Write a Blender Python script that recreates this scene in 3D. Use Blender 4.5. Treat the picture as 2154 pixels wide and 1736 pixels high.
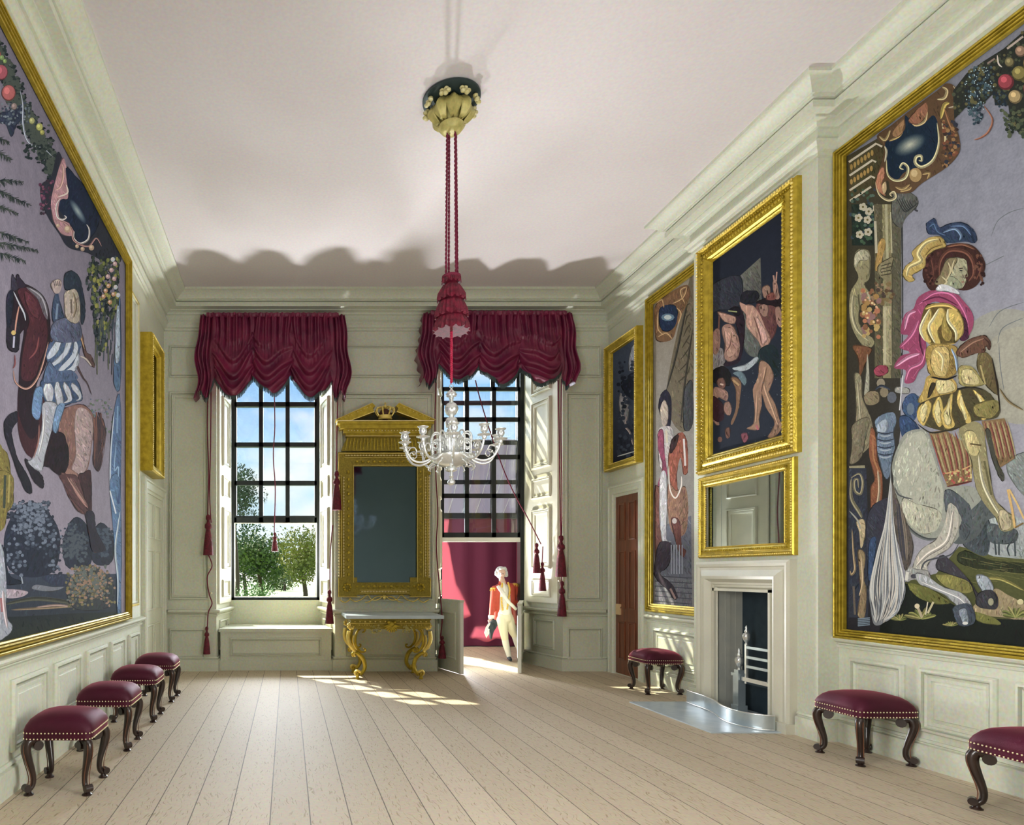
import bpy, bmesh, math, random
from mathutils import Vector, Matrix, noise
PI = math.pi
random.seed(7)
for o in list(bpy.data.objects): bpy.data.objects.remove(o)
SC = bpy.context.scene
COL = SC.collection

# ---------------------------------------------------------------- camera
F = 1400.0; VX = 605.0; VY = 1207.0; W = 2154.0; H = 1736.0; EYE = 1.6
cam = bpy.data.cameras.new('camera'); camo = bpy.data.objects.new('camera', cam); COL.objects.link(camo)
camo.location = (0, 0, EYE); camo.rotation_euler = (PI/2, 0, 0)
cam.sensor_fit = 'HORIZONTAL'; cam.sensor_width = 36.0; cam.lens = 36.0*F/W
cam.shift_x = (W/2-VX)/W; cam.shift_y = (VY-H/2)/W
cam.clip_start = 0.05; cam.clip_end = 500
SC.camera = camo

# ---------------------------------------------------------------- view + world
SC.view_settings.view_transform = 'Standard'; SC.view_settings.look = 'None'
SC.view_settings.gamma = 1.0; SC.view_settings.use_curve_mapping = False
SC.view_settings.exposure = 0.75
wd = bpy.data.worlds.new('sky'); SC.world = wd; wd.use_nodes = True
nt = wd.node_tree; nt.nodes.clear()
def N(t, **k):
    n = nt.nodes.new(t)
    for a, b in k.items(): setattr(n, a, b)
    return n
tc = N('ShaderNodeTexCoord'); sep = N('ShaderNodeSeparateXYZ'); nt.links.new(tc.outputs['Generated'], sep.inputs[0])
rp = N('ShaderNodeValToRGB'); nt.links.new(sep.outputs['Z'], rp.inputs[0])
rp.color_ramp.elements[0].position = 0.0; rp.color_ramp.elements[0].color = (.80, .86, .90, 1)
rp.color_ramp.elements[1].position = .30; rp.color_ramp.elements[1].color = (.22, .50, .84, 1)
e = rp.color_ramp.elements.new(.13); e.color = (.60, .80, .92, 1)
mp = N('ShaderNodeMapping'); mp.inputs['Scale'].default_value = (5.0, 5.0, 11.0); mp.inputs['Location'].default_value = (.4, 0, .35)
nt.links.new(tc.outputs['Generated'], mp.inputs[0])
nz = N('ShaderNodeTexNoise'); nz.inputs['Scale'].default_value = 1.15; nz.inputs['Detail'].default_value = 7; nt.links.new(mp.outputs[0], nz.inputs[0])
cr = N('ShaderNodeValToRGB'); cr.color_ramp.elements[0].position = .44; cr.color_ramp.elements[1].position = .60; nt.links.new(nz.outputs[0], cr.inputs[0])
mx = N('ShaderNodeMix', data_type='RGBA'); nt.links.new(cr.outputs[0], mx.inputs[0]); nt.links.new(rp.outputs[0], mx.inputs[6]); mx.inputs[7].default_value = (1.0, .96, .88, 1)
bg = N('ShaderNodeBackground'); nt.links.new(mx.outputs[2], bg.inputs[0]); bg.inputs[1].default_value = .78
wo = N('ShaderNodeOutputWorld'); nt.links.new(bg.outputs[0], wo.inputs[0])

# ---------------------------------------------------------------- lights
def sun(name, d, strength, angle, col):
    l = bpy.data.lights.new(name, 'SUN'); l.energy = strength; l.angle = math.radians(angle); l.color = col
    o = bpy.data.objects.new(name, l); COL.objects.link(o)
    o.rotation_euler = Vector(d).to_track_quat('-Z', 'Y').to_euler(); o.location = (0, 20, 12)
    return o
def area(name, loc, d, sx, sy, power, col, spread=180):
    l = bpy.data.lights.new(name, 'AREA'); l.shape = 'RECTANGLE'; l.size = sx; l.size_y = sy; l.energy = power; l.color = col; l.spread = math.radians(spread)
    o = bpy.data.objects.new(name, l); COL.objects.link(o); o.location = loc
    o.rotation_euler = Vector(d).to_track_quat('-Z', 'Y').to_euler(); return o
sun('sun', (.60, -1, -1.28), 9.0, .6, (1, .90, .66))                 # the sun, high on the left beyond the windows
sun('sky_glow', (0, -1, -.14), 16.0, 80, (.88, .94, 1))              # the bright sky seen through the two windows
area('left_fill', (-1.9, 1.9, 2.6), (1, .55, .02), 2.4, 3.4, 85, (1, .99, .96), 84)   # added fill lamp out of view, brightens the right wall
area('right_fill', (5.15, 1.2, 2.6), (-1, .60, .02), 2.4, 3.4, 95, (1, .99, .96), 84)  # its added counterpart, also unseen, for the left wall
area('overhead_fill', (1.6, .5, 5.9), (0, .15, -1), 5.5, 4.5, 60, (1, .98, .95), 120)  # added fill lamp overhead, out of view, shining down
area('hidden_sill_lamp', (-.2, 12.72, .82), (.27, -.80, .64), .55, .22, 125, (.97, .97, 1), 120)   # added lamp hidden behind the left sill, throws the rose's shadow on the ceiling
area('hidden_porch_lamp', (3.02, 12.62, .5), (.04, -.80, .62), .30, .22, 90, (.97, .97, 1), 120)   # second added lamp, hidden behind the half-door, lights the ceiling on the right
area('ceiling_fill', (1.6, 2.3, .15), (0, .95, 1), 5.5, 2.6, 29, (.97, .98, 1), 68)   # added uplight below the view, brightens the ceiling
# ---------------------------------------------------------------- helpers
def V(*a): return Vector(a)
def P(px, py, Y): return V((px-VX)*Y/F, Y, EYE-(py-VY)*Y/F)          # photo position at a known depth
def PW(px, py, X):                                                   # photo position on a side wall plane x = X
    Y = X*F/(px-VX); return V(X, Y, EYE-(py-VY)*Y/F)

MATS = {}
def mat(name, col, rough=.6, metal=0, var=0, vscale=6, bump=0, bscale=40, col2=None, spec=.5, sheen=0, coat=0, detail=4, aniso=None):
    if name in MATS: return MATS[name]
    m = bpy.data.materials.new(name); m.use_nodes = True; t = m.node_tree; b = t.nodes['Principled BSDF']
    b.inputs['Roughness'].default_value = rough; b.inputs['Metallic'].default_value = metal
    b.inputs['Specular IOR Level'].default_value = spec
    if sheen: b.inputs['Sheen Weight'].default_value = sheen; b.inputs['Sheen Tint'].default_value = (.75, .05, .16, 1); b.inputs['Sheen Roughness'].default_value = .35
    if coat: b.inputs['Coat Weight'].default_value = coat
    c = (*col, 1)
    co = t.nodes.new('ShaderNodeTexCoord')
    src = co.outputs['Object']
    if aniso:
        mpn = t.nodes.new('ShaderNodeMapping'); mpn.inputs['Scale'].default_value = aniso; t.links.new(src, mpn.inputs[0]); src = mpn.outputs[0]
    n = t.nodes.new('ShaderNodeTexNoise'); n.inputs['Scale'].default_value = vscale; n.inputs['Detail'].default_value = detail
    t.links.new(src, n.inputs[0])
    r = t.nodes.new('ShaderNodeValToRGB'); t.links.new(n.outputs[0], r.inputs[0])
    k = var if var else .03
    c2 = (*(col2 if col2 else [max(0, x*(1-k*2)) for x in col]), 1)
    r.color_ramp.elements[0].position = .3; r.color_ramp.elements[1].position = .7
    r.color_ramp.elements[0].color = c2; r.color_ramp.elements[1].color = c
    t.links.new(r.outputs[0], b.inputs['Base Color'])
    if bump:
        n2 = t.nodes.new('ShaderNodeTexNoise'); n2.inputs['Scale'].default_value = bscale; n2.inputs['Detail'].default_value = 5
        t.links.new(src, n2.inputs[0])
        bp = t.nodes.new('ShaderNodeBump'); bp.inputs['Strength'].default_value = bump; bp.inputs['Distance'].default_value = .01
        t.links.new(n2.outputs[0], bp.inputs['Height']); t.links.new(bp.outputs[0], b.inputs['Normal'])
    MATS[name] = m; return m

def mottle(m, amt=.06, scale=55):
    """fine pigment mottling mixed over a base colour (the paper-like grain of the paintwork)"""
    t = m.node_tree; b = t.nodes['Principled BSDF']; l = b.inputs['Base Color'].links[0]; src = l.from_socket
    co = t.nodes.new('ShaderNodeTexCoord'); n = t.nodes.new('ShaderNodeTexNoise'); n.inputs['Scale'].default_value = scale; n.inputs['Detail'].default_value = 3
    t.links.new(co.outputs['Object'], n.inputs[0])
    mxn = t.nodes.new('ShaderNodeMix'); mxn.data_type = 'RGBA'; mxn.blend_type = 'OVERLAY'; mxn.inputs[0].default_value = amt*4
    t.links.new(src, mxn.inputs[6]); t.links.new(n.outputs['Color'], mxn.inputs[7]); t.links.new(mxn.outputs[2], b.inputs['Base Color'])
    return m

class MB:
    def __init__(s): s.v = []; s.f = []; s.c = []
    def add(s, vs, fs):
        b = len(s.v); s.v += [tuple(x) for x in vs]; s.f += [tuple(i+b for i in f) for f in fs]; return s
    def box(s, a, b):
        (x0, y0, z0), (x1, y1, z1) = a, b
        vs = [(x, y, z) for x in (x0, x1) for y in (y0, y1) for z in (z0, z1)]
        return s.add(vs, [(0,1,3,2),(4,6,7,5),(0,4,5,1),(2,3,7,6),(0,2,6,4),(1,5,7,3)])
    def obox(s, O, U, Vv, Nn, u0, u1, v0, v1, n0, n1):
        vs = [O+U*u+Vv*v+Nn*n for u in (u0, u1) for v in (v0, v1) for n in (n0, n1)]
        return s.add(vs, [(0,1,3,2),(4,6,7,5),(0,4,5,1),(2,3,7,6),(0,2,6,4),(1,5,7,3)])
    def prism(s, poly, z0, z1):
        n = len(poly); vs = [(x, y, z0) for x, y in poly]+[(x, y, z1) for x, y in poly]
        return s.add(vs, [tuple(range(n))[::-1], tuple(range(n, 2*n))]+[(i, (i+1)%n, n+(i+1)%n, n+i) for i in range(n)])
    def oprism(s, O, U, Vv, Nn, poly, n0, n1):
        n = len(poly); vs = [O+U*x+Vv*y+Nn*n0 for x, y in poly]+[O+U*x+Vv*y+Nn*n1 for x, y in poly]
        return s.add(vs, [tuple(range(n))[::-1], tuple(range(n, 2*n))]+[(i, (i+1)%n, n+(i+1)%n, n+i) for i in range(n)])
    def tube(s, pts, r, seg=8, sc=(1, 1, 1), cap=True, ref=None):
        pts = [Vector(p) for p in pts]; n = len(pts)
        if not hasattr(r, '__len__'): r = [r]*n
        vs = []; up = Vector(ref) if ref else None
        for i, p in enumerate(pts):
            t = (pts[min(i+1, n-1)]-pts[max(i-1, 0)]).normalized()
            if up is None:
                up = Vector((0, 0, 1)) if abs(t.z) < .9 else Vector((1, 0, 0))
            a = t.cross(up)
            if a.length < 1e-5: a = t.cross(Vector((0, 1, 0)))
            a.normalize(); b = a.cross(t).normalized()
            if not ref: up = b
            for k in range(seg):
                th = 2*PI*k/seg; d = a*math.cos(th)*r[i]+b*math.sin(th)*r[i]
                vs.append(p+Vector((d.x*sc[0], d.y*sc[1], d.z*sc[2])))
        fs = [(i*seg+k, i*seg+(k+1)%seg, (i+1)*seg+(k+1)%seg, (i+1)*seg+k) for i in range(n-1) for k in range(seg)]
        if cap: fs += [tuple(range(seg))[::-1], tuple(range((n-1)*seg, n*seg))]
        return s.add(vs, fs)
    def lathe(s, prof, c=(0, 0, 0), seg=24, gad=0, gn=12):
        c = Vector(c); n = len(prof)
        vs = []
        for r, z in prof:
            for k in range(seg):
                th = 2*PI*k/seg; rr = r*(1+gad*abs(math.cos(gn*th/2)))
                vs.append(c+Vector((rr*math.cos(th), rr*math.sin(th), z)))
        fs = [(i*seg+k, i*seg+(k+1)%seg, (i+1)*seg+(k+1)%seg, (i+1)*seg+k) for i in range(n-1) for k in range(seg)]
        fs += [tuple(range(seg))[::-1], tuple(range((n-1)*seg, n*seg))]
        return s.add(vs, fs)
    def ball(s, c, r, seg=8, rings=5, sc=(1, 1, 1)):
        c = Vector(c); vs = [c+Vector((0, 0, r*sc[2]))]
        for i in range(1, rings):
            ph = PI*i/rings
            for k in range(seg):
                th = 2*PI*k/seg
                vs.append(c+Vector((r*sc[0]*math.sin(ph)*math.cos(th), r*sc[1]*math.sin(ph)*math.sin(th), r*sc[2]*math.cos(ph))))
        vs.append(c-Vector((0, 0, r*sc[2]))); L = len(vs)-1
        fs = [(0, 1+k, 1+(k+1)%seg) for k in range(seg)]
        for i in range(rings-2):
            a = 1+i*seg; b = a+seg
            fs += [(a+k, b+k, b+(k+1)%seg, a+(k+1)%seg) for k in range(seg)]
        a = 1+(rings-2)*seg; fs += [(a+k, L, a+(k+1)%seg) for k in range(seg)]
        return s.add(vs, fs)
    def frame(s, O, U, Vv, Nn, w, h, prof, skip=()):
        """moulding swept round a rectangle; profile = (inset, height)"""
        base = len(s.v); n = len(prof)
        for a, hh in prof:
            bt = 0 if 'b' in skip else a
            for u, v in ((a, bt), (w-a, bt), (w-a, h-a), (a, h-a)): s.v.append(tuple(O+U*u+Vv*v+Nn*hh))
        for i in range(n-1):
            for k in range(4):
                if k == 0 and 'b' in skip: continue
                a = base+i*4; b = a+4
                s.f.append((a+k, a+(k+1)%4, b+(k+1)%4, b+k))
        return s
    def sweep(s, path, prof):
        """profile (offset, z) swept along a plan path; offset is to the right-hand side of travel"""
        n = len(path); base = len(s.v); m = len(prof)
        for i, p in enumerate(path):
            p = Vector(p)
            d0 = (p-Vector(path[i-1])).normalized() if i > 0 else None
            d1 = (Vector(path[i+1])-p).normalized() if i < n-1 else None
            if d0 is None: d0 = d1
            if d1 is None: d1 = d0
            n0 = Vector((d0.y, -d0.x)); n1 = Vector((d1.y, -d1.x)); b = n0+n1; b = b/(b.dot(n0))
            for o, z in prof: s.v.append((p.x+b.x*o, p.y+b.y*o, z))
        for i in range(n-1):
            for k in range(m-1): s.f.append((base+i*m+k, base+(i+1)*m+k, base+(i+1)*m+k+1, base+i*m+k+1))
        return s
    def build(s, name, m, parent=None, smooth=40, loc=None, recalc=True):
        me = bpy.data.meshes.new(name); me.from_pydata(s.v, [], s.f)
        if recalc:
            bm = bmesh.new(); bm.from_mesh(me); bmesh.ops.recalc_face_normals(bm, faces=bm.faces); bm.to_mesh(me); bm.free()
        if smooth:
            me.polygons.foreach_set('use_smooth', [True]*len(me.polygons)); me.set_sharp_from_angle(angle=math.radians(smooth))
        o = bpy.data.objects.new(name, me); COL.objects.link(o)
        if m: me.materials.append(m)
        if parent: o.parent = parent
        if loc: o.location = loc
        return o

def empty(name, label=None, cat=None, group=None, loc=(0, 0, 0), kind=None, rz=0):
    o = bpy.data.objects.new(name, None); COL.objects.link(o); o.location = loc; o.rotation_euler = (0, 0, rz); o.empty_display_size = .1
    return tag(o, label, cat, group, kind)
def tag(o, label=None, cat=None, group=None, kind=None):
    if label: o['label'] = label
    if cat: o['category'] = cat
    if group: o['group'] = group
    if kind: o['kind'] = kind
    return o
def struct(name, mb, m, parent=None, smooth=0):
    o = mb.build(name, m, parent, smooth); o['kind'] = 'structure'; return o
def dup(root, loc=None, rz=None, label=None, parent=None):
    r = root.copy(); COL.objects.link(r)
    if loc is not None: r.location = loc
    if rz is not None: r.rotation_euler = (0, 0, rz)
    if label: r['label'] = label
    if parent is not None: r.parent = parent
    for ch in list(root.children): dup(ch, parent=r)
    return r
def spline(pts, n=8, closed=False):
    pts = [Vector(p) for p in pts]; L = len(pts); out = []
    rng = range(L if closed else L-1)
    for i in rng:
        if closed: p0, p1, p2, p3 = pts[i-1], pts[i], pts[(i+1)%L], pts[(i+2)%L]
        else: p0, p1, p2, p3 = pts[max(i-1, 0)], pts[i], pts[i+1], pts[min(i+2, L-1)]
        for k in range(n):
            t = k/n
            out.append(.5*((2*p1)+(p2-p0)*t+(2*p0-5*p1+4*p2-p3)*t*t+(3*p1-p0-3*p2+p3)*t**3))
    if not closed: out.append(pts[-1])
    return out
def lerp(a, b, t): return a+(b-a)*t
UX, UY, UZ = V(1, 0, 0), V(0, 1, 0), V(0, 0, 1)

# ---------------------------------------------------------------- materials
M_wall = mottle(mat('cream_panelling', (.66, .68, .56), .55, var=.04, vscale=1.5, col2=(.60, .62, .51)), .10, 36)
M_ceil = mottle(mat('ceiling_plaster', (.70, .66, .66), .8, var=.03, vscale=1.2, col2=(.67, .62, .62)), .07, 34)
M_gold = mat('gilt_wood', (.60, .44, .045), .32, .5, bump=.3, bscale=60, col2=(.36, .26, .02), vscale=14)
M_gold2 = mat('bright_gilt', (.98, .80, .28), .26, .3, col2=(.88, .66, .14), vscale=20)
M_goldd = mat('carved_gilt_ground', (.38, .29, .03), .42, .35, bump=.6, bscale=90, col2=(.22, .16, .015), vscale=40)
M_velvet = mat('crimson_velvet', (.105, .002, .028), .56, .35, sheen=.35, col2=(.045, .001, .012), vscale=3, bump=.2, bscale=180)
M_cur = mat('crimson_silk', (.22, .018, .062), .33, col2=(.11, .008, .038), vscale=4, bump=.08, bscale=90)
M_cord = mat('crimson_cord', (.19, .006, .035), .7, col2=(.14, .004, .03), vscale=60, bump=.6, bscale=160)
M_tas = mat('crimson_tassel', (.20, .005, .028), .6, col2=(.06, .002, .010), vscale=25, bump=.8, bscale=70)
M_fringe = mat('grey_green_fringe', (.06, .085, .085), .8, col2=(.03, .05, .05), vscale=40)
M_wood = mat('dark_walnut', (.032, .014, .010), .32, col2=(.012, .006, .005), vscale=9, coat=.3)
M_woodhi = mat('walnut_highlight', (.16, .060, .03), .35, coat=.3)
M_nail = mat('brass_nails', (.95, .86, .55), .25, .5)
M_silver = mat('silver', (.86, .87, .84), .22, .75, col2=(.70, .72, .72), vscale=12)
M_steel = mat('polished_steel', (.62, .70, .74), .25, .7, col2=(.45, .54, .60), vscale=6)
M_marble = mat('pale_marble', (.56, .64, .70), .25, col2=(.46, .55, .62), vscale=5)
M_stone = mottle(mat('cream_marble', (.66, .64, .52), .4, col2=(.60, .58, .48), vscale=3), .03)
M_mahog = mat('mahogany', (.20, .050, .016), .38, col2=(.11, .028, .010), vscale=3, aniso=(8, 8, .8), coat=.2)
M_sash = mat('dark_sash_paint', (.018, .024, .028), .4, col2=(.008, .012, .015))
M_sashb = mat('brown_sash_paint', (.07, .022, .016), .5, col2=(.03, .010, .010))
M_white = mat('white_paint', (.80, .80, .74), .5)
M_slate = mat('firebox_iron', (.022, .040, .055), .7, col2=(.012, .026, .04), vscale=10)
# ================================================================ THE SETTING
XL, XR, XB = -2.03, 5.27, 5.07      # left wall, right wall, chimney breast face
YB, YR, YW = 10.93, -3.0, 12.10     # back wall, rear wall, window plane
ZC = 6.14
BY0, BY1 = 6.36, 8.30               # chimney breast along y
FY0, FY1, FZ = 6.93, 7.87, 1.43     # fireplace opening

# floor: scrubbed boards running towards the windows
mf = bpy.data.materials.new('scrubbed_boards'); mf.use_nodes = True; t = mf.node_tree; b = t.nodes['Principled BSDF']; b.inputs['Roughness'].default_value = .62
co = t.nodes.new('ShaderNodeTexCoord'); sx = t.nodes.new('ShaderNodeSeparateXYZ'); t.links.new(co.outputs['Object'], sx.inputs[0])
def mth(op, a, bb=None, c=None):
    n = t.nodes.new('ShaderNodeMath'); n.operation = op
    for i, x in enumerate((a, bb, c)):
        if x is None: continue
        if isinstance(x, (int, float)): n.inputs[i].default_value = x
        else: t.links.new(x, n.inputs[i])
    return n.outputs[0]
BWD = .262
q = mth('DIVIDE', mth('ADD', sx.outputs['X'], 10.07), BWD)
fr = mth('FRACT', q); idx = mth('FLOOR', q)
edge = mth('ABSOLUTE', mth('SUBTRACT', fr, .5))                     # .5 at joints
joint = mth('GREATER_THAN', edge, .486)
# wavy streaky grain
cmb = t.nodes.new('ShaderNodeCombineXYZ')
nw = t.nodes.new('ShaderNodeTexNoise'); nw.inputs['Scale'].default_value = 3.2; nw.inputs['Detail'].default_value = 2; t.links.new(co.outputs['Object'], nw.inputs[0])
xw = mth('ADD', sx.outputs['X'], mth('MULTIPLY', mth('SUBTRACT', nw.outputs[0], .5), .16))
t.links.new(mth('MULTIPLY', xw, 100.0), cmb.inputs[0]); t.links.new(mth('MULTIPLY', sx.outputs['Y'], 9.0), cmb.inputs[1]); t.links.new(mth('MULTIPLY', idx, 13.7), cmb.inputs[2])
ng = t.nodes.new('ShaderNodeTexNoise'); ng.inputs['Scale'].default_value = 1.0; ng.inputs['Detail'].default_value = 1.5; t.links.new(cmb.outputs[0], ng.inputs[0])
rg = t.nodes.new('ShaderNodeValToRGB'); rg.color_ramp.elements[0].position = .60; rg.color_ramp.elements[1].position = .69
rg.color_ramp.elements[0].color = (0, 0, 0, 1); rg.color_ramp.elements[1].color = (1, 1, 1, 1); t.links.new(ng.outputs[0], rg.inputs[0])
wn = t.nodes.new('ShaderNodeTexWhiteNoise'); wn.noise_dimensions = '1D'; t.links.new(idx, wn.inputs['W'])
bc = t.nodes.new('ShaderNodeValToRGB'); bc.color_ramp.elements[0].color = (.52, .43, .31, 1); bc.color_ramp.elements[1].color = (.62, .52, .39, 1); t.links.new(wn.outputs[0], bc.inputs[0])
nb = t.nodes.new('ShaderNodeTexNoise'); nb.inputs['Scale'].default_value = 40; t.links.new(co.outputs['Object'], nb.inputs[0])
m0 = t.nodes.new('ShaderNodeMix'); m0.data_type = 'RGBA'; m0.blend_type = 'OVERLAY'; m0.inputs[0].default_value = .22; t.links.new(bc.outputs[0], m0.inputs[6]); t.links.new(nb.outputs['Color'], m0.inputs[7])
m1 = t.nodes.new('ShaderNodeMix'); m1.data_type = 'RGBA'; t.links.new(mth('MULTIPLY', rg.outputs[0], .62), m1.inputs[0]); t.links.new(m0.outputs[2], m1.inputs[6]); m1.inputs[7].default_value = (.25, .17, .07, 1)
m2 = t.nodes.new('ShaderNodeMix'); m2.data_type = 'RGBA'; t.links.new(mth('MULTIPLY', joint, .85), m2.inputs[0]); t.links.new(m1.outputs[2], m2.inputs[6]); m2.inputs[7].default_value = (.08, .06, .05, 1)
t.links.new(m2.outputs[2], b.inputs['Base Color'])
struct('floor', MB().box((XL-.3, YR-.3, -.25), (XR+.5, YW+.05, 0)), mf)
struct('ceiling', MB().box((XL-.3, YR-.3, ZC), (XR+.5, YW+.3, ZC+.3)), M_ceil)

# back wall piers with splayed window bays
wb = MB()
LBX0, LBX1, LWX0, LWX1 = -1.17, .78, -1.04, .60      # left bay: front and window-plane edges
RBX0, RBX1, RWX0, RWX1 = 2.42, 4.52, 2.74, 4.30
wb.prism([(XL-.3, YB), (LBX0, YB), (LWX0, YW), (LWX0, YW+.3), (XL-.3, YW+.3)], -.2, ZC)
wb.prism([(LBX1, YB), (RBX0, YB), (RWX0, YW), (RWX0, YW+.3), (LWX1, YW+.3), (LWX1, YW)], -.2, ZC)
wb.prism([(RBX1, YB), (XR+.5, YB), (XR+.5, YW+.3), (RWX1, YW+.3), (RWX1, YW)], -.2, ZC)
wb.prism([(LBX0, YB), (LBX1, YB), (LWX1, YW), (LWX1, YW+.3), (LWX0, YW+.3), (LWX0, YW)], 5.45, ZC)
wb.prism([(RBX0, YB), (RBX1, YB), (RWX1, YW), (RWX1, YW+.3), (RWX0, YW+.3), (RWX0, YW)], 5.45, ZC)
wb.box((LWX0-.02, YW-.06, -.2), (LWX1+.02, YW+.3, 1.12))
wall_back = struct('wall_back', wb, M_wall)
wall_left = struct('wall_left', MB().box((XL-.3, YR, -.2), (XL, YW, ZC)), M_wall)
wr = MB()
wr.box((XR, YR, -.2), (XR+.3, FY0, ZC)).box((XR, FY1, -.2), (XR+.3, YW, ZC)).box((XR, FY0, FZ), (XR+.3, FY1, ZC))
wr.box((XB, BY0, -.2), (XR, FY0, ZC)).box((XB, FY1, -.2), (XR, BY1, ZC)).box((XB, FY0, FZ), (XR, FY1, ZC))
wall_right = struct('wall_right', wr, M_wall)
struct('wall_rear', MB().box((XL-.3, YR-.3, -.2), (XR+.3, YR, ZC)), M_wall)

PLAN = [(XL, YR), (XL, YB), (XR, YB), (XR, BY1), (XB, BY1), (XB, BY0), (XR, BY0), (XR, YR)]
CP = [(0, 5.58), (.022, 5.585), (.022, 5.615), (.05, 5.63), (.055, 5.66), (.085, 5.69), (.085, 5.71), (.055, 5.712), (.055, 5.722), (.035, 5.73), (.035, 5.83), (.06, 5.835), (.075, 5.86),
      (.10, 5.875), (.13, 5.88), (.13, 5.895), (.235, 5.90), (.235, 5.965), (.20, 5.967), (.20, 5.98), (.25, 5.985), (.25, 6.0), (.275, 6.005), (.29, 6.03), (.325, 6.06), (.37, 6.085), (.39, 6.10), (.406, 6.105), (.406, 6.145)]
struct('trim_cornice', MB().sweep(PLAN, CP), M_wall, smooth=25)
BP = [(0, .235), (.018, .235), (.030, .215), (.014, .205), (.014, .195), (.040, .188), (.040, 0)]
RP = [(0, .895), (.02, .90), (.028, .925), (.010, .93), (.010, .942), (.035, .948), (.060, .962), (.072, .98), (.072, 1.0), (.05, 1.01), (0, 1.012)]
def run(name, path, prof): return struct(name, MB().sweep(path, prof), M_wall, smooth=25)
run('baseboard_left', [(XL, YR), (XL, 9.20)], BP)
run('baseboard_left_corner', [(XL, 10.86), (XL, YB), (LBX0, YB), (LWX0+.01, YW-.07)], BP)
run('baseboard_back', [(LWX1-.01, YW-.07), (LBX1, YB), (RBX0, YB), (RBX0+.1, YB+.36)], BP)
run('baseboard_back_right', [(RWX1-.03, YW-.07), (RBX1, YB), (XR, YB), (XR, 10.9)], BP)
run('baseboard_right', [(XR, 9.72), (XR, BY1), (XB, BY1), (XB, 8.14)], BP)
run('baseboard_right_near', [(XB, 6.60), (XB, BY0), (XR, BY0), (XR, YR)], BP)
run('trim_1', [(XL, YR), (XL, 9.20)], RP)
run('trim_2', [(XL, 10.86), (XL, YB), (LBX0, YB), (LWX0+.01, YW-.07)], RP)
run('trim_3', [(LWX1-.01, YW-.07), (LBX1, YB), (RBX0, YB), (RBX0+.1, YB+.36)], RP)
run('trim_4', [(RWX1-.03, YW-.07), (RBX1, YB), (XR, YB), (XR, 10.9)], RP)
run('trim_5', [(XR, 9.72), (XR, BY1)], RP)
run('trim_6', [(XR, BY0), (XR, YR)], RP)

PN = [(0, 0), (0, .016), (.010, .030), (.024, .032), (.027, .002), (.037, .002), (.040, .018), (.050, .012), (.052, .001), (.060, .0005)]          # bolection moulding
PN2 = [(0, 0), (.0, .018), (.012, .036), (.030, .038), (.033, .002), (.045, .002), (.048, .026), (.066, .014), (.070, .022), (.096, .018), (.099, .001), (.110, .0005)]
RAISE = [(.125, .006), (.20, .018), (.205, .024)]
def panel(parent, O, U, Vv, Nn, w, h, prof=PN, raised=False, name='wall_panel', m=M_wall):
    mb = MB().frame(O, U, Vv, Nn, w, h, prof)
    if raised:
        a = .085; mb.frame(O+U*a+Vv*a, U, Vv, Nn, w-2*a, h-2*a, [(0, .002), (.035, .012), (.04, .018)])
        i = a+.04; mb.obox(O, U, Vv, Nn, i, w-i, i, h-i, .0, .018)
    o = mb.build(name, m, parent, 25); o['kind'] = 'structure'; return o
def bpanel(x0, y0, x1, y1, **k):
    a = P(x0, y1, YB); c = P(x1, y0, YB); panel(wall_back, a, UX, UZ, -UY, c.x-a.x, c.z-a.z, **k)
bpanel(356, 728, 449, 795); bpanel(356, 825, 441, 1262, prof=PN2); bpanel(356, 1322, 432, 1386)
bpanel(716, 727, 905, 795); bpanel(716, 826, 912, 1265, prof=PN2); bpanel(724, 1318, 902, 1384)
bpanel(1196, 727, 1264, 795); bpanel(1188, 826, 1265, 1265, prof=PN2); bpanel(1192, 1320, 1266, 1388)
def side_panel(wall, X, Nn, y0, y1, z0, z1, **k): panel(wall, V(X, y0, z0), UY, UZ, Nn, y1-y0, z1-z0, **k)
for y0, y1 in ((3.85, 4.62), (4.86, 5.57), (5.75, 6.46), (6.68, 7.40), (7.58, 8.20), (8.46, 9.0)):
    side_panel(wall_left, XL, UX, y0, y1, .29, .82, prof=PN2, raised=y1-y0 > .6)
for y0, y1 in ((3.2, 3.98), (4.10, 4.80), (4.93, 5.53), (5.67, 6.22), (8.50, 9.56)):
    side_panel(wall_right, XR, -UX, y0, y1, .29, .82, prof=PN2, raised=y1-y0 > .5)
# narrow gilt-edged upright panel beside the left tapestry
gp = MB().frame(V(XL, 8.50, 1.18), UY, UZ, UX, .48, 4.06, PN).build('wall_panel', M_wall, wall_left, 25); gp['kind'] = 'structure'
gg = MB().frame(V(XL, 8.50, 1.18), UY, UZ, UX, .48, 4.06, [(-.006, 0), (-.006, .03), (.022, .034), (.026, .02)]).build('gilt_fillet', M_gold2, wall_left, 25); gg['label'] = 'gilt edging of the narrow upright panel'
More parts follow.
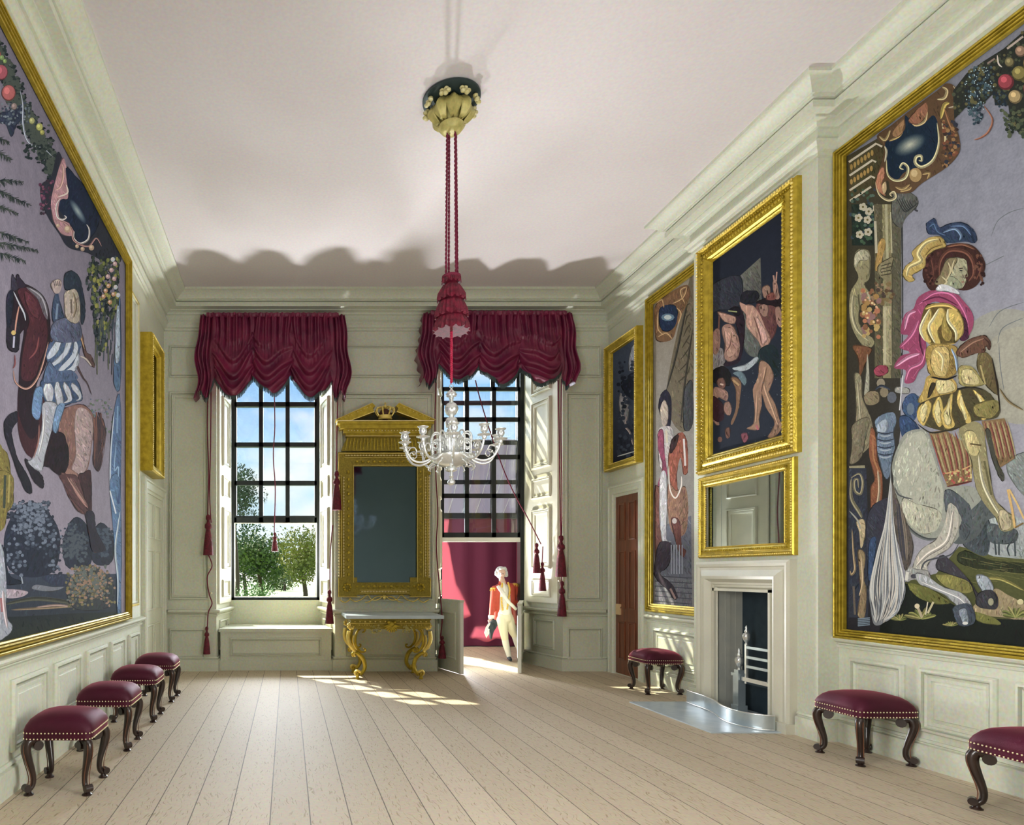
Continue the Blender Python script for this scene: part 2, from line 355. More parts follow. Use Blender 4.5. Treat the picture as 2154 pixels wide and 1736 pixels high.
# reveals: shutters with panels (parts of the windows), and dado panels
def reveal_frame(x0, x1, right):
    a = V(x0, YB, 0); c = V(x1, YW-.06, 0); U = (c-a).normalized(); Nn = V(-U.y, U.x, 0) if right else V(U.y, -U.x, 0)
    return a, U, Nn, (c-a).length
def shutters(win, x0, x1, right, w0=.18, w1=.92):
    a, U, Nn, L = reveal_frame(x0, x1, right)
    mb = MB().obox(a, U, UZ, Nn, .10, L-.06, 1.10, 5.42, 0, .035)
    s = mb.build('shutter', M_white2, win, 0)
    for z0, z1 in ((1.20, 1.50), (1.68, 2.72), (2.90, 3.26), (3.42, 4.60), (4.72, 5.30)):
        p = MB().frame(a+U*.28+UZ*z0+Nn*.035, U, UZ, Nn, L-.56, z1-z0, PN2 if z1-z0 > .5 else PN)
        p.build('shutter_panel', M_white2, s, 25)
    panel(wall_back, a+U*.22+UZ*.32, U, UZ, Nn, L-.5, .5)
M_white2 = mottle(mat('pale_cream_shutter', (.74, .72, .58), .5, col2=(.68, .67, .55)), .03)

# window builder
def window(name, x0, x1, zsets, vbars, zb, zt, low):
    w = empty(name, kind='structure'); Y = YW
    # fixed frame
    fr = MB().box((x0, Y, zb), (x0+.07, Y+.16, zt)).box((x1-.07, Y, zb), (x1, Y+.16, zt)).box((x0, Y, zt-.06), (x1, Y+.16, zt))
    if low: fr.box((x0, Y, low), (x1, Y+.16, low+.05))
    fr.build('window_frame', M_sash, w, 0)
    for i, (zs, yo, rails) in enumerate(zsets):
        s = MB(); bw = .038
        for x in vbars: s.box((x-bw, Y+yo, rails[0]), (x+bw, Y+yo+.04, rails[1]))
        for z in zs: s.box((x0+.05, Y+yo, z-.04), (x1-.05, Y+yo+.04, z+.04))
        s.box((x0+.05, Y+yo, rails[0]), (x1-.05, Y+yo+.045, rails[0]+.10)); s.box((x0+.05, Y+yo, rails[1]-.07), (x1-.05, Y+yo+.045, rails[1]))
        s.box((x0+.06, Y+yo, rails[0]), (x0+.11, Y+yo+.045, rails[1])); s.box((x1-.11, Y+yo, rails[0]), (x1-.06, Y+yo+.045, rails[1]))
        so = s.build('sash', M_sash if i == 0 else M_sash, w, 0)
        g = MB().box((x0+.09, Y+yo+.018, rails[0]+.05), (x1-.09, Y+yo+.022, rails[1]-.05)).build('pane', M_glass, so, 0)
    return w
mg = bpy.data.materials.new('window_glass'); mg.use_nodes = True; tg = mg.node_tree; tg.nodes.clear()
og = tg.nodes.new('ShaderNodeOutputMaterial'); tr = tg.nodes.new('ShaderNodeBsdfTransparent'); tr.inputs[0].default_value = (.95, .97, .98, 1)
gl = tg.nodes.new('ShaderNodeBsdfGlossy'); gl.inputs['Roughness'].default_value = .02
ms = tg.nodes.new('ShaderNodeMixShader'); ms.inputs[0].default_value = .05; tg.links.new(tr.outputs[0], ms.inputs[1]); tg.links.new(gl.outputs[0], ms.inputs[2]); tg.links.new(ms.outputs[0], og.inputs[0]); M_glass = mg
def zw(py): return EYE-(py-VY)*YW/F
def xw_(px): return (px-VX)*YW/F
win1 = window('window_1', LWX0, LWX1, [([zw(850), zw(935), zw(1016)], .02, (zw(1100), 5.40)), ([zw(850), zw(935), zw(1016)], .08, (zw(1096), 5.38))], [xw_(549), xw_(605)], 1.12, 5.45, 1.12)
bd = MB().frame(V(LWX0+.075, YW-.005, 1.175), UX, UZ, -UY, LWX1-LWX0-.15, zw(1100)-1.175, [(0, 0), (0, .012), (.016, .012), (.016, 0)]).build('white_bead', M_white, win1, 0)
win2 = window('window_2', RWX0, RWX1, [([zw(882), zw(961), zw(1043)], .02, (zw(1132), 5.0)), ([zw(845), zw(929), zw(1013)], .09, (zw(1090), 5.40))], [xw_(983), xw_(1040)], 0, 5.45, None)
MB().box((RWX0+.07, YW+.0, zw(1140)), (RWX1-.07, YW+.05, zw(1131))).build('white_bead', M_white, win2, 0)
shutters(win1, LBX0, LWX0, False); shutters(win1, LBX1, LWX1, True)
shutters(win2, RBX0, RWX0, False); shutters(win2, RBX1, RWX1, True)

# window seat
seat = empty('window_seat', 'panelled cream window seat built into the left window bay', 'window seat', loc=(-.2, 11.1, 0))
def loc_(o, parent): o.parent = parent; o.matrix_parent_inverse = Matrix.Translation(-parent.location); return o
sb = MB().prism([(LBX0+.06, YB+.07), (LBX1-.06, YB+.07), (LWX1+.02, YW-.08), (LWX0-.02, YW-.08)], .17, .64)
loc_(sb.build('seat_box', M_wall, None, 0), seat)
loc_(MB().prism([(LBX0+.05, YB+.05), (LBX1-.05, YB+.05), (LWX1+.02, YW-.08), (LWX0-.02, YW-.08)], 0, .17).build('plinth', M_wall, None, 0), seat)
loc_(MB().prism([(LBX0+.035, YB+.03), (LBX1-.035, YB+.03), (LWX1+.02, YW-.08), (LWX0-.02, YW-.08)], .64, .69).build('seat_board', M_wall, None, 0), seat)
loc_(MB().frame(V(LBX0+.22, YB+.07, .24), UX, UZ, -UY, LBX1-LBX0-.44, .30, PN).build('front_panel', M_wall, None, 25), seat)

# doors
ARC = [(0, 0), (0, .05), (.03, .065), (.045, .065), (.055, .045), (.10, .04), (.105, .052), (.15, .05), (.16, .03), (.20, .028), (.20, .0)]
def door(name, wall_x, Nn, y0, y1, zt, m, lock):
    d = empty(name, kind='structure')
    MB().frame(V(wall_x, y0, 0), UY, UZ, Nn, y1-y0, zt, ARC, skip=('b',)).build('architrave', M_wall, d, 25)
    a = .19; lf = MB().obox(V(wall_x, y0, 0), UY, UZ, Nn, a, y1-y0-a, .02, zt-a, 0, .012).build('door_leaf', m, d, 0)
    w = (y1-y0-2*a); hw = (w-.30)/2
    for z0, z1 in ((.25, .85), (1.05, 1.95), (2.12, zt-a-.12)):
        for k in range(2):
            MB().frame(V(wall_x, y0+a+.1+k*(hw+.1), z0)+Nn*.012, UY, UZ, Nn, hw, z1-z0, [(0, 0), (.0, .01), (.018, .016), (.03, .004)]).build('door_panel', m, lf, 25)
    if lock:
        MB().obox(V(wall_x, y1-a-.18, .95), UY, UZ, Nn, 0, .13, 0, .17, .012, .035).build('lock_plate', M_brassp, d, 0)
    return d
M_brassp = mat('brass_lock', (.85, .62, .35), .4, .4)
door('door_1', XL, UX, 9.25, 10.84, 2.96, M_wall, False)
door('door_2', XR, -UX, 9.76, 10.86, 3.02, M_mahog, True)
# ================================================================ STOOLS
def make_stool():
    root = empty('upholstered_stool', 'x', 'stool', 'crimson velvet stools with dark scrolled legs')
    hw = .25; z0 = .405; zb = .455; n = 22
    # cushion: superellipse plan, domed top
    mb = MB(); rings = []
    def ringp(s, z, p=5.0):
        out = []
        for k in range(64):
            th = 2*PI*k/64; c, q = math.cos(th), math.sin(th)
            r = 1/((abs(c)**p+abs(q)**p)**(1/p)); out.append(V(c*r*hw*s, q*r*hw*s, z))
        return out
    lv = [(.93, z0-.006, 12), (1, z0, 12), (1.0, zb, 12), (1.02, zb+.012, 9), (1.0, zb+.045, 6), (.93, zb+.078, 4.5), (.80, zb+.103, 4), (.6, zb+.120, 3), (.35, zb+.130, 2.4), (.1, zb+.134, 2)]
    vs = []
    for s, z, p in lv: vs += ringp(s, z, p)
    fs = [(i*64+k, i*64+(k+1)%64, (i+1)*64+(k+1)%64, (i+1)*64+k) for i in range(len(lv)-1) for k in range(64)]
    fs += [tuple(range(64))[::-1], tuple(range((len(lv)-1)*64, len(lv)*64))]
    mb.add(vs, fs).build('seat', M_velvet, root, 50)
    for z in (z0+.006, zb-.002):
        nb = MB()
        pts = ringp(1.006, z, 12)
        # resample evenly
        P_ = pts+[pts[0]]; L = [0]
        for a, b_ in zip(P_, P_[1:]): L.append(L[-1]+(b_-a).length)
        cnt = 72; j = 0
        for k in range(cnt):
            d = L[-1]*k/cnt
            while L[j+1] < d: j += 1
            q = P_[j].lerp(P_[j+1], (d-L[j])/(L[j+1]-L[j])); nb.ball(q, .0062, 6, 4)
        nb.build('nail_row', M_nail, root, 60)
    for sx_, sy_ in ((1, 1), (1, -1), (-1, 1), (-1, -1)):
        D = V(sx_, sy_, 0).normalized(); T = V(-D.y, D.x, 0)
        c = V(sx_*.195, sy_*.195, 0)
        pts = [(-.035, .372), (.012, .392), (.038, .365), (.040, .315), (.022, .245), (.0, .175), (-.012, .115), (-.006, .065), (.020, .042), (.044, .050)]
        rr = [.030, .034, .036, .034, .029, .024, .021, .020, .021, .018]
        sp = spline([c+D*u+UZ*z for u, z in pts], 5); R = []
        for i in range(len(sp)):
            q = i/5; a = int(min(q, len(rr)-1)); b2 = min(a+1, len(rr)-1); R.append(lerp(rr[a], rr[b2], q-a))
        lg = MB().tube(sp, R, 9, ref=T)
        lg.tube([c+D*-.038+UZ*.352-T*.036, c+D*-.038+UZ*.352+T*.036], .036, 14)            # big top scroll
        lg.tube([c+D*.040+UZ*.052-T*.028, c+D*.040+UZ*.052+T*.028], .027, 12)              # foot scroll
        lg.lathe([(.036, 0), (.036, .008), (.024, .016), (.018, .030)], c+D*.022, 12)
        lo = lg.build('leg', M_wood, root, 50)
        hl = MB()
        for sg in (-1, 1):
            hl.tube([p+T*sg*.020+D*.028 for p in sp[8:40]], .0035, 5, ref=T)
        hl.build('edge_highlight', M_woodhi, lo, 50)  # thin lines in paler walnut, a highlight put into the colour
    return root
stool0 = make_stool()
first = True
for x, y, lab in (
    (-1.66, 5.02, 'crimson velvet stool nearest the viewer along the left wall, seen whole'),
    (-1.66, 6.22, 'crimson velvet stool second from the viewer along the left wall'),
    (-1.66, 7.38, 'crimson velvet stool third from the viewer along the left wall'),
    (-1.66, 8.50, 'crimson velvet stool farthest along the left wall, closest to the left window'),
    (4.97, 9.00, 'crimson velvet stool in the sunlight between the brown door and the fireplace'),
    (4.97, 5.74, 'crimson velvet stool against the right wall just on this side of the fireplace'),
    (4.89, 4.31, 'crimson velvet stool cut off by the right edge of the picture')):
    s = stool0 if first else dup(stool0); first = False
    s.location = (x, y, 0); s['label'] = lab

# ================================================================ CEILING ROSE, CORDS, CHANDELIER
CX, CY = 1.56, 6.34
rose = empty('ceiling_rose', 'carved gilt flower rose on a dark round plate in the middle of the ceiling', 'ceiling rose', loc=(CX, CY, ZC))
MB().lathe([(.25, 0), (.27, -.012), (.27, -.03), (.24, -.045), (.1, -.06)], seg=40).build('backplate', mat('dark_bronze', (.03, .05, .05), .5, .3), rose, 40)
M_rose = mottle(mat('aged_cream_gilt', (.60, .52, .18), .45, .15, col2=(.36, .32, .10), vscale=18), .04, 70)
for k in range(8):
    th = 2*PI*k/8+.3; D = V(math.cos(th), math.sin(th), 0); c = D*.235+UZ*-.095
    mb = MB(); mb.ball(c, .022, 8, 5)
    T = V(-D.y, D.x, 0)
    for j in range(5):
        a = 2*PI*j/5; q = c+T*math.cos(a)*.034+(UZ*.9-D*.4)*math.sin(a)*.034-D*-.005
        mb.ball(q, .025, 8, 5, (1, 1, .7))
    mb.build('rosette', mat('cream_flower', (.70, .66, .38), .5, col2=(.5, .42, .14), vscale=30), rose, 60)
for k in range(8):
    th = 2*PI*k/8+.3+PI/8; D = V(math.cos(th), math.sin(th), 0); T = V(-D.y, D.x, 0)
    vs = []; n1, n2 = 9, 7
    for i in range(n1):
        s = i/(n1-1); z = -.05-.21*s; r = .11+.10*math.sin(PI*(1-s)*.85+.25)*1.0; w = .072*math.sin(PI*(.18+.75*s)) + .006
        for j in range(n2):
            u = (j/(n2-1)-.5)*2; ridge = .014*math.cos(u*PI*1.5)
            vs.append(D*(r-.03*u*u+ridge)+T*u*w+UZ*z)
    fs = [(i*n2+j, i*n2+j+1, (i+1)*n2+j+1, (i+1)*n2+j) for i in range(n1-1) for j in range(n2-1)]
    pt = MB().add(vs, fs).build('petal', M_rose, rose, 60)
    sm = pt.modifiers.new('s', 'SOLIDIFY'); sm.thickness = .012
MB().lathe([(.10, -.06), (.13, -.12), (.10, -.22), (.075, -.26), (.12, -.275), (.122, -.29), (.09, -.33), (.05, -.345), (.0, -.345)], seg=28).build('calyx_cup', M_rose, rose, 50)

cord = empty('tasselled_rope', 'crimson suspension cords with a great tiered tassel above the silver chandelier', 'rope', loc=(CX, CY, 4.42))
for dx, dy in ((-.040, 0), (-.014, .03), (.030, -.02), (.048, .02)):
    pts = [V(dx*lerp(1, 1.3, q), dy, lerp(1.43, .02, q)) for q in [i/30 for i in range(31)]]
    mb = MB(); n = 120
    for ph in (0, PI):
        mb.tube([V(dx*lerp(1, 1.3, i/n)+.006*math.cos(i*.9+ph), dy+.006*math.sin(i*.9+ph), lerp(1.43, .0, i/n)) for i in range(n+1)], .0065, 5)
    mb.build('suspension_cord', M_cord, cord, 60)
tz = empty('tassel'); tz.parent = cord
def skirt(z0, z1, r0, r1, name='tassel_tier'):
    mb = MB(); seg = 96; prof = [(0, r0*.72), (.12, r0*.95), (.3, r0+(r1-r0)*.45), (.65, r1*.97), (1, r1)]
    vs = []
    for q, r in prof:
        for k in range(seg):
            th = 2*PI*k/seg; rr = r*(1+(.05*q+.02)*(math.cos(24*th)+.4*math.cos(7*th+q*3)))
            vs.append(V(rr*math.cos(th), rr*math.sin(th), lerp(z0, z1, q)+(.012*math.cos(12*th) if q == 1 else 0)))
    fs = [(i*seg+k, i*seg+(k+1)%seg, (i+1)*seg+(k+1)%seg, (i+1)*seg+k) for i in range(len(prof)-1) for k in range(seg)]
    fs += [tuple(range(seg))[::-1], tuple(range((len(prof)-1)*seg, len(prof)*seg))]
    return mb.add(vs, fs).build(name, M_tas, tz, 50)
skirt(.02, -.05, .085, .088); skirt(-.04, -.22, .062, .128); skirt(-.20, -.38, .105, .150); skirt(-.35, -.515, .12, .165)
MB().lathe([(.05, .03), (.088, .015), (.09, -.005), (.055, -.03)], seg=24).build('tassel_collar', M_cord, tz, 50)
mb = MB(); n = 90
for ph in (0, PI): mb.tube([V(.007*math.cos(i*.9+ph), .007*math.sin(i*.9+ph), lerp(-.5, -1.004, i/n)) for i in range(n+1)], .008, 5)
mb.build('hanging_cord', mat('scarlet_cord', (.42, .008, .05), .6, bump=.4, bscale=120), cord, 60)

ch = empty('chandelier', 'silver chandelier with curled arms and empty candle cups', 'chandelier', loc=(CX, CY, 2.44))
prof = [(.0, 0), (.018, .004), (.034, .02), (.036, .036), (.022, .055), (.012, .07), (.022, .085), (.014, .10), (.012, .125), (.05, .14), (.055, .155), (.04, .165), (.11, .19), (.17, .225), (.195, .262), (.20, .28), (.17, .29),
        (.10, .30), (.075, .33), (.085, .36), (.092, .42), (.090, .47), (.075, .50), (.045, .505), (.04, .53), (.032, .545), (.05, .56), (.058, .60), (.05, .635), (.028, .65), (.02, .66), (.045, .68), (.062, .715), (.062, .735), (.045, .775), (.02, .79), (.016, .82), (.025, .83), (.014, .84),
        (.045, .85), (.05, .865), (.04, .885), (.018, .905), (.010, .915), (.006, .93)]
MB().lathe(prof, seg=48, gad=.05, gn=16).build('stem', M_silver, ch, 50)
mb = MB(); mb.tube([V(.018*math.cos(a), 0, .945+.018*math.sin(a)) for a in [i*PI/6 for i in range(13)]], .004, 6); mb.build('hanging_ring', M_silver, ch, 60)
def arm(th):
    D = V(math.cos(th), math.sin(th), 0)
    e_ = empty('arm'); e_.parent = ch
    def q(L, n=6): return spline([D*r+UZ*z for r, z in L], n)
    m_ = MB()
    m_.tube(q([(.075, .36), (.13, .43), (.185, .40), (.185, .30), (.215, .245), (.30, .215), (.38, .235), (.43, .30), (.452, .37)]), .011, 8)
    m_.tube(q([(.09, .44), (.12, .49), (.16, .50), (.19, .46), (.185, .38), (.155, .35), (.13, .375), (.14, .41), (.16, .405)]), .008, 7)
    m_.tube(q([(.43, .30), (.40, .345), (.36, .35), (.34, .31), (.365, .285), (.385, .30)]), .006, 6)
    m_.tube(q([(.10, .27), (.15, .23), (.20, .20), (.225, .165), (.20, .15)]), .007, 6)
    m_.build('curled_arm', M_silver, e_, 60)
    c = D*.455
    MB().lathe([(.008, .355), (.02, .365), (.02, .385), (.058, .395), (.062, .402), (.02, .405), (.018, .42), (.03, .43), (.036, .455), (.030, .475), (.048, .487), (.05, .493), (.03, .494), (.0, .47)], c, 18).build('candle_cup', M_silver, e_, 50)
for k in range(10): arm(2*PI*k/10+.12)

# ================================================================ CURTAINS
def curtain(name, x0, x1, zt, zb, nsw, Y0, seed, label, sagside=0):
    root = empty(name, label, 'curtain', loc=((x0+x1)/2, Y0, zt))
    rnd = random.Random(seed); cx = (x0+x1)/2
    nu, nv = 260, 90; Wd = x1-x0
    j0 = .085                                                     # side tail fraction
    ph = [rnd.uniform(0, 6) for _ in range(12)]
    def shape(u, v):
        # u across (0..1), v down (0..1)
        if u < j0: t = u/j0; k = -1
        elif u > 1-j0: t = (1-u)/j0; k = nsw
        else:
            q = (u-j0)/(1-2*j0)*nsw; k = min(int(q), nsw-1); t = q-k
        L = zt-zb
        if k in (-1, nsw):
            drop = L*(.93+.05*math.sin(t*9+ph[0])); sw = 0; g = .5+.5*math.cos(t*14+ph[1])
            puff = .10*math.sin(v*PI*2.6+ph[2]+t)*v
            y = -.10*v-.05*g*math.sin(v*5+1)-.03*math.cos(t*26)
            x = x0+Wd*(u)+(-1 if k < 0 else 1)*(.02+.075*math.sin(min(1, v*1.1)*PI*.72)+.05*math.sin(v*11+ph[3]+k)*v)*(1-t*.6)
            return V(x-cx, y, -drop*v)
        s = math.sin(PI*t)
        drop = L*(.735+.235*s**.85+.03*math.sin(k*2.1+seed))
        vv = v**.92
        y = -.05-.16*s**.7*v-.04*v
        # swagged folds, following the sag
        f = vv*4.6+ph[4+k%6]+.35*math.sin(t*PI*2+ph[k % 8])
        a = .095*min(1, max(0, v-.12)*2.2)*(.35+.65*s**.5)
        saw = f-math.floor(f); fold = (saw**1.5 if saw < .82 else (1-saw)/.18*.82**1.5)
        y -= a*fold*1.4
        # pleats falling from the heading and gathers at the swag joints
        y += .036*math.sin(u*nsw*40+ph[5])*max(0, 1-v*2.1)+.016*math.sin(u*nsw*91)*max(0, 1-v*1.6)
        y += .05*(1-s)**3*math.sin(v*26+ph[k % 5])*v
        zz = -drop*vv-.022*s*math.sin(f*2*PI)*v
        # upper swag lines droop even high up
        zz -= .13*s*math.sin(PI*min(1, v))*.6
        x = x0+Wd*u+.025*math.sin(v*9+k*2+ph[6])*(1-s)
        return V(x-cx, y, zz)
    vs = [shape(i/nu, j/nv) for j in range(nv+1) for i in range(nu+1)]
    fs = [(j*(nu+1)+i, j*(nu+1)+i+1, (j+1)*(nu+1)+i+1, (j+1)*(nu+1)+i) for j in range(nv) for i in range(nu)]
    fab = MB().add(vs, fs).build('fabric', M_cur, root, 180)
    sm = fab.modifiers.new('thick', 'SOLIDIFY'); sm.thickness = .006
    # returns to the wall at each side
    for sgn, i0 in ((-1, 0), (1, nu)):
        vr = []
        for j in range(nv+1):
            p = vs[j*(nu+1)+i0]
            for q in range(4): vr.append(V(p.x-sgn*.004*q+sgn*.02*math.sin(j*.5)*q/3, lerp(p.y, YB-Y0-.012, q/3), p.z+.01*math.sin(j*.4+q)))
        fr_ = [(j*4+q, j*4+q+1, (j+1)*4+q+1, (j+1)*4+q) for j in range(nv) for q in range(3)]
        MB().add(vr, fr_).build('curtain_return', M_cur, root, 180)
    # heading band
    hb = MB(); hx = Wd/2-.08
    vh = []
    for i in range(121):
        x = lerp(-hx, hx, i/120)
        for z, dy in ((.0, -.06), (.015, -.085), (-.03, -.09), (-.05, -.06)): vh.append(V(x, dy+.008*math.sin(i*1.9), z+.006*math.sin(i*1.3)))
    hb.add(vh, [(i*4+q, i*4+q+1, (i+1)*4+q+1, (i+1)*4+q) for i in range(120) for q in range(3)])
    hb.box((-hx, -.06, -.04), (hx, YB-Y0-.01, -.005)).build('heading', M_cur, root, 60)
    # fringe
    fb = MB(); bot = vs[nv*(nu+1):]
    for i in range(8, nu-8, 1):
        a, b_ = bot[i], bot[i+1]; l = .055+.02*rnd.random(); m_ = (a+b_)/2+V(rnd.uniform(-.004, .004), -.004, -l)
        w_ = (b_-a); fb.add([a+V(0, -.004, .012), b_+V(0, -.004, .012), m_+w_*.35, m_-w_*.35], [(0, 1, 2, 3)])
        fb.add([a+V(0, .008, .012), b_+V(0, .008, .012), m_+w_*.35+V(0, .006, 0), m_-w_*.35+V(0, .006, 0)], [(0, 1, 2, 3)])
    fb.build('fringe', M_fringe, root, 60, recalc=False)
    return root
YC = 10.72
sc_ = YC/F
curtain('festoon_curtain', (425-VX)*sc_, (722-VX)*sc_, EYE+(VY-664)*sc_, EYE-(838-VY)*(YC-.1)/F-.03, 3, YC, 3, 'crimson silk festoon curtain gathered over the left window')
curtain('festoon_curtain', (893-VX)*sc_, (1199-VX)*sc_, EYE+(VY-660)*sc_, EYE-(815-VY)*(YC-.1)/F, 3, YC, 11, 'crimson silk festoon curtain gathered over the right window, behind the great tassel')

# ================================================================ CURTAIN CORDS
def tassel_part(root, c, s=1.0, name='tassel'):
    mb = MB(); c = Vector(c)
    mb.lathe([(r_*.72 if s > 1.8 else r_, z_) for r_, z_ in [(.004, .0), (.014*s, -.008*s), (.016*s, -.022*s), (.009*s, -.035*s), (.012*s, -.045*s), (.022*s, -.055*s), (.024*s, -.07*s), (.014*s, -.08*s), (.022*s, -.11*s), (.030*s, -.17*s), (.034*s, -.215*s), (.0, -.215*s)]], c, 20, gad=.12, gn=20)
    o = mb.build(name, M_tas, root, 50); return o
def cpath(pts, Y, n=8): return spline([P(x, y, Y) for x, y in pts], n)
def pull_cord(label, strands, tassels, Y, knobs=()):
    r0 = P(*strands[0][0], Y); root = empty('curtain_cord', label, 'curtain cord', 'crimson curtain pull cords', loc=r0)
    for st in strands:
        pts = [p-r0 for p in cpath(st, Y)]
        MB().tube(pts, .0095, 7).build('cord', M_cord, root, 60)
    for (x, y, s) in tassels: tassel_part(root, P(x, y, Y)-r0, s)
    return root
def cloak_pin(label, x, y, Y, nrm=-UY):
    c = P(x, y, Y); root = empty('cloak_pin', label, 'hook', 'small pale knobs that hold the curtain cords', loc=c)
    MB().tube([V(0, 0, 0), nrm*-.05], .007, 8).build('pin', M_brassp2, root, 60)
    MB().ball((0, 0, 0), .022, 12, 8).build('knob', M_brassp2, root, 60)
M_brassp2 = mat('pale_brass', (.78, .74, .55), .3, .3)
YC2 = 10.84
pull_cord('crimson cord with two tassels hanging left of the left window, looped over two pale knobs', [[(438, 815), (436, 900), (439, 990), (437, 1085)], [(444, 815), (443, 930), (441, 1040), (444, 1100)], [(437, 1165), (446, 1190), (436, 1215), (440, 1250), (446, 1270), (438, 1290), (436, 1330)]], [(438, 1082, 3.1), (435, 1318, 2.1)], YC2)
pull_cord('crimson cord with one tassel hanging down the middle of the left window', [[(577, 825), (578, 900), (575, 960), (579, 1030), (577, 1110), (578, 1130)]], [(578, 1120, 1.55)], 11.6)
pull_cord('crimson cord with tassels hanging in front of the lit shutter right of the left window', [[(711, 822), (709, 900), (708, 990)], [(700, 1105), (695, 1160), (694, 1220), (695, 1255)]], [(708, 990, 3.0), (693, 1240, 2.6)], YC2-.02)
pull_cord('crimson cord falling behind the end of the marble table, left of the open doorway', [[(917, 805), (915, 900), (917, 1000), (921, 1080), (918, 1150), (924, 1230), (930, 1300), (927, 1340), (930, 1358)]], [(930, 1338, 1.7)], YC2)
pull_cord('crimson cord slanting across the right window to a knob on the shutter', [[(1000, 800), (1010, 840), (1030, 905), (1060, 990), (1085, 1045), (1110, 1090), (1138, 1145)]], [(1129, 1142, 2.4)], 11.25)
pull_cord('short crimson cord with a tassel low on the right window shutter', [[(1142, 1150), (1141, 1170), (1140, 1190)]], [(1141, 1182, 2.3)], 11.25)
pull_cord('crimson cord with two tassels hanging right of the right window', [[(1174, 800), (1176, 900), (1178, 1040), (1180, 1150)], [(1181, 798), (1180, 900), (1182, 1040), (1181, 1150)], [(1181, 1190), (1182, 1240)]], [(1180, 1125, 3.2), (1182, 1222, 2.7)], YC2)
cloak_pin('pale knob beside the cord left of the left window, upper of two', 440, 1194, YB-.05); cloak_pin('pale knob beside the cord left of the left window, lower of two', 444, 1248, YB-.05)
cloak_pin('pale knob beside the cord right of the right window', 1177, 1222, YB-.05)
# ================================================================ CONSOLE TABLE
tb = empty('console_table', 'gilt carved console table with scrolled legs and a pale marble top', 'table', loc=(1.57, 10.4, 0))
tx, ty = 1.57, 10.4
YT = 9.98; kk = YT/F
def T2(px, py): return V((px-VX)*kk-tx, 0, EYE-(py-VY)*kk)
MB().box(((728-VX)*kk-tx, YT-.04-ty, .925), ((933-VX)*kk-tx, YB-.03-ty, .972)).build('tabletop', M_marble, tb, 0)
cxm = 822; x0 = T2(735, 0).x; x1 = T2(911, 0).x
ap = MB().box((x0+.03, -.34, .80), (x1-.03, .46, .925)).box((x0+.015, -.355, .895), (x1-.015, .46, .925)).box((x0+.02, -.352, .845), (x1-.02, .46, .855)).box((x0+.10, -.345, .76), (x1-.10, -.31, .80))
apo = ap.build('apron', M_goldd, tb, 0)
bz = MB()
for i in range(15): bz.ball((lerp(x0+.09, x1-.09, i/14), -.352, .876), .014, 8, 5)
for i in range(26):
    if 8 < i < 17: continue
    bz.ball((lerp(x0+.16, x1-.16, i/25), -.348, .822), .008, 6, 4)
bz.tube([(x0+.02, -.356, .850), (x1-.02, -.356, .850)], .006, 6)
bz.build('beading', M_gold2, apo, 60)
